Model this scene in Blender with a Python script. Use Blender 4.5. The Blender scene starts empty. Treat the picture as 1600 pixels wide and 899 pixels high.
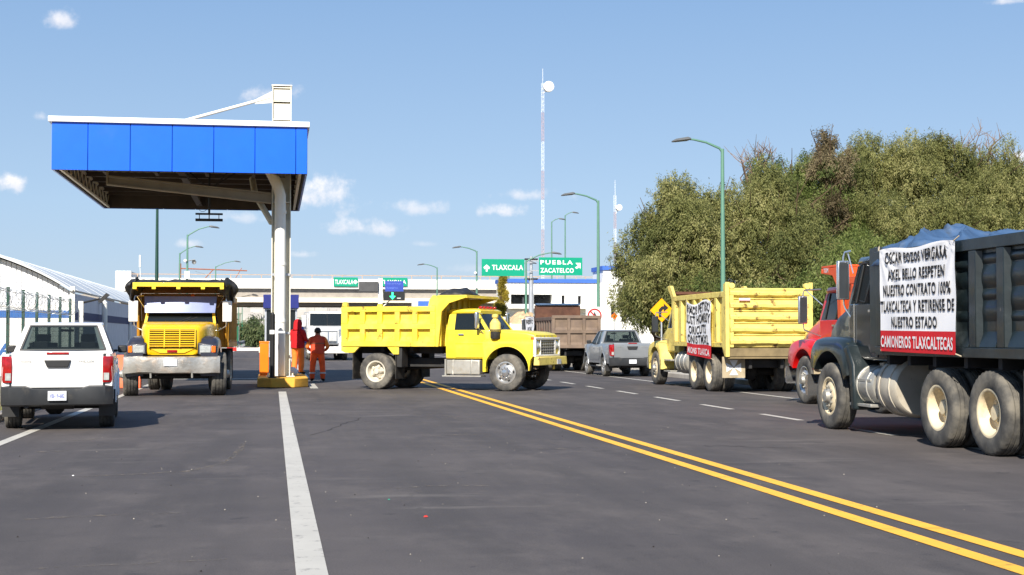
import bpy, bmesh, math, random
import numpy as np
from mathutils import Vector, Matrix, noise as mnoise
R = math.radians
PI = math.pi
S = bpy.context.scene
COL = S.collection
random.seed(7)

# ------------------------------------------------------------------ camera
EYE = 1.5
YAW = math.atan(373 / 2250)            # the road runs along +Y, the camera looks 9.4 degrees to its right
PITCH = math.atan(75.5 / 2250)
cd = bpy.data.cameras.new("camera")
cam = bpy.data.objects.new("camera", cd)
COL.objects.link(cam)
cam.location = (0, 0, EYE)
cam.rotation_euler = (R(90) + PITCH, 0, -YAW)
cd.sensor_width = 36
cd.lens = 36 * 2250 / 1600
cd.clip_end = 9000
S.camera = cam

FWD = Vector((math.sin(YAW) * math.cos(PITCH), math.cos(YAW) * math.cos(PITCH), math.sin(PITCH)))
RGT = Vector((math.cos(YAW), -math.sin(YAW), 0))
UPV = RGT.cross(FWD)


def ray(u, v):
    return FWD * 2250 + RGT * (u - 800) - UPV * (v - 449.5)


def at(u, v, Y):
    d = ray(u, v)
    return Vector((0, 0, EYE)) + d * (Y / d.y)


# ------------------------------------------------------------------ light
SUN_DIR = Vector((-0.52, -1.30, 1.0)).normalized()     # towards the sun: behind the camera, to the left
SUN_EL = math.asin(SUN_DIR.z)
SUN_AZ = math.atan2(SUN_DIR.x, SUN_DIR.y)
ld = bpy.data.lights.new("sun", 'SUN')
ld.energy = 5.0
ld.angle = R(0.55)
ld.color = (1.0, 0.925, 0.81)
sun = bpy.data.objects.new("sun", ld)
COL.objects.link(sun)
sun.rotation_euler = SUN_DIR.to_track_quat('Z', 'Y').to_euler()

W = bpy.data.worlds.new("World")
S.world = W
W.use_nodes = True
wt = W.node_tree
for n in list(wt.nodes):
    wt.nodes.remove(n)
w_out = wt.nodes.new('ShaderNodeOutputWorld')
w_bg = wt.nodes.new('ShaderNodeBackground')
w_sky = wt.nodes.new('ShaderNodeTexSky')
w_sky.sky_type = 'NISHITA'
w_sky.sun_disc = False
w_sky.sun_elevation = SUN_EL
w_sky.sun_rotation = SUN_AZ
w_sky.altitude = 2200
w_sky.air_density = 1.0
w_sky.dust_density = 1.6
w_sky.ozone_density = 2.5
w_bg.inputs['Strength'].default_value = 0.115
w_tc = wt.nodes.new('ShaderNodeTexCoord')


def wn(t, **kw):
    n = wt.nodes.new(t)
    for k, v in kw.items():
        setattr(n, k, v)
    return n


def wmath(op, a, b=None, c=None, clamp=False):
    n = wn('ShaderNodeMath', operation=op, use_clamp=clamp)
    for i, x in enumerate((a, b, c)):
        if x is None:
            continue
        if isinstance(x, (int, float)):
            n.inputs[i].default_value = x
        else:
            wt.links.new(x, n.inputs[i])
    return n.outputs[0]


# small fair-weather cumulus: direction, half width and half height as angles
CLOUDS = [(92, 33, 36, 19, .8), (425, 150, 50, 22, .75), (66, 183, 16, 10, .5), (18, 290, 26, 20, 1.0), (516, 310, 72, 44, 1.0),
          (650, 326, 52, 17, .6), (563, 357, 75, 20, .75), (784, 331, 40, 16, .85), (826, 305, 66, 15, .7),
          (1590, 250, 34, 14, 1.0), (372, 340, 60, 14, .45), (470, 398, 30, 9, .6), (296, 382, 26, 9, .5),
          (660, 382, 30, 7, .3), (760, 420, 90, 10, .2), (1580, 2, 40, 8, .7), (1850, 300, 90, 30, 1), (-150, 330, 100, 30, 1),
          (-420, 250, 120, 36, 1), (2200, 220, 120, 40, 1)]
w_noise = wn('ShaderNodeTexNoise')
w_noise.inputs['Scale'].default_value = 62
w_noise.inputs['Detail'].default_value = 7
w_noise.inputs['Roughness'].default_value = 0.6
wt.links.new(w_tc.outputs['Generated'], w_noise.inputs['Vector'])
nz = wmath('MULTIPLY_ADD', w_noise.outputs['Fac'], 2.6, -1.3)
acc = None
shade_acc = None
for (cu, cv, hw, hh, amt) in CLOUDS:
    hw, hh = hw * 1.22, hh * 1.2
    d = ray(cu, cv).normalized()
    side = d.cross(Vector((0, 0, 1))).normalized()
    upd = side.cross(d)

    def dotn(vec):
        n = wn('ShaderNodeVectorMath', operation='DOT_PRODUCT')
        wt.links.new(w_tc.outputs['Generated'], n.inputs[0])
        n.inputs[1].default_value = vec
        return n.outputs['Value']
    x = dotn(side * (2250 / hw))
    y = dotn(upd * (2250 / hh))
    # flat bottom: the lower half falls off faster
    ylow = wmath('MINIMUM', y, 0)
    y2 = wmath('MULTIPLY_ADD', ylow, 0.55, y)
    r2 = wmath('ADD', wmath('MULTIPLY', x, x), wmath('MULTIPLY', y2, y2))
    m = wmath('SUBTRACT', 0.75, wmath('POWER', r2, 0.6))
    m = wmath('ADD', m, nz)
    n = wn('ShaderNodeMapRange', interpolation_type='SMOOTHSTEP')
    n.inputs['From Min'].default_value = 0.0
    n.inputs['From Max'].default_value = 1.1
    n.inputs['To Max'].default_value = amt
    wt.links.new(m, n.inputs['Value'])
    fr = wmath('GREATER_THAN', dotn(d), 0.5)
    mm = wmath('MULTIPLY', n.outputs[0], fr)
    sh = wmath('MULTIPLY', mm, y)
    acc = mm if acc is None else wmath('MAXIMUM', acc, mm)
    shade_acc = sh if shade_acc is None else wmath('ADD', shade_acc, sh)
w_ccol = wn('ShaderNodeMix', data_type='RGBA')
w_ccol.inputs['A'].default_value = (4.3, 4.35, 4.9, 1)
w_ccol.inputs['B'].default_value = (7.4, 7.1, 6.9, 1)
wt.links.new(wmath('MULTIPLY_ADD', shade_acc, 0.55, 0.5, clamp=True), w_ccol.inputs['Factor'])
w_tint = wn('ShaderNodeMix', data_type='RGBA', blend_type='MULTIPLY')
w_tint.inputs['Factor'].default_value = 1
w_tint.inputs['B'].default_value = (.80, .74, .76, 1)
wt.links.new(w_sky.outputs[0], w_tint.inputs['A'])
w_mix = wn('ShaderNodeMix', data_type='RGBA')
wt.links.new(acc, w_mix.inputs['Factor'])
# the pale highland haze: an even periwinkle sky, a little paler towards the horizon
w_sep = wn('ShaderNodeSeparateXYZ')
wt.links.new(w_tc.outputs['Generated'], w_sep.inputs[0])
w_rmp = wn('ShaderNodeValToRGB')
w_rmp.color_ramp.elements[0].position = 0.0
w_rmp.color_ramp.elements[0].color = (.275, .355, .47, 1)
w_rmp.color_ramp.elements[1].position = .23
w_rmp.color_ramp.elements[1].color = (.168, .292, .50, 1)
e_ = w_rmp.color_ramp.elements.new(.09)
e_.color = (.255, .375, .535, 1)
e_ = w_rmp.color_ramp.elements.new(.7)
e_.color = (.10, .20, .42, 1)
wt.links.new(w_sep.outputs['Z'], w_rmp.inputs[0])
w_up = wn('ShaderNodeMix', data_type='RGBA', blend_type='MULTIPLY')
w_up.inputs['Factor'].default_value = 1
w_up.inputs['B'].default_value = (9.4, 9.05, 8.45, 1)
wt.links.new(w_rmp.outputs[0], w_up.inputs['A'])
w_hz = wn('ShaderNodeMix', data_type='RGBA')
w_hz.inputs['Factor'].default_value = .8
wt.links.new(w_tint.outputs['Result'], w_hz.inputs['A'])
wt.links.new(w_up.outputs['Result'], w_hz.inputs['B'])
wt.links.new(w_hz.outputs['Result'], w_mix.inputs['A'])
wt.links.new(w_ccol.outputs['Result'], w_mix.inputs['B'])
wt.links.new(w_mix.outputs['Result'], w_bg.inputs['Color'])
wt.links.new(w_bg.outputs[0], w_out.inputs[0])

S.render.engine = 'CYCLES'
S.view_settings.view_transform = 'Standard'
S.view_settings.look = 'None'
S.view_settings.exposure = 0.65
S.view_settings.gamma = 1
S.view_settings.use_curve_mapping = False
S.cycles.use_denoising = True
S.cycles.max_bounces = 6
S.cycles.transparent_max_bounces = 12
S.cycles.caustics_reflective = False
S.cycles.caustics_refractive = False

# ------------------------------------------------------------------ materials
MATS = {}


class NT:
    def __init__(self, name):
        self.m = bpy.data.materials.new(name)
        self.m.use_nodes = True
        self.t = self.m.node_tree
        self.b = self.t.nodes['Principled BSDF']
        self.tc = self.t.nodes.new('ShaderNodeTexCoord')

    def node(self, t, **kw):
        n = self.t.nodes.new(t)
        for k, v in kw.items():
            setattr(n, k, v)
        return n

    def link(self, a, b):
        self.t.links.new(a, b)

    def noise(self, scale, detail=4, rough=.55, vec=None, stretch=None):
        n = self.node('ShaderNodeTexNoise')
        n.inputs['Scale'].default_value = scale
        n.inputs['Detail'].default_value = detail
        n.inputs['Roughness'].default_value = rough
        v = vec if vec is not None else self.tc.outputs['Object']
        if stretch:
            mp = self.node('ShaderNodeMapping')
            mp.inputs['Scale'].default_value = stretch
            self.link(v, mp.inputs['Vector'])
            v = mp.outputs[0]
        self.link(v, n.inputs['Vector'])
        return n.outputs['Fac']

    def ramp(self, fac, a, b, lo=0., hi=1.):
        n = self.node('ShaderNodeMapRange', interpolation_type='SMOOTHSTEP')
        n.inputs['From Min'].default_value = a
        n.inputs['From Max'].default_value = b
        n.inputs['To Min'].default_value = lo
        n.inputs['To Max'].default_value = hi
        self.link(fac, n.inputs['Value'])
        return n.outputs[0]

    def mix(self, fac, a, b, blend='MIX'):
        n = self.node('ShaderNodeMix', data_type='RGBA', blend_type=blend)
        for s, x in (('Factor', fac), ('A', a), ('B', b)):
            if isinstance(x, (int, float)):
                n.inputs[s].default_value = x
            elif isinstance(x, tuple):
                n.inputs[s].default_value = (*x, 1) if len(x) == 3 else x
            else:
                self.link(x, n.inputs[s])
        return n.outputs['Result']

    def mul(self, a, b):
        n = self.node('ShaderNodeMath', operation='MULTIPLY')
        for i, x in enumerate((a, b)):
            if isinstance(x, (int, float)):
                n.inputs[i].default_value = x
            else:
                self.link(x, n.inputs[i])
        return n.outputs[0]

    def bump(self, h, strength=.3, dist=.02):
        n = self.node('ShaderNodeBump')
        n.inputs['Strength'].default_value = strength
        n.inputs['Distance'].default_value = dist
        self.link(h, n.inputs['Height'])
        self.link(n.outputs[0], self.b.inputs['Normal'])


def srgb(r, g, b):
    return tuple(((c / 255) / 12.92 if c / 255 <= .04045 else ((c / 255 + .055) / 1.055) ** 2.4) for c in (r, g, b))


def paint(name, col, rough=.4, metal=0., vary=.12, vscale=2.5, dirt=None, rust=None, coat=0., bump=0., bscale=8., spec=.5):
    """painted or bare surface: broad tone drift, dust film and rust or chipped patches with shapes of their own"""
    if name in MATS:
        return MATS[name]
    q = NT(name)
    lo = tuple(c * (1 - vary) for c in col)
    hi = tuple(min(1, c * (1 + vary)) for c in col)
    c = q.mix(q.ramp(q.noise(vscale, 5), .3, .7), lo, hi)
    rg = None
    if dirt:
        dcol, dscale, da, db, damt = dirt
        f = q.ramp(q.noise(dscale, 6, .65), da, db, 0, damt)
        c = q.mix(f, c, dcol)
        rg = f
    if rust:
        rcol, rscale, ra, rb, ramt = rust
        f2 = q.ramp(q.noise(rscale, 8, .7), ra, rb, 0, ramt)
        c = q.mix(f2, c, rcol)
    q.link(c, q.b.inputs['Base Color'])
    q.b.inputs['Metallic'].default_value = metal
    q.b.inputs['Roughness'].default_value = rough
    q.b.inputs['Specular IOR Level'].default_value = spec
    if rg is not None:
        q.link(q.ramp(rg, 0, 1, rough, min(1, rough + .4)), q.b.inputs['Roughness'])
    if coat:
        q.b.inputs['Coat Weight'].default_value = coat
        q.b.inputs['Coat Roughness'].default_value = .06
    if bump:
        q.bump(q.noise(bscale, 4), bump, .03)
    MATS[name] = q.m
    return q.m


def emit(name, col, strength):
    q = NT(name)
    q.b.inputs['Base Color'].default_value = (*col, 1)
    q.b.inputs['Emission Color'].default_value = (*col, 1)
    q.b.inputs['Emission Strength'].default_value = strength
    MATS[name] = q.m
    return q.m


def glass(name, tint=(.25, .3, .3), opac=.55, body=(.015, .02, .022)):
    q = NT(name)
    t = q.t
    tr = q.node('ShaderNodeBsdfTransparent')
    tr.inputs[0].default_value = (*tint, 1)
    q.b.inputs['Base Color'].default_value = (*body, 1)
    q.b.inputs['Roughness'].default_value = .05
    q.b.inputs['Specular IOR Level'].default_value = .7
    mx = q.node('ShaderNodeMixShader')
    mx.inputs[0].default_value = opac
    q.link(tr.outputs[0], mx.inputs[1])
    q.link(q.b.outputs[0], mx.inputs[2])
    q.link(mx.outputs[0], t.nodes['Material Output'].inputs['Surface'])
    MATS[name] = q.m
    return q.m


DUST = srgb(150, 138, 118)
RUST = srgb(96, 58, 36)
M = {}
M['truck_yellow'] = paint('truck_yellow', srgb(236, 212, 52), .4, vary=.08, dirt=(srgb(200, 178, 92), 1.8, .42, .75, .5), rust=(RUST, 5.5, .63, .69, .8), coat=.2)
M['bed_yellow'] = paint('bed_yellow', srgb(236, 212, 66), .5, vary=.1, dirt=(srgb(186, 164, 96), 2.4, .40, .72, .65), rust=(RUST, 4.0, .58, .67, .85), bump=.12, bscale=5)
M['old_yellow'] = paint('old_yellow', srgb(230, 210, 112), .55, vary=.12, dirt=(srgb(186, 158, 92), 2.4, .40, .72, .6), rust=(RUST, 4.2, .55, .66, .9), bump=.25, bscale=4)
M['cab_yellow'] = paint('cab_yellow', srgb(243, 190, 12), .35, vary=.06, dirt=(srgb(190, 150, 60), 2, .5, .85, .45), rust=(RUST, 7, .7, .76, .6), coat=.3)
M['bed_ochre'] = paint('bed_ochre', srgb(170, 118, 10), .5, vary=.1, dirt=(srgb(112, 82, 30), 2, .42, .75, .6))
M['fender_black'] = paint('fender_black', srgb(42, 44, 56), .35, vary=.15, dirt=(DUST, 4, .55, .9, .3), coat=.2)
M['dark_green'] = paint('dark_green', srgb(23, 33, 36), .4, vary=.25, dirt=(srgb(76, 84, 86), 2.2, .48, .8, .5), rust=(srgb(120, 116, 108), 7, .66, .74, .6), coat=.15, bump=.3, bscale=3)
M['cab_dark'] = paint('cab_dark', srgb(14, 21, 22), .16, vary=.2, dirt=(srgb(46, 50, 48), 3, .6, .9, .25), coat=.8)
M['hood_grey'] = paint('hood_grey', srgb(112, 114, 106), .4, vary=.15, dirt=(srgb(96, 92, 72), 3, .45, .7, .6))
M['red_paint'] = paint('red_paint', srgb(222, 22, 22), .3, vary=.08, dirt=(srgb(180, 70, 56), 2.5, .55, .85, .3), coat=.5)
M['orange_bed'] = paint('orange_bed', srgb(222, 84, 28), .45, vary=.1, dirt=(srgb(150, 84, 50), 2.5, .5, .8, .5), rust=(RUST, 6, .64, .72, .7))
M['brown_bed'] = paint('brown_bed', srgb(106, 92, 82), .8, vary=.2, dirt=(srgb(96, 80, 74), 2.5, .4, .7, .7), rust=(srgb(100, 64, 48), 4, .5, .65, .8), bump=.3)
M['brown_frame'] = paint('brown_frame', srgb(120, 103, 88), .8, vary=.2, dirt=(srgb(110, 96, 90), 3, .4, .7, .6))
M['wood_rust'] = paint('wood_rust', srgb(86, 56, 44), .85, vary=.25, dirt=(srgb(120, 86, 62), 3, .45, .75, .6))
M['tan_load'] = paint('tan_load', srgb(196, 168, 130), .9, vary=.2, vscale=5)
M['car_white'] = paint('car_white', (.80, .80, .79), .22, vary=.02, dirt=(srgb(190, 184, 172), 2, .55, .9, .25), coat=.6)
M['semi_white'] = paint('semi_white', (.78, .78, .76), .35, vary=.04, dirt=(DUST, 2.2, .5, .85, .4), coat=.3)
M['car_silver'] = paint('car_silver', srgb(150, 154, 158), .28, .45, vary=.05, dirt=(DUST, 2.5, .5, .9, .3), coat=.5)
M['car_navy'] = paint('car_navy', srgb(44, 56, 76), .3, vary=.05, coat=.5)
M['plastic_black'] = paint('plastic_black', (.018, .018, .019), .55, vary=.15)
M['chassis'] = paint('chassis', (.020, .020, .021), .75, vary=.3, dirt=(srgb(70, 64, 56), 3, .5, .8, .5))
M['rubber'] = paint('rubber', srgb(70, 69, 67), .85, vary=.25, vscale=6, dirt=(srgb(134, 128, 116), 3.5, .36, .72, .7))
M['flap'] = paint('flap', srgb(34, 33, 32), .8, vary=.2, dirt=(DUST, 3, .45, .8, .4))
M['flap_tan'] = paint('flap_tan', srgb(172, 158, 130), .8, vary=.1, dirt=(srgb(110, 98, 78), 4, .45, .8, .6))
M['rim_white'] = paint('rim_white', srgb(208, 202, 186), .45, vary=.08, dirt=(srgb(130, 112, 88), 5, .45, .75, .7), rust=(RUST, 9, .62, .72, .7))
M['rim_cream'] = paint('rim_cream', srgb(222, 206, 172), .45, vary=.08, dirt=(srgb(150, 128, 98), 5, .45, .75, .6))
M['rim_steel'] = paint('rim_steel', srgb(196, 196, 194), .3, .7, vary=.1, dirt=(srgb(130, 118, 100), 6, .45, .8, .6))
M['chrome'] = paint('chrome', srgb(214, 214, 214), .18, .9, vary=.06, dirt=(DUST, 5, .55, .85, .4))
M['alu'] = paint('alu', srgb(184, 182, 174), .42, .55, vary=.12, dirt=(srgb(128, 118, 100), 3, .4, .75, .6), bump=.1)
M['bumper_dented'] = paint('bumper_dented', srgb(196, 192, 184), .3, .75, vary=.2, dirt=(srgb(140, 112, 86), 3, .45, .7, .7), bump=.6, bscale=3)
M['glass_dark'] = glass('glass_dark', (.16, .2, .2), .72)
M['glass_pick'] = glass('glass_pick', (.48, .55, .54), .42)
M['glass_lens'] = paint('glass_lens', srgb(168, 172, 170), .1, 0, vary=.15, vscale=18, coat=1)
M['lens_red'] = paint('lens_red', srgb(150, 8, 12), .12, vary=.25, vscale=14, coat=1)
M['lens_amber'] = paint('lens_amber', srgb(236, 110, 18), .15, vary=.15, vscale=14, coat=1)
M['interior'] = paint('interior', srgb(52, 52, 54), .8)
M['visor_metal'] = paint('visor_metal', srgb(112, 126, 170), .4, .1, vary=.08, dirt=(srgb(136, 146, 182), 3, .5, .8, .5))
M['tarp_black'] = paint('tarp_black', srgb(40, 40, 42), .55, vary=.3, vscale=4, dirt=(srgb(92, 88, 82), 4, .5, .8, .4), bump=.3, bscale=6)
M['tarp_blue'] = paint('tarp_blue', srgb(64, 92, 128), .45, vary=.3, vscale=3, dirt=(srgb(52, 60, 68), 3, .45, .7, .75), bump=.25, bscale=7)
M['cloth_white'] = paint('cloth_white', (.90, .90, .92), .75, vary=.01)
M['cloth_red'] = paint('cloth_red', srgb(206, 26, 36), .75, vary=.05)
M['ink_black'] = paint('ink_black', (.012, .012, .014), .7)
M['ink_white'] = paint('ink_white', (.80, .79, .80), .7, vary=.02)
M['ink_red'] = paint('ink_red', srgb(176, 24, 34), .6)
M['fascia_blue'] = paint('fascia_blue', srgb(10, 98, 232), .32, vary=.03, dirt=(srgb(44, 100, 190), 1.2, .5, .85, .3), coat=.2)
M['joint_blue'] = paint('joint_blue', srgb(12, 40, 120), .6)
M['trim_white'] = paint('trim_white', (.82, .82, .80), .4, vary=.03)
M['steel_cream'] = paint('steel_cream', srgb(226, 222, 206), .45, vary=.04, dirt=(srgb(176, 166, 142), 1.5, .5, .85, .45))
M['steel_white'] = paint('steel_white', srgb(238, 237, 230), .4, vary=.03, dirt=(srgb(190, 184, 168), 2.5, .55, .85, .5))
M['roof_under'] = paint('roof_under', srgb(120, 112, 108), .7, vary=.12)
M['steel_grey'] = paint('steel_grey', srgb(104, 98, 92), .6, vary=.15)
M['steel_dark'] = paint('steel_dark', srgb(34, 34, 36), .55, vary=.15)
M['orange_box'] = paint('orange_box', srgb(250, 126, 8), .4, vary=.05)
M['pole_green'] = paint('pole_green', srgb(16, 132, 100), .4, vary=.06, dirt=(srgb(90, 140, 120), 2, .55, .85, .4))
M['pole_teal'] = paint('pole_teal', srgb(92, 134, 116), .45, vary=.06)
M['pole_dark'] = paint('pole_dark', srgb(20, 62, 50), .5, vary=.1)
M['lamp_grey'] = paint('lamp_grey', srgb(110, 112, 112), .45, .3)
M['sign_green'] = paint('sign_green', srgb(0, 150, 118), .4, vary=.03)
M['sign_blue'] = paint('sign_blue', srgb(52, 76, 168), .45, vary=.05)
M['booth_blue'] = paint('booth_blue', srgb(20, 32, 110), .5, vary=.1)
M['sign_yellow'] = paint('sign_yellow', srgb(252, 172, 0), .4, vary=.03)
M['sign_white'] = paint('sign_white', (.78, .78, .76), .5, vary=.03)
M['galv'] = paint('galv', srgb(186, 190, 196), .4, .5, vary=.1)
M['arrow_green'] = emit('arrow_green', (.02, .9, .25), 2.2)
M['screen_black'] = paint('screen_black', (.02, .022, .022), .4)
M['screen_grey'] = paint('screen_grey', (.07, .07, .072), .5)
M['wall_white'] = paint('wall_white', srgb(236, 236, 232), .8, vary=.03, dirt=(srgb(204, 200, 190), .6, .5, .85, .4))
M['wall_side_shaded'] = paint('wall_side_shaded', srgb(214, 212, 216), .8, vary=.04, dirt=(srgb(180, 178, 180), .6, .5, .85, .4))  # shed's white wall greyed: shade of the side facing away from the sun
M['stripe_blue'] = paint('stripe_blue', srgb(36, 92, 160), .7, vary=.06)
M['trim_blue'] = paint('trim_blue', srgb(58, 104, 190), .6, vary=.05)
M['roof_sheet'] = paint('roof_sheet', srgb(206, 210, 212), .5, .1, vary=.08, dirt=(srgb(170, 172, 172), .8, .45, .8, .4))
M['clad_white'] = paint('clad_white', srgb(226, 228, 232), .5, vary=.04)
M['concrete'] = paint('concrete', srgb(176, 170, 160), .85, vary=.08, dirt=(srgb(130, 124, 116), .8, .45, .8, .5), bump=.2)
M['concrete_grey'] = paint('concrete_grey', srgb(160, 154, 146), .85, vary=.08, dirt=(srgb(120, 116, 112), .5, .45, .8, .5))
M['parapet_white'] = paint('parapet_white', srgb(238, 236, 230), .75, vary=.03, dirt=(srgb(204, 198, 188), .4, .5, .85, .4))
M['beam_cream'] = paint('beam_cream', srgb(232, 220, 196), .75, vary=.04)
M['rail_rust'] = paint('rail_rust', srgb(188, 158, 130), .6, vary=.1)
M['rust_steel'] = paint('rust_steel', srgb(150, 92, 66), .7, vary=.2)
M['kerb_yellow'] = paint('kerb_yellow', srgb(236, 176, 62), .7, vary=.08, dirt=(srgb(170, 132, 70), 2.5, .45, .8, .6), bump=.2)
M['pole_black'] = paint('pole_black', srgb(26, 26, 28), .45)
M['jersey_orange'] = paint('jersey_orange', srgb(232, 108, 66), .5, vary=.08, dirt=(srgb(190, 120, 90), 3, .5, .8, .4))
M['white_reflect'] = paint('white_reflect', (.8, .8, .78), .5)
M['red_band'] = paint('red_band', srgb(206, 40, 36), .5)
M['cloth_orange'] = paint('cloth_orange', srgb(240, 94, 36), .8, vary=.1, vscale=7, bump=.4, bscale=9)
M['cloth_orange_light'] = paint('cloth_orange_light', srgb(240, 130, 52), .8, vary=.1, vscale=7, bump=.4, bscale=9)
M['vest_red'] = paint('vest_red', srgb(214, 78, 46), .8, vary=.1, vscale=7, bump=.3, bscale=9)
M['hoodie_red'] = paint('hoodie_red', srgb(186, 14, 26), .85, vary=.15, vscale=7, bump=.4, bscale=9)
M['hair'] = paint('hair', (.012, .010, .009), .6)
M['skin'] = paint('skin', srgb(150, 100, 74), .55)
M['shoe'] = paint('shoe', srgb(42, 34, 30), .7)
M['leaf_bark'] = paint('leaf_bark', srgb(84, 66, 50), .9, vary=.3, bump=.5)
M['twig_dead'] = paint('twig_dead', srgb(118, 98, 82), .9, vary=.2)
M['house_white'] = paint('house_white', srgb(176, 172, 168), .9, vary=.15, vscale=.02)
M['fence_green'] = paint('fence_green', srgb(12, 96, 66), .6, vary=.12)
M['wire'] = paint('wire', srgb(170, 176, 180), .4, .6)
M['plate_white'] = paint('plate_white', (.7, .72, .76), .4, vary=.05)
M['window_dark'] = paint('window_dark', srgb(34, 36, 40), .15, vary=.4, vscale=1.5)
M['dish_white'] = paint('dish_white', (.8, .8, .8), .4)
M['mast_red'] = paint('mast_red', srgb(188, 160, 160), .6)
M['mast_white'] = paint('mast_white', srgb(226, 230, 236), .6)
M['rope'] = paint('rope', srgb(190, 176, 150), .9)
M['litter_red'] = paint('litter_red', srgb(180, 40, 30), .5)


M['fender_dark'] = paint('fender_dark', srgb(30, 38, 38), .3, vary=.25, dirt=(srgb(110, 104, 50), 1.6, .54, .62, .7), coat=.4)
M['beam_tan'] = paint('beam_tan', srgb(128, 112, 80), .8, vary=.15, dirt=(srgb(88, 76, 56), 3, .45, .8, .6))


M['tank_beige'] = paint('tank_beige', srgb(190, 182, 166), .5, .15, vary=.1, dirt=(srgb(140, 126, 104), 3, .45, .8, .55), rust=(RUST, 7, .64, .71, .7))
M['mirror_dark'] = paint('mirror_dark', srgb(58, 62, 66), .06, 0, vary=.1, coat=1)
M['grille_grey'] = paint('grille_grey', srgb(168, 168, 166), .4, vary=.08)


M['stripe_blue_shaded'] = paint('stripe_blue_shaded', srgb(28, 40, 92), .7, vary=.06)  # the shed's blue stripe again, side-wall shade painted into the colour
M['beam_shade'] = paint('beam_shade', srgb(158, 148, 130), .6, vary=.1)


def leafmat(name, c1, c2, c3):
    q = NT(name)
    oi = q.node('ShaderNodeObjectInfo')
    at_ = q.node('ShaderNodeAttribute', attribute_name='tone')
    c = q.mix(q.ramp(at_.outputs['Fac'], 0, .6), c1, c2)
    c = q.mix(q.ramp(at_.outputs['Fac'], .55, 1.), c, c3)
    q.link(c, q.b.inputs['Base Color'])
    q.b.inputs['Roughness'].default_value = .6
    q.b.inputs['Specular IOR Level'].default_value = .25
    tl = q.node('ShaderNodeBsdfTranslucent')
    q.link(c, tl.inputs[0])
    mx = q.node('ShaderNodeMixShader')
    mx.inputs[0].default_value = .42
    q.link(q.b.outputs[0], mx.inputs[1])
    q.link(tl.outputs[0], mx.inputs[2])
    q.link(mx.outputs[0], q.t.nodes['Material Output'].inputs['Surface'])
    return q.m


M['leaf_olive'] = leafmat('leaf_olive', srgb(94, 101, 58), srgb(138, 140, 86), srgb(176, 172, 118))
M['leaf_green'] = leafmat('leaf_green', srgb(80, 96, 50), srgb(116, 130, 70), srgb(154, 160, 102))
M['leaf_brown'] = leafmat('leaf_brown', srgb(92, 82, 60), srgb(118, 106, 78), srgb(146, 134, 104))
M['leaf_gold'] = leafmat('leaf_gold', srgb(124, 116, 44), srgb(170, 154, 60), srgb(204, 186, 84))
M['leaf_far'] = leafmat('leaf_far', srgb(78, 92, 62), srgb(104, 118, 78), srgb(132, 138, 98))


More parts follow.
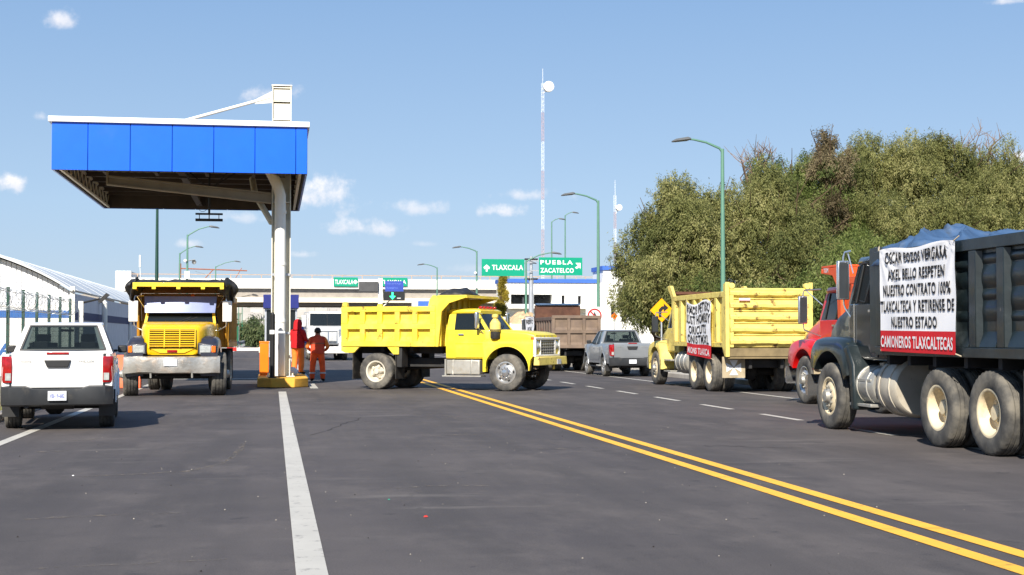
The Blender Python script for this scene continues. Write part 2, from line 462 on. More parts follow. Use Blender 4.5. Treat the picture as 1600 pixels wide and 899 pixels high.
# ------------------------------------------------------------------ mesh helpers
class MB:
    def __init__(self):
        self.V = []
        self.F = []
        self.I = []
        self.cur = 0

    def add(self, vs, fs, m=None):
        b = len(self.V)
        self.V.extend([tuple(v) for v in vs])
        self.F.extend([tuple(i + b for i in f) for f in fs])
        self.I.extend([self.cur if m is None else m] * len(fs))
        return b

    def box(self, x0, x1, y0, y1, z0, z1, m=None):
        return self.add([(x0, y0, z0), (x1, y0, z0), (x1, y1, z0), (x0, y1, z0), (x0, y0, z1), (x1, y0, z1), (x1, y1, z1), (x0, y1, z1)],
                        [(0, 3, 2, 1), (4, 5, 6, 7), (0, 1, 5, 4), (1, 2, 6, 5), (2, 3, 7, 6), (3, 0, 4, 7)], m)

    def hexa(self, p, m=None):
        return self.add(p, [(0, 3, 2, 1), (4, 5, 6, 7), (0, 1, 5, 4), (1, 2, 6, 5), (2, 3, 7, 6), (3, 0, 4, 7)], m)

    def prism(self, pts, a, b, plane='xz', m=None):
        n = len(pts)

        def p3(p, c):
            return {'xz': (p[0], c, p[1]), 'xy': (p[0], p[1], c), 'yz': (c, p[0], p[1])}[plane]
        vs = [p3(p, a) for p in pts] + [p3(p, b) for p in pts]
        fs = [tuple(range(n))[::-1], tuple(range(n, 2 * n))] + [(i, (i + 1) % n, n + (i + 1) % n, n + i) for i in range(n)]
        return self.add(vs, fs, m)

    def loft(self, rings, m=None, cap=True, closed=True):
        n = len(rings[0])
        vs = [p for r in rings for p in r]
        fs = []
        for k in range(len(rings) - 1):
            for i in range(n if closed else n - 1):
                j = (i + 1) % n
                fs.append((k * n + i, k * n + j, (k + 1) * n + j, (k + 1) * n + i))
        if cap:
            fs.append(tuple(range(n))[::-1])
            fs.append(tuple(range((len(rings) - 1) * n, len(rings) * n)))
        return self.add(vs, fs, m)

    def cyl(self, p0, p1, r0, r1=None, n=12, m=None, cap=True):
        r1 = r0 if r1 is None else r1
        p0, p1 = Vector(p0), Vector(p1)
        d = (p1 - p0).normalized()
        a = d.orthogonal().normalized()
        b = d.cross(a)
        rings = []
        for p, r in ((p0, r0), (p1, r1)):
            rings.append([p + (a * math.cos(2 * PI * i / n) + b * math.sin(2 * PI * i / n)) * r for i in range(n)])
        return self.loft(rings, m, cap)

    def tube(self, pts, r, n=8, m=None):
        pts = [Vector(p) for p in pts]
        rs = r if isinstance(r, (list, tuple)) else [r] * len(pts)
        rings = []
        a = None
        for i, p in enumerate(pts):
            d = (pts[min(i + 1, len(pts) - 1)] - pts[max(i - 1, 0)]).normalized()
            if a is None:
                a = d.orthogonal().normalized()
            else:
                a = (a - d * a.dot(d))
                a = a.normalized() if a.length > 1e-6 else d.orthogonal().normalized()
            b = d.cross(a)
            rings.append([p + (a * math.cos(2 * PI * k / n) + b * math.sin(2 * PI * k / n)) * rs[i] for k in range(n)])
        return self.loft(rings, m)

    def lathe(self, prof, o=(0, 0, 0), axis='y', n=24, m=None, mod=None):
        """prof: (radius, along) pairs, open profile"""
        vs = []
        for i in range(n):
            a = 2 * PI * i / n
            for k, (r, t) in enumerate(prof):
                rr = r if mod is None else mod(i, k, r)
                c, s = math.cos(a) * rr, math.sin(a) * rr
                vs.append({'y': (o[0] + c, o[1] + t, o[2] + s), 'x': (o[0] + t, o[1] + c, o[2] + s), 'z': (o[0] + c, o[1] + s, o[2] + t)}[axis])
        K = len(prof)
        fs = []
        for i in range(n):
            j = (i + 1) % n
            for k in range(K - 1):
                fs.append((i * K + k, j * K + k, j * K + k + 1, i * K + k + 1))
        return self.add(vs, fs, m)

    def ball(self, c, r, n=10, m=None):
        rx, ry, rz = r if isinstance(r, (tuple, list)) else (r, r, r)
        rings = []
        for k in range(1, n):
            a = PI * k / n
            rings.append([(c[0] + rx * math.sin(a) * math.cos(2 * PI * i / (2 * n)), c[1] + ry * math.sin(a) * math.sin(2 * PI * i / (2 * n)), c[2] - rz * math.cos(a)) for i in range(2 * n)])
        return self.loft(rings, m)

    def mirror_y(self, b0, f0):
        """copy everything added since (b0 verts, f0 faces) to the other side"""
        vs = [(x, -y, z) for (x, y, z) in self.V[b0:]]
        off = len(self.V) - b0
        fs = self.F[f0:]
        ms = self.I[f0:]
        self.V.extend(vs)
        self.F.extend([tuple(i + off for i in f)[::-1] for f in fs])
        self.I.extend(ms)

    def mark(self):
        return len(self.V), len(self.F)

    def build(self, name, mats, parent=None, bevel=0., smooth=True, ang=38, segs=2, recalc=True):
        me = bpy.data.meshes.new(name)
        me.from_pydata(self.V, [], self.F)
        for mm in (mats if isinstance(mats, (list, tuple)) else [mats]):
            me.materials.append(M[mm] if isinstance(mm, str) else mm)
        me.polygons.foreach_set('material_index', self.I)
        if recalc:
            bm = bmesh.new()
            bm.from_mesh(me)
            bmesh.ops.recalc_face_normals(bm, faces=bm.faces)
            bm.to_mesh(me)
            bm.free()
        if smooth:
            me.polygons.foreach_set('use_smooth', [True] * len(me.polygons))
            me.set_sharp_from_angle(angle=R(ang))
        me.update()
        o = bpy.data.objects.new(name, me)
        COL.objects.link(o)
        if parent is not None:
            o.parent = parent
        if bevel:
            bv = o.modifiers.new('bevel', 'BEVEL')
            bv.width = bevel
            bv.segments = segs
            bv.limit_method = 'ANGLE'
            bv.angle_limit = R(40)
            bv.harden_normals = False
        return o


def tag(o, label=None, cat=None, group=None, kind=None):
    if label:
        o['label'] = label
    if cat:
        o['category'] = cat
    if group:
        o['group'] = group
    if kind:
        o['kind'] = kind
    return o


def thing(name, label, cat, loc=(0, 0, 0), rz=0., group=None):
    o = bpy.data.objects.new(name, None)
    COL.objects.link(o)
    o.location = loc
    o.rotation_euler = (0, 0, rz)
    o.empty_display_size = .3
    return tag(o, label, cat, group)


def copy_tree(o, parent=None):
    c = o.copy()
    COL.objects.link(c)
    c.parent = parent
    for ch in list(o.children):
        copy_tree(ch, c)
    return c


_font_cache = {}


def text_geo(s, bold=.0, space=1.):
    """flat outline letters as (verts2d, faces), normalised to x 0..w, cap height 1"""
    key = (s, bold, space)
    if key in _font_cache:
        return _font_cache[key]
    cu = bpy.data.curves.new('lettering', 'FONT')
    cu.body = s
    cu.size = 1
    cu.offset = bold
    cu.space_character = space
    cu.resolution_u = 3
    cu.fill_mode = 'FRONT'
    ob = bpy.data.objects.new('lettering', cu)
    me = bpy.data.meshes.new_from_object(ob)
    vs = [(v.co.x, v.co.y) for v in me.vertices]
    fs = [tuple(p.vertices) for p in me.polygons]
    bpy.data.objects.remove(ob)
    bpy.data.curves.remove(cu)
    bpy.data.meshes.remove(me)
    if vs:
        x0 = min(v[0] for v in vs)
        x1 = max(v[0] for v in vs)
        y0 = min(v[1] for v in vs)
        y1 = max(v[1] for v in vs)
        vs = [((x - x0) / max(1e-6, x1 - x0), (y - y0) / max(1e-6, y1 - y0)) for x, y in vs]
    _font_cache[key] = (vs, fs)
    return vs, fs


def put_text(mb, s, x0, x1, y0, y1, fn, m, bold=.0, space=1.):
    """letters stretched to the rectangle, mapped to 3-D by fn(a, b)"""
    vs, fs = text_geo(s, bold, space)
    mb.add([fn(x0 + (x1 - x0) * a, y0 + (y1 - y0) * b) for a, b in vs], fs, m)


def rrect(hw, z0, z1, r, n=3, y0=0.):
    """rounded rectangle ring in (y, z)"""
    pts = []
    r = min(r, hw * .99, (z1 - z0) / 2 * .99)
    for cy, cz, a0 in ((hw - r, z1 - r, 0), (-hw + r, z1 - r, 90), (-hw + r, z0 + r, 180), (hw - r, z0 + r, 270)):
        for k in range(n + 1):
            a = R(a0 + 90 * k / n)
            pts.append((y0 + cy + r * math.cos(a), cz + r * math.sin(a)))
    return pts

# ------------------------------------------------------------------ ground, road, markings
def asphalt():
    q = NT('asphalt')
    obj = q.tc.outputs['Object']
    base = q.mix(q.ramp(q.noise(.35, 6, .6), .3, .7), srgb(69, 64, 64), srgb(82, 76, 73))
    lanes = q.noise(1.0, 4, .6, stretch=(1.1, .018, 1))            # long tyre polish streaks
    base = q.mix(q.ramp(lanes, .38, .66, 0, .7), base, srgb(59, 55, 54))
    cloudy = q.noise(.9, 7, .7, stretch=(1.0, .45, 1))
    base = q.mix(q.ramp(cloudy, .47, .68, 0, .7), base, srgb(95, 88, 84))
    cloudy2 = q.noise(1.3, 7, .72, stretch=(1.0, .6, 1))
    base = q.mix(q.ramp(cloudy2, .52, .70, 0, .65), base, srgb(54, 50, 50))
    scuff = q.noise(1.0, 5, .6, stretch=(.35, 1.6, 1))             # pale scrapes across the lanes
    patch = q.noise(.22, 3, .5)
    sc = q.mul(q.ramp(scuff, .56, .72, 0, .6), q.ramp(patch, .40, .60))
    base = q.mix(sc, base, srgb(114, 108, 102))
    dust = q.noise(.16, 6, .65)
    base = q.mix(q.ramp(dust, .44, .74, 0, .6), base, srgb(100, 93, 90))
    blot = q.noise(2.6, 6, .65)
    base = q.mix(q.ramp(blot, .62, .70, 0, .6), base, srgb(39, 38, 40))
    grain = q.noise(95, 2, .5)
    base = q.mix(q.ramp(grain, .35, .75, 0, .35), base, srgb(110, 106, 106))
    fine = q.noise(60, 3, .6)
    base = q.mix(q.ramp(fine, .5, .72, 0, .4), base, srgb(47, 45, 48))
    q.link(base, q.b.inputs['Base Color'])
    q.b.inputs['Roughness'].default_value = .82
    q.b.inputs['Specular IOR Level'].default_value = .35
    q.bump(q.noise(110, 3, .7), .35, .01)
    return q.m


def soil():
    q = NT('soil')
    c = q.mix(q.ramp(q.noise(.2, 6), .35, .65), srgb(150, 132, 104), srgb(118, 104, 78))
    c = q.mix(q.ramp(q.noise(.7, 6, .7), .48, .62, 0, .8), c, srgb(96, 100, 58))
    q.link(c, q.b.inputs['Base Color'])
    q.b.inputs['Roughness'].default_value = .95
    q.bump(q.noise(6, 5), .5, .05)
    return q.m


def roadpaint(name, col, under):
    q = NT(name)
    wear = q.ramp(q.noise(7, 8, .72), .56, .66, 0, .75)
    c = q.mix(q.ramp(q.noise(1.4, 5), .3, .75, 0, .5), col, tuple(x * .78 for x in col))
    c = q.mix(wear, c, under)
    tr = q.noise(1.0, 4, .6, stretch=(.5, 3.0, 1))
    c = q.mix(q.ramp(tr, .58, .72, 0, .4), c, tuple(x * .45 for x in col))
    q.link(c, q.b.inputs['Base Color'])
    q.b.inputs['Roughness'].default_value = .7
    return q.m


M['asphalt'] = asphalt()
M['soil'] = soil()
M['line_white'] = roadpaint('line_white', srgb(190, 186, 176), srgb(120, 116, 112))
M['line_yellow'] = roadpaint('line_yellow', srgb(250, 186, 60), srgb(140, 112, 70))

g = MB()
n = 40
xs = [-3500 + 7000 * i / n for i in range(n + 1)]
g.add([(-4000, -300, 0), (4000, -300, 0), (4000, 5000, 0), (-4000, 5000, 0)], [(0, 1, 2, 3)])
o = g.build('ground', 'soil')
o.location.z = -.03
tag(o, kind='structure')

g = MB()
g.add([(-4.7, -40, 0), (14.3, -40, 0), (14.3, 900, 0), (-4.7, 900, 0)], [(0, 1, 2, 3)])
tag(g.build('road', 'asphalt'), kind='structure')


def strip(mb, x0, x1, y0, y1):
    nn = max(1, int((y1 - y0) / 3))
    for k in range(nn):
        a = y0 + (y1 - y0) * k / nn
        b = y0 + (y1 - y0) * (k + 1) / nn
        mb.add([(x0, a, .005), (x1, a, .005), (x1, b, .005), (x0, b, .005)], [(0, 1, 2, 3)])


def linepaint(name, mat, segs):
    mb = MB()
    for s in segs:
        strip(mb, *s)
    tag(mb.build(name, mat, recalc=False), kind='structure')


linepaint('lane_line', 'line_white', [(.15, .35, 2, 39.2), (1.06, 1.28, 41.4, 46.0), (1.06, 1.28, 52.0, 160), (-3.82, -3.66, 2, 160)])
linepaint('lane_dashes', 'line_white', [(9.17, 9.31, y, y + 2.1) for y in [24.4 + 3.9 * k for k in range(-6, 22)]])
linepaint('edge_line', 'line_white', [(12.22, 12.36, 2, 160)])
linepaint('double_yellow_line', 'line_yellow', [(4.64, 4.80, 2, 84), (5.00, 5.16, 2, 84)])
linepaint('stop_line', 'line_white', [(-3.6, -.1, 50.9, 51.35), (-3.6, -.1, 62.4, 62.7)])
# pale scrapes left by tyres and dragged loads, thin films on the asphalt
q = NT('scrape_film')
fac = q.ramp(q.noise(9, 6, .7), .42, .68)
q.link(q.mix(fac, srgb(100, 94, 90), srgb(146, 134, 118)), q.b.inputs['Base Color'])
q.b.inputs['Roughness'].default_value = .9
trn = q.node('ShaderNodeBsdfTransparent')
mx = q.node('ShaderNodeMixShader')
q.link(q.mul(fac, .75), mx.inputs[0])
q.link(trn.outputs[0], mx.inputs[1])
q.link(q.b.outputs[0], mx.inputs[2])
q.link(mx.outputs[0], q.t.nodes['Material Output'].inputs['Surface'])
M['scrape_film'] = q.m
sc = MB()


def film(pts, w):
    vs, fs = [], []
    for i, (x, y) in enumerate(pts):
        a = Vector(pts[min(i + 1, len(pts) - 1)]) - Vector(pts[max(0, i - 1)])
        nrm = Vector((-a.y, a.x)).normalized() * w * math.sin(PI * (i + .6) / (len(pts) + .2))
        vs += [(x + nrm.x, y + nrm.y, .003), (x - nrm.x, y - nrm.y, .003)]
        if i:
            fs.append((2 * i - 2, 2 * i - 1, 2 * i + 1, 2 * i))
    sc.add(vs, fs)


film([(-2.0, 12.3), (-1.6, 12.45), (-1.1, 12.5), (-.7, 12.55)], .05)
film([(-2.2, 15.9), (-1.5, 16.1), (-.9, 16.4), (-.6, 17.2), (-.5, 18.2)], .05)
film([(-.5, 18.0), (-.42, 19.5), (-.4, 20.6)], .05)
film([(-3.0, 19.4), (-2.8, 19.5), (-2.6, 19.5)], .08)
film([(-2.9, 21.4), (-2.6, 21.6), (-2.5, 21.9)], .09)
film([(-.4, 32.4), (.3, 32.6), (1.2, 33.3)], .06)
film([(-1.6, 9.7), (-.9, 9.8), (-.3, 9.9)], .03)
film([(-1.0, 26.0), (-.2, 27.4), (.9, 28.0)], .05)
film([(3.2, 19.0), (3.7, 18.8), (4.3, 18.9)], .05)
film([(2.2, 21.5), (2.9, 21.8), (3.4, 21.7)], .06)
film([(2.4, 28), (3.1, 27), (3.9, 25)], .06)
film([(1.2, 14.2), (1.6, 14.4), (2.2, 14.3)], .04)
tag(sc.build('tyre_scrapes', 'scrape_film', recalc=False), kind='stuff')

# hairline cracks
ck = MB()
rr = random.Random(31)
for (x0_, y0_, x1_, y1_) in ((-2.3, 29.0, .1, 29.8), (.6, 22.0, 1.6, 26.5), (5.8, 19.0, 7.0, 18.4)):
    pts = []
    for k in range(15):
        f = k / 14
        pts.append((x0_ + (x1_ - x0_) * f + rr.uniform(-.05, .05), y0_ + (y1_ - y0_) * f + rr.uniform(-.09, .09)))
    for k in range(14):
        (a, b_), (c, d) = pts[k], pts[k + 1]
        n_ = Vector((b_ - d, c - a)).normalized() * rr.uniform(.004, .011)
        ck.add([(a + n_.x, b_ + n_.y, .0035), (a - n_.x, b_ - n_.y, .0035), (c - n_.x, d - n_.y, .0035), (c + n_.x, d + n_.y, .0035)], [(0, 1, 2, 3)])
M['crack_dark'] = paint('crack_dark', srgb(34, 31, 30), .95)
tag(ck.build('road_cracks', 'crack_dark', recalc=False), kind='stuff')

# grit and tiny scraps blown over the carriageway
gm = MB()
rr = random.Random(12)
for i in range(170):
    x, y = rr.uniform(-3.5, 6.5), 8.5 + 22 * rr.random() ** 1.6
    r_ = rr.uniform(.003, .009)
    gm.cur = 0 if rr.random() < .75 else 1
    gm.loft([[(x + r_ * f * math.cos(a), y + r_ * f * math.sin(a), z) for a in (0, 1.3, 2.6, 3.9, 5.2)] for z, f in ((.002, 1.0), (.002 + r_ * .9, .5))])
M['grit_pale'] = paint('grit_pale', srgb(140, 134, 124), .9, vary=.3, vscale=1)
M['grit_dark'] = paint('grit_dark', srgb(40, 36, 34), .9, vary=.3)
tag(gm.build('road_grit', ['grit_pale', 'grit_dark'], recalc=False), kind='stuff')

# right-hand kerb and footway, left-hand kerb
k = MB()
k.box(14.3, 14.6, -20, 160, -.05, .15)
tag(k.build('kerb', 'concrete', bevel=.02), kind='structure')
k = MB()
k.box(14.6, 17.2, -20, 160, -.05, .12)
tag(k.build('footway', 'concrete'), kind='structure')
k = MB()
k.box(-4.95, -4.7, -20, 160, -.05, .13)
tag(k.build('roadside_kerb', 'concrete_grey', bevel=.02), kind='structure')

# low roadside weeds on the left verge
wm = MB()
rr = random.Random(3)
for i in range(900):
    x = -4.98 - abs(rr.gauss(0, .35))
    y = rr.uniform(14, 46)
    h = rr.uniform(.08, .32) * (1.3 if rr.random() < .2 else 1)
    a = rr.uniform(0, 2 * PI)
    lx, ly = math.cos(a) * .05, math.sin(a) * .05
    tx, ty = rr.gauss(0, .08), rr.gauss(0, .08)
    wm.add([(x - lx * .3, y - ly * .3, -.02), (x + lx * .3, y + ly * .3, -.02), (x + lx + tx, y + ly + ty, h)], [(0, 1, 2)])
M['weed'] = paint('weed', srgb(116, 118, 62), .9, vary=.3, vscale=3)
tag(wm.build('roadside_grass', 'weed', recalc=False, smooth=False), kind='stuff')

# distant hill with its town
q = NT('hill_slope')
c = q.mix(q.ramp(q.noise(.02, 5), .4, .6), srgb(120, 128, 104), srgb(150, 148, 130))
q.link(c, q.b.inputs['Base Color'])
q.b.inputs['Roughness'].default_value = 1
M['hill_slope'] = q.m
h = MB()
NX, NY = 60, 8
hx0, hx1, hy0, hy1 = -900, 900, 950, 1500


def hill_z(x, y):
    u = (y - hy0) / (hy1 - hy0)
    return -2 + (20 + 16 * mnoise.noise((x * .006, y * .002, 1.3)) + 12 * math.exp(-((x + 50) / 120) ** 2)) * math.sin(min(1, u * 1.1) * PI * .5)


vs = [(hx0 + (hx1 - hx0) * i / NX, hy0 + (hy1 - hy0) * j / NY, hill_z(hx0 + (hx1 - hx0) * i / NX, hy0 + (hy1 - hy0) * j / NY)) for j in range(NY + 1) for i in range(NX + 1)]
h.add(vs, [(j * (NX + 1) + i, j * (NX + 1) + i + 1, (j + 1) * (NX + 1) + i + 1, (j + 1) * (NX + 1) + i) for j in range(NY) for i in range(NX)])
tag(h.build('hill', 'hill_slope'), kind='structure')
t = MB()
rr = random.Random(5)
for i in range(520):
    x, y = rr.uniform(-330, 330), rr.uniform(980, 1480)
    z = hill_z(x, y)
    a, b, c = rr.uniform(3, 7), rr.uniform(3, 7), rr.uniform(2.6, 7)
    t.box(x - a, x + a, y - b, y + b, z - 3, z + c)
tag(t.build('hillside_town', 'house_white', smooth=False), 'far-off pale houses crowding the hillside beyond the overpass', kind='stuff')

# ------------------------------------------------------------------ toll canopy
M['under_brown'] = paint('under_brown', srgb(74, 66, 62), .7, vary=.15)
cx = 0.22
can = thing('toll_canopy', 'blue and white cantilever toll canopy carried on one white steel column', 'canopy', (cx, 44, 0))
X0, X1, Y0, Y1 = -6.12 - cx, .94 - cx, 41.5 - 44, 54.0 - 44
ZB, ZT = 6.13, 7.46


def fascia(mb, gaps):
    pass


fa = MB()
jo = MB()
# panels front/back and both sides, 6 mm open joints over a darker backing
def row(axis, fixed, a, b, first, step, sgn):
    edges = [a]
    p = a + first
    while p < b - .1:
        edges.append(p)
        p += step
    edges.append(b)
    for i in range(len(edges) - 1):
        e0, e1 = edges[i] + .008, edges[i + 1] - .008
        if axis == 'x':
            fa.box(e0, e1, min(fixed, fixed + sgn * .06), max(fixed, fixed + sgn * .06), ZB, ZT)
        else:
            fa.box(min(fixed, fixed + sgn * .06), max(fixed, fixed + sgn * .06), e0, e1, ZB, ZT)


row('x', Y0, X0 + .001, X1 - .001, .98, 1.15, 1)
row('x', Y1, X0 + .001, X1 - .001, .98, 1.15, -1)
row('y', X0, Y0 + .07, Y1 - .07, 1.15, 1.15, 1)
row('y', X1, Y0 + .07, Y1 - .07, 1.15, 1.15, -1)
fa.build('fascia_panels', 'fascia_blue', can, bevel=.006)
jo.box(X0 + .07, X1 - .07, Y0 + .07, Y0 + .1, ZB + .02, ZT - .02)
jo.box(X0 + .07, X1 - .07, Y1 - .1, Y1 - .07, ZB + .02, ZT - .02)
jo.box(X0 + .07, X0 + .1, Y0 + .11, Y1 - .11, ZB + .02, ZT - .02)
jo.box(X1 - .1, X1 - .07, Y0 + .11, Y1 - .11, ZB + .02, ZT - .02)
jo.build('panel_backing', 'under_brown', can)
tr = MB()
tr.box(X0 - .09, X1 + .06, Y0 - .08, Y0 + .12, ZT + .004, ZT + .16)
tr.box(X0 - .09, X1 + .06, Y1 - .12, Y1 + .08, ZT + .004, ZT + .16)
tr.box(X0 - .09, X0 + .12, Y0 + .122, Y1 - .122, ZT + .004, ZT + .16)
tr.box(X1 - .12, X1 + .06, Y0 + .122, Y1 - .122, ZT + .004, ZT + .16)
tr.build('roof_trim', 'trim_white', can, bevel=.012)
dk = MB()
dk.box(X0 + .11, X1 - .11, Y0 + .125, Y1 - .125, 6.76, 6.82)
dk.box(X0 + .13, X1 - .13, Y0 + .13, Y1 - .13, ZT - .06, ZT + .02)
for i in range(28):
    x = X0 + .25 + i * (X1 - X0 - .5) / 27
    dk.box(x - .05, x + .05, Y0 + .13, Y1 - .13, 6.725, 6.758)
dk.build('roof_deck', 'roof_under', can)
# purlins below the deck, lattice edge girders at the two sides
pu = MB()
for y in (Y0 + 1.0, Y0 + 2.0, Y0 + 4.2, Y0 + 5.8, Y0 + 7.4, Y0 + 9.0, Y0 + 10.6, Y0 + 11.9):
    pu.box(X0 + .2, X1 - .2, y - .04, y + .04, 6.58, 6.722)
for x in (X0 + 1.1, X0 + 2.6, X0 + 4.1, X0 + 5.5, X0 + 6.5):
    pu.box(x - .05, x + .05, Y0 + .13, 1.2, 6.40, 6.578)
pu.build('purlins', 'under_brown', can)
for xx in (X0 + .2, X1 - .2):
    la = MB()
    for z in (ZB + .03, 6.62):
        la.box(xx - .04, xx + .04, Y0 + .12, Y1 - .12, z, z + .07)
    ny = 26
    for i in range(ny):
        a = Y0 + .2 + (Y1 - Y0 - .4) * i / ny
        b = Y0 + .2 + (Y1 - Y0 - .4) * (i + 1) / ny
        z0, z1 = (ZB + .1, 6.62) if i % 2 else (6.62, ZB + .1)
        la.tube([(xx, a, z0), (xx, b, z1)], .022, 5)
    la.build('lattice_girder', 'steel_cream', can)
# tapered main beam, from the column out to the left
bm_ = MB()
for (y0, y1, z0l, z1l, z0r, z1r) in ((-.02, .02, 6.02, 6.20, 5.54, 5.76), (-.14, .14, 5.97, 6.01, 5.49, 5.53), (-.14, .14, 6.21, 6.25, 5.77, 5.81)):
    xl, xr = -4.85 - cx, -.30
    bm_.hexa([(xl, y0, z0l), (xr, y0, z0r), (xr, y1, z0r), (xl, y1, z0l), (xl, y0, z1l), (xr, y0, z1r), (xr, y1, z1r), (xl, y1, z1l)])
bm_.box(-4.9 - cx, -4.855 - cx, -.14, .14, 5.97, 6.6)
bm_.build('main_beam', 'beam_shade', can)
# longitudinal beams fore and aft of the column
bm_ = MB()
for x in (-2.9, .0):
    bm_.box(x - .1, x + .1, Y0 + .13, -.3, ZB + .12, ZB + .16)
    bm_.box(x - .012, x + .012, Y0 + .13, -.3, ZB + .165, ZB + .40)
    bm_.box(x - .1, x + .1, .3, Y1 - .13, ZB + .12, ZB + .16)
    bm_.box(x - .012, x + .012, .3, Y1 - .13, ZB + .165, ZB + .40)
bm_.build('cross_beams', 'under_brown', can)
# column: two flanges facing the lanes, a recessed web
co = MB()
hw, hd = .285, .29
co.box(-hw, -hw + .03, -hd, hd, .30, 9.02)
co.box(hw - .03, hw, -hd, hd, .30, 9.02)
co.box(-hw + .03, hw - .03, -.015, .015, .30, 9.02)
for z in (5.5, 6.64, 8.0, 8.55, 8.96):
    co.box(-hw + .032, hw - .032, -hd + .02, hd - .02, z, z + .03)
co.box(-hw - .02, hw + .02, -hd - .02, hd + .02, 9.022, 9.06)
co.box(-.42, .42, -.42, .42, .275, .30)
for i in range(4):
    co.cyl((-.36 + .72 * (i % 2), -.36 + .72 * (i // 2), .30), (-.36 + .72 * (i % 2), -.36 + .72 * (i // 2), .38), .025, n=6)
co.build('column', 'steel_cream', can)
fp = MB()
fp.box(-hw + .031, hw - .031, -.15, -.12, .31, 5.0)
fp.build('column_cover_plate', 'steel_cream', can)
for za, zb3 in ((7.64, 8.5), (8.6, 8.94)):
    fp = MB()
    fp.box(-hw + .031, hw - .031, -.22, -.19, za, zb3)
    fp.build('column_cover_plate', 'steel_cream', can)
# rain pipe: along under the deck, bend, down the front of the column
pi_ = MB()
pi_.tube([(-.55, Y0 + .6, 6.66), (-.42, -.85, 6.52), (-.30, -.62, 6.36), (-.12, -.5, 6.0), (-.03, -.48, 5.7), (-.02, -.48, .31)], .165, 18)
for z in (5.15, 3.6, 1.9):
    pi_.tube([(-.02, -.48, z), (-.02, -.48, z + .09)], .178, 18)
pi_.build('rain_pipe', 'steel_white', can)
cl = MB()
for z in (3.3, 1.55):
    cl.box(-.27, .27, -.325, -.292, z, z + .07)
cl.build('pipe_clamp', 'galv', can)
st = MB()
st.tube([(-.25, 0, 8.75), (-4.0, 0, 7.6)], .05, 10)
st.hexa([(-.3, -.02, 8.55), (-.29, -.02, 8.9), (-.29, .02, 8.9), (-.3, .02, 8.55), (-.8, -.02, 8.50), (-.75, -.02, 8.66), (-.75, .02, 8.66), (-.8, .02, 8.50)])
st.build('stay_rod', 'steel_white', can)
br = MB()
br.tube([(-.29, .3, 4.95), (-.8, 1.4, 5.9), (-.9, 2.5, 6.5)], .1, 8)
br.build('knee_brace', 'steel_cream', can)

isl = MB()
isl.prism([(-.45, 42.65), (-.05, 42.2), (.62, 42.2), (1.02, 42.75), (1.02, 47.0), (.75, 47.6), (-.2, 47.6), (-.45, 47.2)], 0.004, .27, 'xy')
o = isl.build('toll_island', 'kerb_yellow', bevel=.02)
tag(o, 'low yellow painted concrete island under the canopy column', 'traffic island')

# hanging lane gauge
hg = thing('lane_scanner', 'black lane scanner frame hanging under the blue canopy', 'scanner', (-2.0, 46, 0))
s = MB()
s.tube([(0, 0, 5.35), (0, 0, 6.9)], .035, 6)
s.tube([(0, 0, 6.1), (-1.0, 0, 6.95)], .022, 5)
s.tube([(0, 0, 6.1), (1.3, 0, 6.95)], .022, 5)
s.tube([(0, 0, 6.0), (.9, -.8, 6.9)], .022, 5)
s.build('hanger', 'steel_dark', hg)
s = MB()
s.box(-.42, .42, -.06, .06, 5.29, 5.345)
s.box(-.42, .42, -.06, .06, 5.09, 5.17)
s.tube([(-.3, 0, 5.17), (-.3, 0, 5.29)], .015, 5)
s.tube([(.3, 0, 5.17), (.3, 0, 5.29)], .015, 5)
s.tube([(0, 0, 5.17), (0, 0, 5.29)], .02, 5)
s.build('sensor_bar', 'steel_dark', hg, bevel=.008)
s = MB()
s.tube([(-.2 + .13 * math.cos(a), 0, 5.52 + .13 * math.sin(a)) for a in [PI * 2 * k / 16 for k in range(16)]], .008, 4)
s.build('cable', 'pole_black', hg)

# barrier gate and black guard post
bg = thing('barrier_gate', 'orange boom barrier with red and white arm lowered across the lane', 'barrier', (-.27, 45.6, .27))
b = MB()
b.box(-.14, .14, -.14, .14, 0, 1.0)
b.box(-.155, .155, -.155, .155, 1.002, 1.06)
b.build('cabinet', 'orange_box', bg, bevel=.015)
b = MB()
b.box(-4.0, -.171, .16, .2, .76, .86)
b.cur = 1
for i in range(4):
    x_ = -.85 - .92 * i
    b.box(x_ - .3, x_, .155, .205, .755, .865)
b.cur = 0
b.box(-.17, .12, .158, .202, .70, .88)
b.build('boom_arm', ['white_reflect', 'red_band'], bg, bevel=.006)
gp = thing('guard_post', 'slim black guard post with white collar before the canopy column', 'post', (-.02, 42.75, .27))
b = MB()
b.cyl((0, 0, 0), (0, 0, 1.86), .075, n=16)
b.cyl((0, 0, 1.86), (0, 0, 1.92), .06, .03, n=16)
b.cyl((0, 0, 0), (0, 0, .03), .13, n=16)
b.build('post', 'pole_black', gp)
b = MB()
b.cyl((0, 0, 1.28), (0, 0, 1.40), .085, n=16)
b.box(.07, .36, -.03, .03, 1.31, 1.37)
b.build('collar', 'white_reflect', gp)

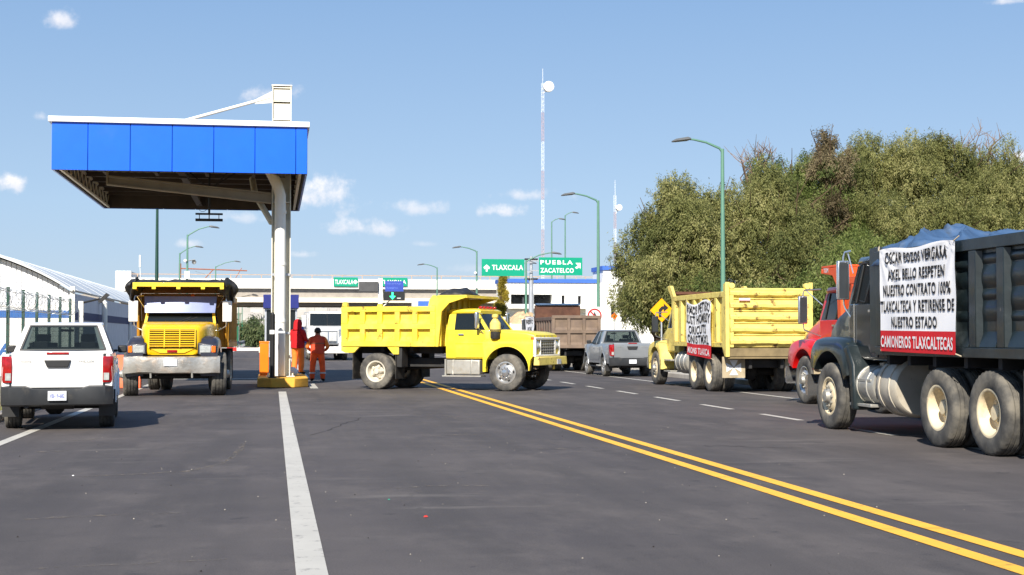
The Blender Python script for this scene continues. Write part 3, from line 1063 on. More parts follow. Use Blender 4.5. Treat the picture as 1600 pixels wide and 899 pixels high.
# ------------------------------------------------------------------ toll booth and lane signs farther on
tb = thing('toll_booth', 'grey toll booth with dark blue header beyond the column', 'toll booth', (.5, 97, 0))
b = MB()
b.box(-1.05, 1.05, -1.2, 1.2, .1, 1.15)
for x in (-1.05, .93):
    for y in (-1.2, 1.08):
        b.box(x, x + .12, y, y + .12, 1.152, 3.2)
b.box(-1.05, 1.05, -1.2, 1.2, 3.202, 3.3)
b.build('cabin', 'galv', tb, bevel=.01)
b = MB()
b.box(-.93, .93, -1.17, -1.15, 1.152, 3.2)
b.box(-1.02, -1.0, -1.08, 1.08, 1.152, 3.2)
b.box(1.0, 1.02, -1.08, 1.08, 1.152, 3.2)
b.box(-.93, .93, 1.15, 1.17, 1.152, 3.2)
b.build('window', 'glass_dark', tb)
b = MB()
b.box(-1.15, 1.15, -1.5, 1.5, 3.302, 4.2)
b.build('header', 'booth_blue', tb, bevel=.02)
pb = thing('notice_board', 'two blue panels on a white board beside the toll booth', 'notice board', (2.1, 100, 0))
b = MB()
b.box(-.35, .35, 0, .05, .8, 2.6)
b.cyl((0, .08, 0), (0, .08, .85), .04)
b.build('board', 'sign_white', pb)
b = MB()
b.box(-.28, .25, -.02, -.003, 1.95, 2.5)
b.box(-.28, .28, -.02, -.003, 1.0, 1.85)
b.build('panel', 'trim_blue', pb)

lg = thing('lane_sign_post', 'white post carrying a dark message board and a green arrow lane signal', 'sign post', (6.95, 95, 0))
b = MB()
b.box(-.14, .14, -.1, .1, 0, 5.3)
b.box(.14, .9, -.05, .05, 3.9, 3.98)
b.box(.14, .9, -.05, .05, 4.6, 4.68)
b.box(-.9, -.14, -.05, .05, 4.6, 4.68)
b.tube([(.14, 0, 3.4), (.7, 0, 3.9)], .04, 6)
b.build('post', 'steel_white', lg)
b = MB()
b.box(-1.42, -.14, -.3, -.12, 4.4, 5.05)
b.build('message_board', 'screen_grey', lg, bevel=.015)
b = MB()
b.box(.3, 1.5, -.3, -.12, 4.42, 5.1)
b.cur = 1
put_text(b, 'TELEPEAJE', .38, 1.35, 4.85, 4.98, lambda a, c: (a, -.306, c), 1, .01)
put_text(b, 'TARJETA', .38, 1.15, 4.56, 4.69, lambda a, c: (a, -.306, c), 1, .01)
M['sign_ink_pale'] = paint('sign_ink_pale', srgb(96, 122, 206), .5)
b.build('blue_board', ['sign_blue', 'sign_ink_pale'], lg)
b = MB()
b.box(.18, 1.6, -.3, -.12, 3.82, 4.4)
b.build('signal_box', 'screen_black', lg, bevel=.01)
b = MB()
b.prism([(.72, 4.36), (.84, 4.36), (.84, 4.12), (.98, 4.12), (.78, 3.88), (.58, 4.12), (.72, 4.12)], -.325, -.303, 'xz')
b.build('arrow', 'arrow_green', lg)
b = MB()
b.cur = 0
b.box(1.08, 1.32, -.325, -.303, 3.95, 4.0)
b.build('status_light', 'sign_white', lg)

sb = thing('booth_canopy_sign', 'white and blue booth end standing under the overpass', 'toll booth', (14.8, 145, 0))
b = MB()
b.box(-1.0, .9, -.6, .6, 0, 5.1)
b.build('wall', 'wall_white', sb)
b = MB()
b.box(-.45, .9, -.63, -.605, 4.4, 5.0)
b.box(-.1, .9, -.63, -.605, 3.4, 4.2)
b.build('blue_panel', 'trim_blue', sb)

# ------------------------------------------------------------------ overpass
ov = thing('overpass', 'long white concrete overpass crossing above the road', 'overpass', (0, 160, 0))
OX0, OX1 = -16.5, 60.
zb = 5.15


def deck(name, mat, z0, z1, y0, y1, x0=OX0, x1=OX1, bev=.02):
    b = MB()
    b.box(x0, x1, y0, y1, z0, z1)
    return b.build(name, mat, ov, bevel=bev)


deck('soffit', 'concrete_grey', zb - .32, zb + .35, 1.3, 11.)
deck('lower_ledge', 'beam_cream', zb + .02, zb + .58, 0.2, .98)
deck('girder', 'concrete_grey', zb + .6, zb + 1.55, .5, 11.5)
b = MB()
b.box(OX0, OX1, -.1, .1, zb + 1.56, zb + 2.62)
x = OX0 + 3
while x < OX1:
    x += 6.02
b.build('parapet', 'parapet_white', ov, bevel=.03)
b = MB()
b.box(OX0, OX1, 11.4, 11.6, zb + 1.56, zb + 2.62)
b.build('parapet', 'parapet_white', ov, bevel=.03)
b = MB()
b.box(OX0 - .3, OX0 + 1.35, -.16, 11.8, zb + 1.2, zb + 3.35)
b.build('end_block', 'parapet_white', ov, bevel=.03)
b = MB()
b.box(OX0 + 1.4, OX1, -.03, .03, zb + 3.0, zb + 3.07)
x = OX0 + 2
i = 0
while x < OX1:
    b.box(x - .04, x + .04, -.04, .04, zb + 2.622, zb + 2.978)
    i += 1
    x += 2.2 if i % 3 else 1.1
b.build('handrail', 'rail_rust', ov)
for xx in (OX0 - 1, 17.0, 44):
    b = MB()
    b.box(xx - .5, xx + .5, 1.5, 10.5, 0, zb - .004)
    b.build('pier', 'concrete_grey', ov, bevel=.03)
# abutment embankment on the left
b = MB()
b.prism([(-90, -.2), (-18, -.2), (-18, zb + 1.1), (-45, 3.5), (-90, .2)], 161.5, 170.5, 'xz')
tag(b.build('approach_ramp', 'concrete_grey'), kind='structure')


def overpass_sign(x0, x1, z0, z1, txt, label, arrow):
    t = thing('parapet_sign', label, 'road sign', ((x0 + x1) / 2, 159.75, 0))
    w = (x1 - x0) / 2
    b = MB()
    b.box(-w, w, -.04, .04, z0, z1)
    b.cur = 1
    put_text(b, txt, -w * .9, w * (.62 if arrow else .9), z0 + .25, z1 - .25, lambda a, c: (a, -.046, c), 1, .02)
    if arrow:
        cxx, cz, r = w * .8, (z0 + z1) / 2, .26
        b.prism([(cxx - r, cz), (cxx, cz + r), (cxx + r, cz), (cxx, cz - r)], -.05, -.043, 'xz', 1)
    b.build('panel', ['sign_green', 'ink_white'], t)
    b = MB()
    b.box(-w * .6, -w * .5, .042, .14, z0 + .1, z1 - .1)
    b.box(w * .5, w * .6, .042, .14, z0 + .1, z1 - .1)
    b.build('bracket', 'galv', t)


overpass_sign(6.55, 9.2, 6.95, 7.95, 'TLAXCALA', 'green destination sign fixed to the overpass left of the dark message board', True)
overpass_sign(11.6, 14.7, 7.0, 7.95, 'TLAXCALA', 'green overpass sign half hidden behind the blue lane board', False)

# rusty gantry frame standing on the bridge deck
rg = thing('rusty_frame', 'rusty steel post with long horizontal bar and diagonal brace on the overpass', 'gantry', (-10.2, 163, zb + 1.6))
b = MB()
b.box(-.13, .13, -.1, .1, 0, 2.75)
b.build('post', 'rust_steel', rg)
b = MB()
b.tube([(0, 0, 2.2), (7.3, 0, 2.0)], .07, 6)
b.tube([(1.7, 0, 0.0), (3.6, 0, 2.1)], .06, 6)
b.tube([(6.0, 0, 1.1), (6.7, 0, 2.3)], .04, 6)
b.build('bar', 'rust_steel', rg)

# ------------------------------------------------------------------ big green sign on its white mast
gs = thing('direction_sign', 'two green direction boards on one white mast before the white building', 'road sign', (17.95, 100, 0))
b = MB()
b.cyl((0, 0, 0), (0, 0, 5.6), .2, .17, n=14)
b.cyl((0, 0, 5.6), (0, 0, 7.1), .12, .1, n=12)
b.build('mast', 'galv', gs)
b = MB()
for z in (5.5, 6.9):
    for i in range(7):
        x = -.4 + .8 * i / 6
        b.box(x - .045, x + .045, -.2, .2, z - .05, z + .06)
    b.box(-.48, .48, -.05, .05, z - .02, z + .03)
b.build('clamp', 'steel_dark', gs)
p0, p1 = at(752.5, 431.5, 99.8), at(819, 405.5, 99.8)
q0, q1 = at(842, 430, 99.8), at(909.5, 403, 99.8)
ox = 17.95


def board(p0, p1, items):
    b = MB()
    x0, x1, z0, z1 = p0.x - ox, p1.x - ox, p0.z, p1.z
    b.box(x0, x1, -.28, -.22, z0, z1)
    b.box(min(x1, .1) if x0 < 0 else -.1, .1 if x0 < 0 else x0, -.2, -.14, (z0 + z1) / 2 - .05, (z0 + z1) / 2 + .05, 0) if False else None
    W_, H_ = x1 - x0, z1 - z0
    fn = lambda a, c: (x0 + W_ * a, -.286, z0 + H_ * c)
    for s, a0, a1, c0, c1, sp in items:
        if s == 'UP':
            cxx, cyy = (a0 + a1) / 2, (c0 + c1) / 2
            pts = [(cxx, c1), (a1, cyy + .04), (a1 - .02, cyy - .07), (cxx + .02, cyy - .03), (cxx + .02, c0), (cxx - .02, c0), (cxx - .02, cyy - .03), (a0 + .02, cyy - .07), (a0, cyy + .04)]
        elif s == 'DIAG':
            pts = [(a1, c1), (a1, c0 + .06), (a1 - .035, c0 + .13), (a0 + .045, c0), (a0, c0 + .1), (a1 - .07, c1 - .17), (a0 + .03, c1 - .02)]
            pts = [(a1, c1), (a1, c1 - .34), (a1 - .03, c1 - .26), (a0 + .03, c0), (a0, c0 + .09), (a1 - .062, c1 - .16), (a1 - .12, c1)]
        else:
            put_text(b, s, a0, a1, c0, c1, fn, 1, .03, sp)
            continue
        base = [fn(a, c) for a, c in pts]
        b.add(base, [tuple(range(len(base)))], 1)
    b.build('board', ['sign_green', 'ink_white'], gs, recalc=False)
    b = MB()
    for c in (.25, .8):
        z = z0 + H_ * c
        if x0 < 0:
            b.box(x0 + .3, .05, -.215, -.13, z - .04, z + .04)
        else:
            b.box(-.05, x1 - .3, -.215, -.13, z - .04, z + .04)
    b.build('bracket', 'galv', gs)


board(p0, p1, [('UP', .04, .19, .26, .68, 1), ('TLAXCALA', .24, .97, .36, .66, 1.15)])
board(q0, q1, [('PUEBLA', .03, .78, .60, .84, 1.3), ('ZACATELCO', .03, .80, .13, .40, 1.15), ('DIAG', .83, .96, .36, .70, 1)])

# ------------------------------------------------------------------ white building with blue parapet
wb = thing('white_building', 'white flat roofed building with blue parapet band behind the parked trucks', 'building', (17.2, 110, 0))
def facade(name, x0, x1, y0, y1, z1, wins):
    """a wall block with recessed dark openings on its near face"""
    b = MB()
    xs_ = sorted({x0, x1, *[w[0] for w in wins], *[w[1] for w in wins]})
    zs_ = sorted({0, z1, *[w[2] for w in wins], *[w[3] for w in wins]})
    for i in range(len(xs_) - 1):
        for j in range(len(zs_) - 1):
            xm, zm = (xs_[i] + xs_[i + 1]) / 2, (zs_[j] + zs_[j + 1]) / 2
            hole = any(w[0] < xm < w[1] and w[2] < zm < w[3] for w in wins)
            a, c, e, f = xs_[i], xs_[i + 1], zs_[j], zs_[j + 1]
            if not hole:
                b.add([(a, y0, e), (c, y0, e), (c, y0, f), (a, y0, f)], [(0, 1, 2, 3)])
    for w in wins:
        dpt = w[4]
        b.add([(w[0], y0, w[2]), (w[1], y0, w[2]), (w[1], y0 + dpt, w[2]), (w[0], y0 + dpt, w[2]),
               (w[0], y0, w[3]), (w[1], y0, w[3]), (w[1], y0 + dpt, w[3]), (w[0], y0 + dpt, w[3])],
              [(0, 1, 2, 3), (4, 7, 6, 5), (0, 3, 7, 4), (1, 5, 6, 2)])
    b.add([(x0, y0, 0), (x0, y1, 0), (x0, y1, z1), (x0, y0, z1)], [(0, 1, 2, 3)])
    b.add([(x1, y0, 0), (x1, y1, 0), (x1, y1, z1), (x1, y0, z1)], [(3, 2, 1, 0)])
    b.add([(x0, y1, 0), (x1, y1, 0), (x1, y1, z1), (x0, y1, z1)], [(3, 2, 1, 0)])
    b.add([(x0, y0, z1), (x1, y0, z1), (x1, y1, z1), (x0, y1, z1)], [(0, 1, 2, 3)])
    wall = b.build(name, 'wall_white', wb, smooth=False, recalc=False)
    for w in wins:
        b = MB()
        b.add([(w[0], y0 + w[4] - .02, w[2]), (w[1], y0 + w[4] - .02, w[2]), (w[1], y0 + w[4] - .02, w[3]), (w[0], y0 + w[4] - .02, w[3])], [(0, 1, 2, 3)])
        wo = b.build('window', 'window_dark', wb, recalc=False)
        b = MB()
        nm = max(1, int((w[1] - w[0]) / .8))
        for i in range(nm + 1):
            x = w[0] + .03 + (w[1] - w[0] - .06) * i / nm
            b.box(x - .03, x + .03, y0 + w[4] - .07, y0 + w[4] - .024, w[2] + .002, w[3] - .002)
        b.build('frame', 'steel_dark', wb if False else wo)


facade('wall', .3, 8.15, 0, 3.2, 5.62, [(.95, 2.5, 3.95, 4.72, .9), (2.75, 4.25, 3.95, 4.72, .9), (4.95, 5.2, 3.95, 4.65, .2), (6.25, 6.5, 3.95, 4.62, .2), (1.0, 2.2, .6, 2.2, .2), (4.0, 5.6, .6, 2.2, .2)])
facade('wall', 8.16, 15.2, -.6, 3.2, 6.62, [(8.75, 9.05, 2.9, 3.9, .2), (9.6, 10.0, 2.6, 3.9, .2), (11, 12.4, 3.2, 4.6, .2)])
b = MB()
b.box(.2, 7.95, -.12, 3.3, 5.622, 5.92)
b.build('parapet_band', 'trim_blue', wb)
b = MB()
b.box(8.05, 15.3, -.72, 3.3, 6.622, 6.95)
b.build('parapet_band', 'trim_blue', wb)
b = MB()
b.box(.5, 7.9, -.9, -.003, 3.6, 3.94)
b.build('balcony', 'wall_white', wb)
b = MB()
b.cyl((1.9, -.05, 4.0), (1.9, -.05, 4.5), .01)
b.build('conduit', 'galv', wb)

# ------------------------------------------------------------------ barrel-roofed shed and wall on the left
sh = thing('barrel_shed', 'white barrel roofed shed with ribbed gable and blue stripe', 'shed', (-7.4, 55.9, 0))
SP, EH, RISE, LEN = 12.4, 3.15, 1.85, 46
rad = ((SP / 2) ** 2 + RISE ** 2) / (2 * RISE)


def arc(k, n=32, off=0.):
    half = math.asin((SP / 2) / rad)
    a = half - 2 * half * k / n
    return (-SP / 2 + (rad + off) * math.sin(a), EH + RISE - rad + (rad + off) * math.cos(a))


b = MB()
pts = [arc(k) for k in range(33)]
b.prism([(0.0, 0), (0, 2.64), (-SP, 2.64), (-SP, 0)], 0, .2, 'xz')
b.build('gable_wall', 'wall_white', sh)
b = MB()
nr = 66
for i in range(nr):
    xa, xb = -SP * i / nr, -SP * (i + .82) / nr
    xc = -SP * (i + 1) / nr

    def zt(x):
        return EH + RISE - rad + math.sqrt(max(0, rad ** 2 - (x + SP / 2) ** 2)) - .06
    b.hexa([(xb, .03, 2.65), (xa, .03, 2.65), (xa, .1, 2.65), (xb, .1, 2.65), (xb, .03, zt(xb)), (xa, .03, zt(xa)), (xa, .1, zt(xa)), (xb, .1, zt(xb))])
    b.hexa([(xc, .075, 2.65), (xb, .075, 2.65), (xb, .1, 2.65), (xc, .1, 2.65), (xc, .075, zt(xc)), (xb, .075, zt(xb)), (xb, .1, zt(xb)), (xc, .1, zt(xc))])
b.build('gable_cladding', 'clad_white', sh, smooth=False)
b = MB()
rings = []
for y in (-.35, LEN):
    rings.append([(x, y, z) for x, z in [arc(k, off=.08) for k in range(33)]] + [(x, y, z) for x, z in [arc(32 - k, off=.0) for k in range(33)]])
b.loft(rings)
for j in range(12):
    y = 1.0 + j * 4
    rr_ = []
    for yy in (y, y + .05):
        rr_.append([(x, yy, z) for x, z in [arc(k, off=.095) for k in range(33)]] + [(x, yy, z) for x, z in [arc(32 - k, off=.082) for k in range(33)]])
    b.loft(rr_)
b.build('roof', 'roof_sheet', sh, ang=30)
b = MB()
b.box(-.2, 0.0, .21, LEN, 0, EH - .06)
b.box(-SP, -SP + .2, .21, LEN, 0, EH - .06)
b.box(-SP + .21, -.21, LEN - .2, LEN, 0, EH - .06)
b.build('side_wall', 'wall_side_shaded', sh)
b = MB()
b.box(-SP, .004, -.012, -.002, 2.17, 2.45)
b.build('blue_stripe', 'stripe_blue', sh)
b = MB()
b.box(.002, .014, -.012, LEN, 2.1, 2.42)
b.build('blue_stripe', 'stripe_blue_shaded', sh)
b = MB()
b.tube([(.25, 8.0, 2.9), (.25, 8.0, 2.0), (.12, 8.0, .1)], .12, 10)
b.build('downpipe', 'steel_white', sh)
b = MB()
b.tube([(-.1, 8.0, 2.95), (.15, 8.0, 3.05), (.25, 8.0, 2.85)], .14, 10)
b.build('downpipe', 'steel_white', sh)
b = MB()
b.tube([(.08, 21.0, 0.1), (.08, 21.0, 3.0)], .07, 8)
b.build('downpipe', 'steel_white', sh)
b = MB()
put_text(b, 'DA', -3.3, -2.05, .76, 1.22, lambda a, c: (a, -.004, c), 0, .03)
b.build('lettering', 'stripe_blue', sh, recalc=False)
b = MB()
b.box(-.08, .08, -.2, -.04, 0, 3.35)
b.build('corner_post', 'steel_white', sh)

# fence of green posts with wire and coils
fe = thing('wire_fence', 'green post wire fence with barbed coils before the white shed', 'fence', (-6.0, 30, 0))
ys = [32.4 - 30 + 2.05 * k for k in range(-7, 7)]
for k, y in enumerate(ys):
    b = MB()
    b.box(-.035, .035, y - .035, y + .035, -.05, 2.62)
    b.build('post', 'pole_dark', fe)
b = MB()
for i in range(15):
    z = .1 + 1.95 * i / 14
    b.tube([(.07, ys[0], z), (.07, ys[-1], z)], .0035, 3)
yy = ys[0]
while yy < ys[-1]:
    b.tube([(.07, yy, .05), (.07, yy, 2.1)], .0025, 3)
    yy += .22
b.build('wire_mesh', 'wire', fe)
b = MB()
pts = []
ny = int((ys[-1] - ys[0]) / .28) * 12
for i in range(ny + 1):
    a = 2 * PI * i / 12
    pts.append((.0 + .24 * math.cos(a) + .02 * math.sin(i * 1.7), ys[0] + (ys[-1] - ys[0]) * i / ny + .1 * math.sin(i * .7), 2.34 + .24 * math.sin(a)))
b.tube(pts, .006, 3)
b.tube([(.1, ys[0], 2.15), (.1, ys[-1], 2.15)], .008, 3)
b.tube([(.1, ys[0], 2.5), (.1, ys[-1], 2.5)], .008, 3)
b.build('razor_wire', 'wire', fe)

cp = thing('camera_post', 'short white post with a small dark camera at the fence end', 'camera post', (-5.75, 45.2, 0))
b = MB()
b.box(-.07, .07, -.07, .07, 0, 2.55)
b.build('post', 'steel_white', cp)
b = MB()
b.tube([(.05, 0, 2.5), (.55, -.1, 2.62)], .03, 6)
b.hexa([(.5, -.15, 2.55), (.6, -.15, 2.5), (.6, -.03, 2.5), (.5, -.03, 2.55), (.75, -.15, 2.8), (.85, -.15, 2.74), (.85, -.03, 2.74), (.75, -.03, 2.8)])
b.build('camera', 'steel_dark', cp)

# orange water-filled barrier by the shed
jb = MB()
jb.loft([[(-.62 * s_, y, z) for s_, y, z in ((1, -.22, 0), (1, -.22, .18), (1, -.09, .62), (1, -.06, .95), (1, .06, .95), (1, .09, .62), (1, .22, .18), (1, .22, 0))],
         [(.62 * s_, y, z) for s_, y, z in ((1, -.22, 0), (1, -.22, .18), (1, -.09, .62), (1, -.06, .95), (1, .06, .95), (1, .09, .62), (1, .22, .18), (1, .22, 0))]])
o = jb.build('plastic_barrier', 'jersey_orange', bevel=.02)
o.location = (-4.35, 42.6, .004)
tag(o, 'orange plastic road barrier between white pickup and black fendered dump truck', 'barrier')

# ------------------------------------------------------------------ wheels
_wheel_cache = {}


def wheel_mesh(Rad, w, rim_r, style, blocks):
    """tyre and rim meshes, axis along y, outer face towards +y"""
    key = (Rad, w, rim_r, style, blocks)
    if key in _wheel_cache:
        return _wheel_cache[key]
    h = w / 2
    t = MB()
    prof = [(rim_r - .01, -h * .8), (rim_r + .02, -h * .98), (Rad * .78, -h * 1.04), (Rad * .93, -h * 1.0), (Rad - .012, -h * .9), (Rad, -h * .78)]
    for gx in (-.45, 0, .45):
        prof += [(Rad, h * (gx - .07)), (Rad - .014, h * (gx - .05)), (Rad - .014, h * (gx + .05)), (Rad, h * (gx + .07))]
    prof += [(Rad, h * .78), (Rad - .012, h * .9), (Rad * .93, h * 1.0), (Rad * .78, h * 1.04), (rim_r + .02, h * .98), (rim_r - .01, h * .8)]
    last = len(prof)
    N = 72 if blocks else 36

    def mod(i, k, r):
        if blocks and r > Rad - .013 and (k <= 5 or k >= last - 6) and i % 2:
            return r - .016
        return r
    t.lathe(prof, n=N, mod=mod)
    r = MB()
    if style == 'dish':          # deep rear dual rim with the axle hub inside
        r.lathe([(rim_r + .012, h * .80), (rim_r + .012, h * .93), (rim_r - .012, h * .95), (rim_r - .03, h * .86), (rim_r - .05, h * .1), (rim_r - .07, -h * .28), (rim_r * .62, -h * .42), (rim_r * .45, -h * .40)], n=40)
        r.lathe([(rim_r * .46, -h * .42), (rim_r * .44, -h * .1), (rim_r * .34, h * .16), (rim_r * .30, h * .4), (.0, h * .42)], n=20, m=1)
        for i in range(8):
            a = 2 * PI * i / 8
            r.cyl((math.cos(a) * rim_r * .54, -h * .41, math.sin(a) * rim_r * .54), (math.cos(a) * rim_r * .54, -h * .12, math.sin(a) * rim_r * .54), .018, n=6, m=1)
        for i in range(6):
            a = 2 * PI * (i + .5) / 6
            r.cyl((math.cos(a) * rim_r * .36, h * .1, math.sin(a) * rim_r * .36), (math.cos(a) * rim_r * .36, h * .26, math.sin(a) * rim_r * .36), .016, n=6, m=1)
    elif style == 'front':       # convex front disc, hub and nuts, hand holes
        r.lathe([(rim_r + .012, h * .80), (rim_r + .012, h * .93), (rim_r - .012, h * .95), (rim_r - .04, h * .7), (rim_r * .8, h * .62), (rim_r * .74, h * .78), (rim_r * .5, h * .98), (rim_r * .42, h * .98)], n=40)
        r.lathe([(rim_r * .43, h * .97), (rim_r * .36, h * 1.1), (rim_r * .30, h * 1.5), (.0, h * 1.56)], n=20, m=1)
        for i in range(10):
            a = 2 * PI * i / 10
            r.cyl((math.cos(a) * rim_r * .52, h * .9, math.sin(a) * rim_r * .52), (math.cos(a) * rim_r * .52, h * 1.16, math.sin(a) * rim_r * .52), .02, n=6, m=1)
            a2 = 2 * PI * (i + .5) / 10
            if i % 2 == 0:
                c = Vector((math.cos(a2) * rim_r * .78, h * .70, math.sin(a2) * rim_r * .78))
                r.cyl(c, c + Vector((0, h * .09, 0)), .036, n=10, m=2)
    elif style == 'spoke':       # open cast hub with lugs (older rims)
        r.lathe([(rim_r + .012, h * .80), (rim_r + .012, h * .93), (rim_r - .012, h * .95), (rim_r - .03, h * .86), (rim_r - .05, h * .0), (rim_r - .07, -h * .28), (rim_r * .60, -h * .36)], n=40)
        r.lathe([(rim_r * .62, -h * .37), (rim_r * .46, h * .0), (rim_r * .34, h * .3), (rim_r * .26, h * .75), (.0, h * .8)], n=20, m=1)
        for i in range(5):
            a = 2 * PI * i / 5 + .3
            d = Vector((math.cos(a), 0, math.sin(a)))
            r.tube([d * rim_r * .3 + Vector((0, h * .2, 0)), d * rim_r * .66 + Vector((0, -h * .1, 0))], [.06, .04], 6, m=1)
            r.cyl(d * rim_r * .5 + Vector((0, h * .0, 0)), d * rim_r * .5 + Vector((0, h * .32, 0)), .022, n=6, m=1)
    elif style == 'car':
        r.lathe([(rim_r + .008, h * .80), (rim_r + .008, h * .92), (rim_r - .012, h * .93), (rim_r - .03, h * .5), (rim_r - .04, -h * .4), (.0, -h * .4)], n=36, m=2)
        r.lathe([(rim_r + .010, h * .80), (rim_r + .010, h * .93), (rim_r - .016, h * .94), (rim_r - .025, h * .8)], n=36)
        for i in range(6):
            a = 2 * PI * i / 6
            d = Vector((math.cos(a), 0, math.sin(a)))
            s_ = Vector((-math.sin(a), 0, math.cos(a)))
            r.hexa([d * .03 + s_ * .05 + Vector((0, h * .55, 0)), d * rim_r * .97 + s_ * .045 + Vector((0, h * .62, 0)), d * rim_r * .97 - s_ * .045 + Vector((0, h * .62, 0)), d * .03 - s_ * .05 + Vector((0, h * .55, 0)),
                    d * .03 + s_ * .03 + Vector((0, h * .8, 0)), d * rim_r * .97 + s_ * .03 + Vector((0, h * .86, 0)), d * rim_r * .97 - s_ * .03 + Vector((0, h * .86, 0)), d * .03 - s_ * .03 + Vector((0, h * .8, 0))])
        r.cyl((0, h * .5, 0), (0, h * .84, 0), .06, n=14)
    _wheel_cache[key] = (t, r)
    return t, r


_wm = {}


def put_wheel(root, x, y, Rad, w, rim_r, style, rim_mats, steer=0., blocks=True, tyre='rubber'):
    """outer face looks away from the vehicle's middle"""
    key = (Rad, w, rim_r, style, blocks, tuple(rim_mats), tyre)
    t, r = wheel_mesh(Rad, w, rim_r, style, blocks)
    if key not in _wm:
        o = t.build('wheel', tyre, root, ang=50)
        ri = r.build('rim', list(rim_mats), o, ang=45)
        _wm[key] = (o.data, ri.data)
    else:
        o = bpy.data.objects.new('wheel', _wm[key][0])
        COL.objects.link(o)
        o.parent = root
        ri = bpy.data.objects.new('rim', _wm[key][1])
        COL.objects.link(ri)
        ri.parent = o
    o.location = (x, y, Rad - .004)
    o.rotation_euler = (0, random.uniform(0, 6.28), (0 if y > 0 else PI) + steer)
    o.rotation_mode = 'ZYX' if False else 'XYZ'
    # spin about the axle first, then face outwards
    o.rotation_euler = (Matrix.Rotation((0 if y > 0 else PI) + steer, 3, 'Z') @ Matrix.Rotation(random.uniform(0, 6.28), 3, 'Y')).to_euler()
    return o


# ------------------------------------------------------------------ truck pieces
def chassis(root, x0, x1, rear_axles, front_axle, Rt, tank=None):
    b = MB()
    for s in (-1, 1):
        b.box(x0, x1, s * .43 - .04, s * .43 + .04, Rt + .12, Rt + .36)
    for x in [x0 + .3, *rear_axles, (x0 + x1) / 2, x1 - .5]:
        b.box(x - .06, x + .06, -.39, .39, Rt + .14, Rt + .34)
    for x in rear_axles:
        b.cyl((x, -.95, Rt), (x, .95, Rt), .1, n=10)
        b.ball((x, 0, Rt), (.24, .22, .24), 6)
    b.cyl((front_axle, -.85, Rt - .06), (front_axle, .85, Rt - .06), .07, n=10)
    if len(rear_axles) == 2:
        xm = sum(rear_axles) / 2
        for s in (-1, 1):
            b.prism([(rear_axles[0] + .1, Rt + .02), (xm, Rt + .2), (rear_axles[1] - .1, Rt + .02), (rear_axles[1] - .1, Rt - .08), (xm, Rt + .04), (rear_axles[0] + .1, Rt - .08)], s * .5 - .05, s * .5 + .05)
    else:
        for s in (-1, 1):
            x = rear_axles[0]
            b.prism([(x - .7, Rt + .16), (x, Rt + .04), (x + .7, Rt + .16), (x + .7, Rt + .12), (x, Rt - .06), (x - .7, Rt + .12)], s * .5 - .04, s * .5 + .04)
    for s in (-1, 1):
        b.prism([(front_axle - .6, Rt + .1), (front_axle, Rt + .0), (front_axle + .6, Rt + .1), (front_axle + .6, Rt + .06), (front_axle, Rt - .08), (front_axle - .6, Rt + .06)], s * .42 - .03, s * .42 + .03)
    b.box(front_axle - .55, front_axle + .45, -.34, .34, Rt + .1, Rt + .72)
    b.cyl((rear_axles[-1], 0, Rt + .05), (front_axle - .7, 0, Rt + .22), .06, n=8)
    return b.build('chassis', 'chassis', root, bevel=.008)


def side_poly_band(b, pts, y0, y1):
    b.prism(pts, y0, y1)


def recessed_wall(b, along0, along1, z0, z1, face, out, cols, rows, post, rail, depth, axis, slope=.5):
    """pressed-steel wall: posts and rails standing out by depth, each bay with a sloping shelf at its foot"""
    def P(a, d, z):
        return (a, face + out * d, z) if axis == 'x' else (face + out * d, a, z)

    def bx(a0, a1, c0, c1, d0=0., d1=depth):
        b.hexa([P(a0, d0, c0), P(a1, d0, c0), P(a1, d1, c0), P(a0, d1, c0), P(a0, d0, c1), P(a1, d0, c1), P(a1, d1, c1), P(a0, d1, c1)])
    ws = (along1 - along0 - post * (cols + 1)) / cols
    hs = (z1 - z0 - rail * (rows + 1)) / rows
    for r_ in range(rows + 1):
        zz = z0 + r_ * (hs + rail)
        bx(along0, along1, zz, zz + rail)
    for c_ in range(cols + 1):
        aa = along0 + c_ * (ws + post)
        for r_ in range(rows):
            zz = z0 + rail + r_ * (hs + rail)
            bx(aa, aa + post, zz + .001, zz + hs - .001, 0, depth - .003)
    for c_ in range(cols):
        for r_ in range(rows):
            a0 = along0 + post + c_ * (ws + post)
            a1 = a0 + ws
            zz = z0 + rail + r_ * (hs + rail)
            sl = hs * slope
            b.add([P(a0, 0, zz + sl), P(a1, 0, zz + sl), P(a1, depth - .004, zz), P(a0, depth - .004, zz), P(a0, 0, zz), P(a1, 0, zz)],
                  [(0, 1, 2, 3), (4, 5, 1, 0), (4, 3, 2, 5), (0, 3, 4), (1, 5, 2)])


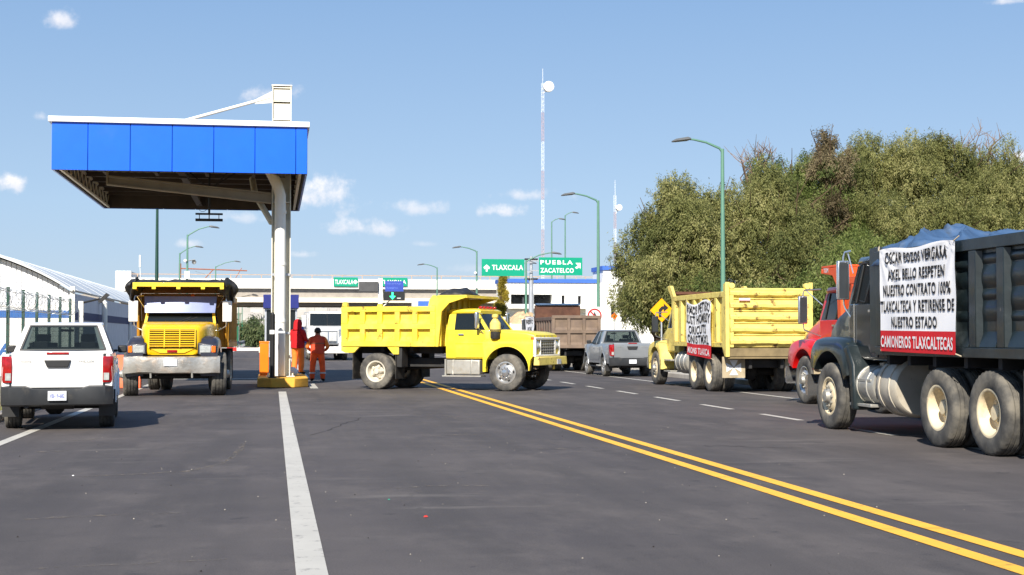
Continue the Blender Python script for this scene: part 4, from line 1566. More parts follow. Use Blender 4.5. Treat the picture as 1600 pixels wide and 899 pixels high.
def ribbed_wall(b, along0, along1, z0, z1, face, out, n, rw, depth, axis, foot=True):
    """vertical tapered ribs between a top and a bottom rail"""
    def P(a, d, z):
        return (a, face + out * d, z) if axis == 'x' else (face + out * d, a, z)

    def bx(a0, a1, c0, c1, d0, d1):
        b.hexa([P(a0, d0, c0), P(a1, d0, c0), P(a1, d1, c0), P(a0, d1, c0), P(a0, d0, c1), P(a1, d0, c1), P(a1, d1, c1), P(a0, d1, c1)])
    bx(along0, along1, z1 - .15, z1, 0, depth)
    bx(along0, along1, z0, z0 + .13, 0, depth)
    for i in range(n):
        a = along0 + rw / 2 + (along1 - along0 - rw) * i / (n - 1)
        k = rw / 2
        zt, zm = z1 - .152, z0 + .132 + (z1 - z0) * .16
        # trapezoid rib
        b.hexa([P(a - k, 0, z0 + .132), P(a + k, 0, z0 + .132), P(a + k * .62, depth * .96, z0 + .132), P(a - k * .62, depth * .96, z0 + .132),
                P(a - k, 0, zt), P(a + k, 0, zt), P(a + k * .62, depth * .96, zt), P(a - k * .62, depth * .96, zt)])
        if foot and i < n - 1:
            a2 = along0 + rw / 2 + (along1 - along0 - rw) * (i + 1) / (n - 1)
            c0, c1 = a + k + .002, a2 - k - .002
            b.add([P(c0, 0, z0 + .34), P(c1, 0, z0 + .34), P(c1, depth * .9, z0 + .132), P(c0, depth * .9, z0 + .132), P(c0, 0, z0 + .132), P(c1, 0, z0 + .132)],
                  [(0, 1, 2, 3), (4, 5, 1, 0), (4, 3, 2, 5), (0, 3, 4), (1, 5, 2)])


def tub(b, x0, x1, w, z0, z1, t=.05, tail=True, zf=None):
    """open load box: floor, two sides, front wall, tailgate wall"""
    hw = w / 2
    b.box(x0, x1, -hw, hw, z0, z0 + .06)
    b.box(x0, x1, hw - t, hw, z0 + .061, z1)
    b.box(x0, x1, -hw, -hw + t, z0 + .061, z1)
    b.box(x1 - t, x1, -hw + t + .001, hw - t - .001, z0 + .061, zf or z1)
    if tail:
        b.box(x0, x0 + t, -hw + t + .001, hw - t - .001, z0 + .061, z1 - .02)


def mudflap(root, x, y, w, z0, z1, mat):
    b = MB()
    b.box(x - .012, x + .012, y - w / 2, y + w / 2, z0, z1)
    return b.build('mudflap', mat, root)


def mirror(root, x, y, z, s, mat='chrome', h=.42, w=.2, arm=.3):
    """west-coast mirror on a loop of tube; s = side"""
    b = MB()
    yo = y + s * arm
    b.tube([(x - .05, y, z + h * .75), (x + .02, yo, z + h * .72), (x + .03, yo + s * .02, z + h * .6), (x + .03, yo + s * .02, z - h * .6), (x + .02, yo, z - h * .72), (x - .05, y, z - h * .95)], .016, 6)
    b.tube([(x - .15, y, z + .1), (x + .02, yo - s * .05, z + h * .7)], .012, 5)
    a = b.build('mirror_arm', 'chrome', root)
    b = MB()
    b.box(x - .03, x + .05, yo + s * .04 - w / 2, yo + s * .04 + w / 2, z - h / 2, z + h / 2)
    m_ = b.build('mirror', mat, root, bevel=.02)
    b = MB()
    b.box(x - .036, x - .031, yo + s * .04 - w / 2 + .025, yo + s * .04 + w / 2 - .025, z - h / 2 + .03, z + h / 2 - .03)
    b.build('mirror_glass', 'mirror_dark', m_)
    return m_


def cab(root, p):
    """conventional truck cab: lower shell, pillars with real window openings, roof, doors, seats"""
    xb, xw, hw = p['xb'], p['xw'], p['hw']                  # back, windscreen foot, half width
    zb, zl, zr = p['zb'], p['zl'], p['zr']                  # floor, belt line, roof
    rake, tumble = p.get('rake', .35), p.get('tumble', .12)
    paint_ = p['paint']
    b = MB()
    b.loft([[(xb, y, z) for y, z in rrect(hw - .02, zb, zl, .06)], [(xb + .08, y, z) for y, z in rrect(hw, zb, zl, .06)], [(xw - .1, y, z) for y, z in rrect(hw, zb, zl, .06)], [(xw, y, z) for y, z in rrect(hw - .03, zb, zl, .06)]])
    ht = hw - tumble
    xt0, xt1 = xb + .06, xw - rake
    zr0 = zr - .14

    def pillar(xa, xa2, xt, xt2, y0, y1, yt0, yt1):
        b.hexa([(xa, y0, zl - .02), (xa2, y0, zl - .02), (xa2, y1, zl - .02), (xa, y1, zl - .02), (xt, yt0, zr0), (xt2, yt0, zr0), (xt2, yt1, zr0), (xt, yt1, zr0)])
    for s in (-1, 1):
        def YY(d):
            return s * d
        pillar(xb + .02, xb + .26, xt0, xt0 + .2, YY(hw - .08), YY(hw - .01), YY(ht - .06), YY(ht))
        pillar(xw - .13, xw - .02, xt1 - .1, xt1, YY(hw - .09), YY(hw - .02), YY(ht - .07), YY(ht))
    # rear wall with its small window
    b.hexa([(xb + .02, -hw + .09, zl - .02), (xb + .07, -hw + .09, zl - .02), (xb + .07, -.5, zl - .02), (xb + .02, -.5, zl - .02), (xt0, -ht + .07, zr0), (xt0 + .05, -ht + .07, zr0), (xt0 + .05, -.5, zr0), (xt0, -.5, zr0)])
    b.hexa([(xb + .02, .5, zl - .02), (xb + .07, .5, zl - .02), (xb + .07, hw - .09, zl - .02), (xb + .02, hw - .09, zl - .02), (xt0, .5, zr0), (xt0 + .05, .5, zr0), (xt0 + .05, ht - .07, zr0), (xt0, ht - .07, zr0)])
    # roof
    b.loft([[(xt0 - .02, y, z) for y, z in rrect(ht - .02, zr0, zr - .04, .06)], [(xt0 + .12, y, z) for y, z in rrect(ht + .02, zr0 - .01, zr, .08)],
            [(xt1 - .1, y, z) for y, z in rrect(ht + .02, zr0 - .01, zr, .08)], [(xt1 + .04, y, z) for y, z in rrect(ht - .02, zr0, zr - .05, .05)]])
    body = b.build('cab', paint_, root, bevel=.012)
    # doors
    for s in (-1, 1):
        b = MB()
        y0, y1 = s * (hw + .001), s * (hw + .014)
        xd0, xd1 = xb + .3, xw - .12
        b.prism([(xd0, zb + .05), (xd1, zb + .05), (xd1, zl - .03), (xd0, zl - .03)], min(y0, y1), max(y0, y1))
        if p.get('crease'):
            b.box(xd0, xd1, min(s * (hw + .0145), s * (hw + .03)), max(s * (hw + .0145), s * (hw + .03)), p['crease'] - .02, p['crease'] + .02)
        # window frame of the door
        dz = zr0 - zl

        def lean(z):
            return s * (hw - .012 - tumble * (z - zl) / dz)
        d = b.build('door', p.get('door', paint_), root, bevel=.008)
        b = MB()
        b.box(xd0 + .1, xd0 + .26, min(s * (hw + .031), s * (hw + .055)), max(s * (hw + .031), s * (hw + .055)), zl - .16, zl - .12)
        b.build('handle', 'chrome', d)
        b = MB()
        k0 = (xb + .26, lean(zl), zl - .02)
        k1 = (xw - .12, lean(zl), zl - .02)
        k2 = (xt1 - .09, lean(zr0), zr0 + .005)
        k3 = (xt0 + .2, lean(zr0), zr0 + .005)
        b.add([k0, k1, k2, k3], [(0, 1, 2, 3)])
        wo = b.build('window', 'glass_dark', root)
        b = MB()
        xm0 = xd1 - .26
        b.tube([(xm0, lean(zl) + s * .012, zl), (xm0 - .12, lean(zr0) + s * .012, zr0)], .014, 5)
        b.build('vent_bar', 'plastic_black', wo)
    # screens
    b = MB()
    yy, yt = hw - .085, ht - .065
    n = 6
    vs = []
    for k in range(n + 1):
        f = -1 + 2 * k / n
        bow = .05 * (1 - f * f)
        vs.append((xw - .04 + bow, yy * f, zl - .02))
        vs.append((xt1 - .01 + bow, yt * f, zr0 + .005))
    b.add(vs, [(2 * k, 2 * k + 2, 2 * k + 3, 2 * k + 1) for k in range(n)])
    ws = b.build('windscreen', 'glass_dark', root)
    b = MB()
    for s in (-1, 1):
        b.tube([(xw + .02, s * .08, zl + .02), (xw - rake * .3, s * .08 + .35, zl + (zr0 - zl) * .3)], .01, 4)
    if p.get('split'):
        b.tube([(xw + .02, 0, zl), (xt1 + .05, 0, zr0)], .016, 5)
    b.build('wiper', 'plastic_black', ws)
    b = MB()
    b.add([(xb + .045, -.5, zl - .02), (xb + .045, .5, zl - .02), (xt0 + .025, .5, zr0), (xt0 + .025, -.5, zr0)], [(0, 1, 2, 3)])
    b.build('rear_window', 'glass_dark', root)
    b = MB()
    for s in (-1, 1):
        b.box(xb + .15, xb + .3, s * .45 - .25, s * .45 + .25, zl - .3, zl + .28)
        b.box(xb + .3, xb + .75, s * .45 - .25, s * .45 + .25, zl - .4, zl - .25)
    b.box(xw - .35, xw - .15, -hw + .15, hw - .15, zl - .15, zl + .0)
    b.tube([(xw - .45 + .19 * math.sin(a) * .4, .42 + .19 * math.cos(a), zl + .08 + .19 * math.sin(a)) for a in [2 * PI * k / 14 for k in range(15)]], .014, 5)
    b.build('seats', 'interior', root, bevel=.03)
    return body


def hood_loft(root, p):
    """bonnet: rings (x, half width, z low, z top, corner)"""
    b = MB()
    b.loft([[(x, y, z) for y, z in rrect(hw, z0, z1, r, 5)] for x, hw, z0, z1, r in p])
    return b


def arch_fender(b, xc, zc, ri, ro, y0, y1, a0=-8, a1=188, front=None, rear=None, n=20):
    pts = [(xc + ro * math.cos(R(a0 + (a1 - a0) * k / n)), zc + ro * math.sin(R(a0 + (a1 - a0) * k / n))) for k in range(n + 1)]
    inn = [(xc + ri * math.cos(R(a0 + (a1 - a0) * k / n)), zc + ri * math.sin(R(a0 + (a1 - a0) * k / n))) for k in range(n + 1)]
    for k in range(n):
        q_ = [inn[k], pts[k], pts[k + 1], inn[k + 1]]
        b.prism(q_, y0, y1)
    if front:
        b.prism(front, y0, y1)
    if rear:
        b.prism(rear, y0, y1)


def shell_fender(b, xc, zc, ri, y_in, y_out, top, x_front, x_rear, z_front, z_rear, n=24, s=1, a0=-6, a1=186, sq=(.75, .6)):
    """swept fender: outer skin with a round wheel opening, crowned top sloping to the bonnet"""
    # outer skin: between opening arc and the crown line
    arcp = []
    crown = []
    for k in range(n + 1):
        t = k / n
        a = R(a0 + (a1 - a0) * t)
        arcp.append((xc + ri * math.cos(a), zc + ri * math.sin(a)))
        # crown line from the front foot over the top to the rear foot
        u = PI * t
        xx = (x_front if math.cos(u) > 0 else x_rear)
        cxx = xc + (abs(xx - xc)) * math.copysign(abs(math.cos(u)) ** sq[0], math.cos(u))
        zf = z_front if math.cos(u) > 0 else z_rear
        czz = zf + (top - zf) * abs(math.sin(u)) ** sq[1]
        crown.append((cxx, czz))
    rings = []
    for (ax, az), (cx_, cz_) in zip(arcp, crown):
        mx_, mz_ = ax + (cx_ - ax) * .75, az + (cz_ - az) * .75
        rings.append([(ax, s * y_out, az), (mx_, s * y_out, mz_), (cx_ * .97 + xc * .03, s * (y_out - .05), cz_ - .01), (cx_, s * (y_out - .14), cz_ + .015), (cx_, s * y_in, cz_ + .03), (ax, s * y_in, az)])
    b.loft(rings, cap=True)


def headlamp(root, x, y, z, r, square=None, amber=None):
    b = MB()
    if square:
        b.box(x - .02, x + .02, y - square[0] / 2, y + square[0] / 2, z - square[1] / 2, z + square[1] / 2)
    else:
        b.lathe([(r, -.03), (r, .0), (r * .7, .03), (0, .045)], (x, y, z), 'x', 18)
    o = b.build('headlight', 'glass_lens', root, bevel=.006 if square else 0)
    b = MB()
    if square:
        b.box(x - .025, x + .005, y - square[0] / 2 - .02, y + square[0] / 2 + .02, z - square[1] / 2 - .02, z + square[1] / 2 + .02)
    else:
        b.lathe([(r + .02, -.04), (r + .025, .0), (r, .012)], (x, y, z), 'x', 18)
    b.build('bezel', 'chrome', o)
    return o


# ------------------------------------------------------------------ cloth things
def crumple(name, fn, nx, ny, mat, label, cat, parent=None, thick=.006, group=None):
    b = MB()
    vs = [fn(i / nx, j / ny) for j in range(ny + 1) for i in range(nx + 1)]
    b.add(vs, [(j * (nx + 1) + i, j * (nx + 1) + i + 1, (j + 1) * (nx + 1) + i + 1, (j + 1) * (nx + 1) + i) for j in range(ny) for i in range(nx)])
    o = b.build(name, mat, None, ang=180, recalc=True)
    sd = o.modifiers.new('solid', 'SOLIDIFY')
    sd.thickness = thick
    tag(o, label, cat, group)
    return o


def fold(x, y, z, s):
    """soft-creased noise"""
    v = 1 - abs(mnoise.noise((x * s, y * s, z))) * 2
    return v


def banner(name, label, root_m, a0, a1, z0, z1, yface, red_h, lines, red_line, amp, seed, skew=lambda a, c: 0, loss=0.):
    """printed cloth hung on a truck side; (a along x local, c height), face towards +y of root_m"""
    def pos(a, c, off=0.):
        x = a0 + (a1 - a0) * a
        z = z0 + (z1 - z0) * c + skew(a, c)
        d = amp * (.6 * mnoise.noise((a * 3.1 + c * 1.6 + seed, c * 2.0, seed)) + .4 * math.sin(a * 8 + c * 6 + seed) * (1 - abs(2 * c - 1)) + .2 * mnoise.noise((a * 6 + 3 * c, c * 4, seed + 3)))
        # tension creases from the tied corners
        for (ca, cc) in ((0, 1), (1, 1)):
            rr_ = math.hypot(a - ca, c - cc)
            ang_ = math.atan2(cc - c, abs(a - ca) + 1e-4)
            d += amp * .5 * math.sin(ang_ * 16) * math.exp(-rr_ * 3.2)
        return root_m @ Vector((x, yface + amp * 1.5 + d + off, z))
    nx, ny = 44, 44
    b = MB()
    for j in range(ny):
        b.cur = 0
    vs = [pos(i / nx, j / ny) for j in range(ny + 1) for i in range(nx + 1)]
    base = b.add(vs, [])
    for j in range(ny):
        for i in range(nx):
            b.F.append((j * (nx + 1) + i, j * (nx + 1) + i + 1, (j + 1) * (nx + 1) + i + 1, (j + 1) * (nx + 1) + i))
            b.I.append(1 if (j + .5) / ny < red_h else 0)
    o = b.build(name, ['cloth_white', 'cloth_red'], None, ang=180, recalc=False)
    tag(o, label, 'banner')
    b = MB()
    # the side of the truck we see reads from its front (left in the photo) to its rear, so text runs from high x to low x
    nrm = .012

    def fn(a, c):
        return pos(1 - a, c, nrm)
    for s, c0, c1, a_0, a_1 in lines:
        put_text(b, s, a_0, a_1, c0, c1, fn, 0, .026, 1.1)
    if red_line:
        s, c0, c1, a_0, a_1 = red_line
        put_text(b, s, a_0, a_1, c0, c1, fn, 1, .026, 1.1)
    # subdivide long letter faces so they follow the folds
    me_o = b.build('lettering', ['ink_black', 'ink_white'], o, recalc=False, smooth=False)
    for ca in (0.004, .996):
        for cc in (.995, .01):
            b = MB()
            pnt = pos(ca, cc)
            up_ = root_m.to_3x3() @ Vector((.08 * (1 if ca > .5 else -1), -.04, .06 if cc > .5 else -.03))
            b.tube([pnt, pnt + up_], .008, 5)
            b.build('tie', 'rope', o)
    return o


def root_matrix(o):
    return Matrix.Translation(o.location) @ Matrix.Rotation(o.rotation_euler.z, 4, 'Z')


def conventional(root, s):
    """bonneted tipper: chassis, wheels, cab, bonnet, fenders, grille, lamps, bumper, mirrors, tanks"""
    ra, fa, Rt = s['rear'], s['front'], s.get('R', .53)
    hwid = s.get('half', 1.15)
    chassis(root, s['bed'][0] + .2, s['nose'] - .15, ra, fa, Rt)
    for x in ra:
        for sd in (-1, 1):
            put_wheel(root, x, sd * (hwid - .14), Rt, .28, .30, s.get('rstyle', 'dish'), s['rims_r'])
            if s.get('duals', True):
                put_wheel(root, x, sd * (hwid - .46), Rt, .28, .30, 'dish', s['rims_r'], blocks=False)
    for sd in (-1, 1):
        put_wheel(root, fa, sd * (s.get('fhalf', hwid) - .16), Rt, s.get('fw', .29), .30, s.get('fstyle', 'front'), s['rims_f'], steer=s.get('steer', 0))
    c = s['cab']
    cab(root, c)
    # bonnet
    h = MB()
    h.loft([[(x, y, z) for y, z in rrect(w_, z0, z1, r, 5)] for x, w_, z0, z1, r in s['hood']])
    ho = h.build('bonnet', s['hood_mat'], root, bevel=0, ang=50)
    if s.get('hood_bits'):
        b = MB()
        for bx in s['hood_bits']:
            b.box(*bx)
        b.build('bonnet_louvre', 'plastic_black', ho)
    for sd in (-1, 1):
        f = s['fender']
        b = MB()
        shell_fender(b, fa, Rt + .02, f['ri'], f['y_in'], f['y_out'], f['top'], f['xf'], f['xr'], f['zf'], f['zr'], s=sd, a0=f.get('a0', -6), a1=f.get('a1', 186), sq=f.get('sq', (.75, .6)))
        fo = b.build('fender', f['mat'], root, ang=60)
        if s.get('lampbox'):
            L = s['lampbox']
            b = MB()
            b.loft([[(L['x'] - .35, sd * yy, zz) for yy, zz in ((L['y0'], L['z0']), (L['y1'], L['z0']), (L['y1'], L['z1'] + .06), (L['y0'], L['z1'] + .1))],
                    [(L['x'], sd * yy, zz) for yy, zz in ((L['y0'], L['z0']), (L['y1'] - .03, L['z0']), (L['y1'] - .03, L['z1'] - .02), (L['y0'], L['z1'] + .02))]])
            b.build('lamp_housing', f['mat'], root, bevel=.02)
            zc = (L['z0'] + L['z1']) / 2
            headlamp(root, L['x'] + .01, sd * (L['y0'] + .19), zc, 0, (.26, .17))
            b = MB()
            b.box(L['x'] - .02, L['x'] + .03, min(sd * (L['y0'] + .34), sd * (L['y1'] - .04)), max(sd * (L['y0'] + .34), sd * (L['y1'] - .04)), zc - .08, zc + .08)
            b.build('indicator', 'lens_amber', root, bevel=.006)
        elif s.get('lamp'):
            L = s['lamp']
            headlamp(root, L[0], sd * L[1], L[2], L[3])
    # grille
    if s.get('grille'):
        x, w_, z0, z1, nb, style, lean = s['grille']
        b = MB()
        if style == 'bars':
            for k in range(nb):
                z = z0 + (z1 - z0) * (k + .5) / nb
                xx = x - lean * (z - z0) / (z1 - z0)
                b.box(xx - .02, xx + .03, -w_, w_, z - .012, z + .012)
            for y in (-w_, -w_ / 3, w_ / 3, w_):
                b.hexa([(x - .02, y - .012, z0), (x + .025, y - .012, z0), (x + .025, y + .012, z0), (x - .02, y + .012, z0), (x - .02 - lean, y - .012, z1), (x + .025 - lean, y - .012, z1), (x + .025 - lean, y + .012, z1), (x - .02 - lean, y + .012, z1)])
        else:
            for k in range(nb):
                y = -w_ + 2 * w_ * (k + .5) / nb
                b.hexa([(x - .02, y - .01, z0), (x + .02, y - .01, z0), (x + .02, y + .01, z0), (x - .02, y + .01, z0), (x - .02 - lean, y - .01, z1), (x + .02 - lean, y - .01, z1), (x + .02 - lean, y + .01, z1), (x - .02 - lean, y + .01, z1)])
            for z in (z0, z1):
                xx = x - lean * (z - z0) / (z1 - z0)
                b.box(xx - .03, xx + .035, -w_ - .04, w_ + .04, z - .03, z + .03)
            for y in (-w_ - .02, 0, w_ + .02):
                b.hexa([(x - .03, y - .02, z0), (x + .03, y - .02, z0), (x + .03, y + .02, z0), (x - .03, y + .02, z0), (x - .03 - lean, y - .02, z1), (x + .03 - lean, y - .02, z1), (x + .03 - lean, y + .02, z1), (x - .03 - lean, y + .02, z1)])
        gr = b.build('grille', s.get('grille_mat', s['hood_mat']), root)
        b = MB()
        b.hexa([(x - .05, -w_, z0), (x - .02, -w_, z0), (x - .02, w_, z0), (x - .05, w_, z0), (x - .05 - lean, -w_, z1), (x - .022 - lean, -w_, z1), (x - .022 - lean, w_, z1), (x - .05 - lean, w_, z1)])
        b.build('radiator', 'plastic_black', gr)
    # bumper
    bp = s['bumper']
    b = MB()
    n = 12
    rings = []
    for k in range(n + 1):
        y = -bp['w'] + 2 * bp['w'] * k / n
        bow = .09 * (1 - (y / bp['w']) ** 2)
        dent = bp.get('dent', 0) * mnoise.noise((y * 2.2, 3.1, 0))
        x = bp['x'] + bow + dent
        rings.append([(x - .06, y, bp['z0']), (x + .03, y, bp['z0'] + .03 + dent * .6), (x + .05, y, (bp['z0'] + bp['z1']) / 2), (x + .03, y, bp['z1'] - .03), (x - .06, y, bp['z1'])])
    b.loft(rings)
    bo = b.build('bumper', bp['mat'], root, ang=40)
    if bp.get('plate'):
        b = MB()
        yp = bp.get('plate_y', 0)
        b.box(bp['x'] + .152, bp['x'] + .162, yp - .16, yp + .16, (bp['z0'] + bp['z1']) / 2 - .02, (bp['z0'] + bp['z1']) / 2 + .14)
        b.build('number_plate', 'plate_white', bo)
    b = MB()
    for sd in (-.5, .5):
        b.tube([(bp['x'] - .05, sd, bp['z0'] - .06), (bp['x'] + .1, sd, bp['z0'] - .08), (bp['x'] + .1, sd, bp['z0'] + .02)], .025, 6)
    b.build('tow_hook', 'alu', bo)
    # mirrors
    for sd in (-1, 1):
        mirror(root, c['xw'] - .12, sd * (c['hw'] - .0), c['zl'] + s.get('mir_dz', .22), sd, s.get('mir_mat', 'chrome'), *s.get('mir', (.5, .22, .28)))
    # tanks and steps, both sides
    for (x0, x1, yc, zc, r, n_, sides, mat) in s.get('tanks', []):
        for sd in sides:
            b = MB()
            yy = sd * yc
            prof = [(0, 0), (r * .93, 0), (r, .03), (r, x1 - x0 - .03), (r * .93, x1 - x0), (0, x1 - x0)]
            b.lathe(prof, (x0, yy, zc), 'x', 28)
            for k in range(n_):
                xs_ = x0 + (x1 - x0) * (k + .5) / n_
                b.lathe([(r + .002, 0), (r + .016, .005), (r + .016, .05), (r + .002, .055)], (xs_, yy, zc), 'x', 28, m=0)
            b.cyl((x0 + .2, yy, zc + r - .02), (x0 + .2, yy + sd * .02, zc + r + .06), .06, n=10)
            b.build('fuel_tank', mat, root, ang=45)
    if s.get('step'):
        x0, x1, y0, y1, zs_ = s['step']
        for sd in (-1, 1):
            b = MB()
            for z in zs_:
                b.box(x0, x1, min(sd * y0, sd * y1), max(sd * y0, sd * y1), z, z + .045)
            b.box(x0, x0 + .03, min(sd * y0, sd * (y0 + .05)), max(sd * y0, sd * (y0 + .05)), zs_[0], zs_[-1] + .3)
            b.box(x1 - .03, x1, min(sd * y0, sd * (y0 + .05)), max(sd * y0, sd * (y0 + .05)), zs_[0], zs_[-1] + .3)
            b.build('step', 'alu', root, bevel=.006)
    if s.get('stack'):
        x, y, z0, z1 = s['stack']
        b = MB()
        b.tube([(x, y, z0), (x, y, z1 - .2), (x - .12, y, z1)], .065, 12)
        b.build('exhaust_stack', 'chrome', root)
    if s.get('roof_lamps'):
        b = MB()
        for k in range(5):
            y = -.6 + 1.2 * k / 4
            b.box(c['xw'] - c.get('rake', .35) - .12, c['xw'] - c.get('rake', .35) + .0, y - .05, y + .05, c['zr'] - .0, c['zr'] + .06)
        b.build('roof_lamp', 'lens_amber', root, bevel=.015)


def guard(b, x0, x1, w, z0, z1, drop=.14, side=True, t=.05):
    """cab protector: plate over the cab roof with cheek plates"""
    hw = w / 2
    b.hexa([(x0, -hw, z1 - .05), (x1, -hw, z1 - .05), (x1, hw, z1 - .05), (x0, hw, z1 - .05), (x0, -hw, z1), (x1, -hw, z1), (x1, hw, z1), (x0, hw, z1)])
    b.box(x1 - .04, x1 + .02, -hw, hw, z1 - drop, z1 - .052)
    for s in (-1, 1):
        ya, yb = (hw - t, hw - .002) if s > 0 else (-hw + .002, -hw + t)
        b.prism([(x0 - .05, z0), (x0 + .02, z0), (x0 + .12, z1 - .45), (x0 + .35, z1 - .22), (x1 - .05, z1 - drop - .002), (x1 - .05, z1 - .053), (x0 - .05, z1 - .053)], ya, yb)


# ================================================================== 1. yellow tipper turning across the road
TH = R(-31)
t = thing('dump_truck', 'bright yellow bonneted dump truck turned broadside across the double yellow line', 'dump truck', (3.42, 41.46, 0), TH, 'dump trucks')
ford = t
WB = 3.9
chassis(t, -1.0, 4.5, [0], WB, .51)
for sd in (-1, 1):
    put_wheel(t, 0, sd * 1.0, .51, .28, .29, 'spoke', ['rim_white', 'rim_white', 'plastic_black'])
    put_wheel(t, 0, sd * .68, .51, .28, .29, 'dish', ['rim_white', 'rim_white', 'plastic_black'], blocks=False)
    put_wheel(t, WB, sd * .93, .505, .27, .29, 'front', ['rim_steel', 'chrome', 'plastic_black'], steer=R(-4))
b = MB()
tub(b, -1.03, 1.84, 2.11, 1.20, 2.28)
for s in (-1, 1):
    recessed_wall(b, -1.03, 1.84, 1.20, 2.32, s * 1.055, s, 5, 2, .15, .15, .115, 'x', .42)
recessed_wall(b, -1.15, 1.15, 1.20, 2.32, -1.03, -1, 4, 2, .15, .15, .06, 'y', .4)
for s in (-1, 1):
    b.prism([(-1.09, 1.08), (-.95, 1.02), (-.68, 1.02), (-.5, 1.199), (-1.09, 1.199)], min(s * 1.06, s * 1.14), max(s * 1.06, s * 1.14))
    b.prism([(.35, 1.199), (.55, .98), (.72, .98), (.72, 1.199)], min(s * 1.06, s * 1.14), max(s * 1.06, s * 1.14))
    b.cyl((-.98, s * 1.02, 2.39), (-.98, s * 1.16, 2.39), .07, n=12)
    b.box(-1.06, -.9, min(s * 1.03, s * 1.15), max(s * 1.03, s * 1.15), 2.322, 2.39)
bed = b.build('dump_bed', 'bed_yellow', t, bevel=.01)
b = MB()
b.box(1.842, 1.9, -1.15, 1.15, 1.2, 2.6)
for k in range(6):
    y = -1.0 + 2.0 * k / 5
    b.box(1.902, 1.96, y - .04, y + .04, 1.21, 2.5)
guard(b, 1.91, 2.78, 2.3, 1.2, 2.62, .08)
b.prism([(1.62, 2.325), (1.845, 2.325), (1.845, 2.62), (1.76, 2.62), (1.66, 2.5)], 1.09, 1.148)
b.prism([(1.62, 2.325), (1.845, 2.325), (1.845, 2.62), (1.76, 2.62), (1.66, 2.5)], -1.148, -1.09)
b.build('cab_guard', 'bed_yellow', bed, bevel=.008)
b = MB()
for sx in (.1, 1.0):
    b.box(sx - .05, sx + .05, -.9, .9, 1.06, 1.198)
b.box(-1.0, 1.8, -.52, -.44, 1.0, 1.198)
b.box(-1.0, 1.8, .44, .52, 1.0, 1.198)
b.build('subframe', 'chassis', t)
for s in (-1, 1):
    mudflap(t, .62, s * .85, .55, .30, 1.0, 'flap')
    mudflap(t, -.72, s * .85, .55, .28, 1.1, 'flap')
b = MB()
for s in (-1, 1):
    b.box(.63, .8, min(s * .7, s * 1.1), max(s * .7, s * 1.1), .62, 1.18)
b.build('toolbox', 'chassis', t, bevel=.02)
cab(t, dict(xb=2.06, xw=3.36, hw=.93, zb=.86, zl=1.68, zr=2.25, rake=.36, tumble=.13, paint='truck_yellow', crease=1.3))
# bonnet: flat clamshell on slab sides, full width
b = MB()
b.loft([[(x, y, z) for y, z in rrect(hw, 1.2, z, .07, 4)] for x, hw, z in ((3.36, .90, 1.67), (3.9, .90, 1.65), (4.4, .89, 1.61), (4.62, .88, 1.56), (4.68, .87, 1.52))])
bo = b.build('bonnet', 'truck_yellow', t, ang=50)
b = MB()
for k, ch in enumerate('FORD'):
    y = .50 - k * .30
    vs, fs = text_geo(ch, .03)
    b.add([(4.682, y - .1 * a, 1.455 + .055 * c) for a, c in vs], fs)
b.build('lettering', 'alu', bo, recalc=False)
for s in (-1, 1):
    b = MB()
    n = 22
    ri = .66
    zc = .56
    arcp = [(WB + ri * math.cos(R(172 - 172 * k / n)), zc + ri * math.sin(R(172 - 172 * k / n))) for k in range(n + 1)]
    arcp = [(min(max(x, WB - .62), 4.55), z) for x, z in arcp]
    outer = [(3.2, .50), (3.2, 1.18), (3.36, 1.42), (4.60, 1.38), (4.66, 1.3), (4.66, .92), (4.55, .80)]
    poly = [(3.2, .50)] + [(3.28, .50)] + arcp + [(4.56, .78), (4.66, .92), (4.66, 1.36), (4.5, 1.43), (3.2, 1.45)]
    # flat skin in strips from arch to the top line
    ring = []
    for k in range(n + 1):
        ax, az = arcp[k]
        f = k / n
        tx = 3.2 + (4.66 - 3.2) * f
        ring.append([(ax, s * 1.0, az), (tx, s * 1.02, max(az + .02, 1.28)), (tx, s * .98, max(az + .02, 1.28) + .10), (tx, s * .86, max(az + .02, 1.28) + .16), (tx, s * .84, 1.2), (ax, s * .86, az)])
    b.loft(ring)
    b.prism([(3.2, .52), (3.285, .52), (arcp[0][0], arcp[0][1]), (3.2, 1.28)], min(s * .86, s * 1.0), max(s * .86, s * 1.0))
    b.prism([(arcp[-1][0], arcp[-1][1]), (4.56, .8), (4.66, .95), (4.665, 1.28)], min(s * .86, s * 1.0), max(s * .86, s * 1.0))
    # lip round the opening
    b.tube([(x, s * 1.005, z) for x, z in arcp], .018, 6)
    fo = b.build('fender', 'truck_yellow', t, ang=45)
    b = MB()
    b.box(4.58, 4.69, min(s * .80, s * .98), max(s * .80, s * .98), 1.40, 1.47)
    b.build('indicator', 'lens_amber', t, bevel=.02)
b = MB()
b.box(4.50, 4.655, -.85, .85, .9, 1.5)
b.build('nose_panel', 'plastic_black', t)
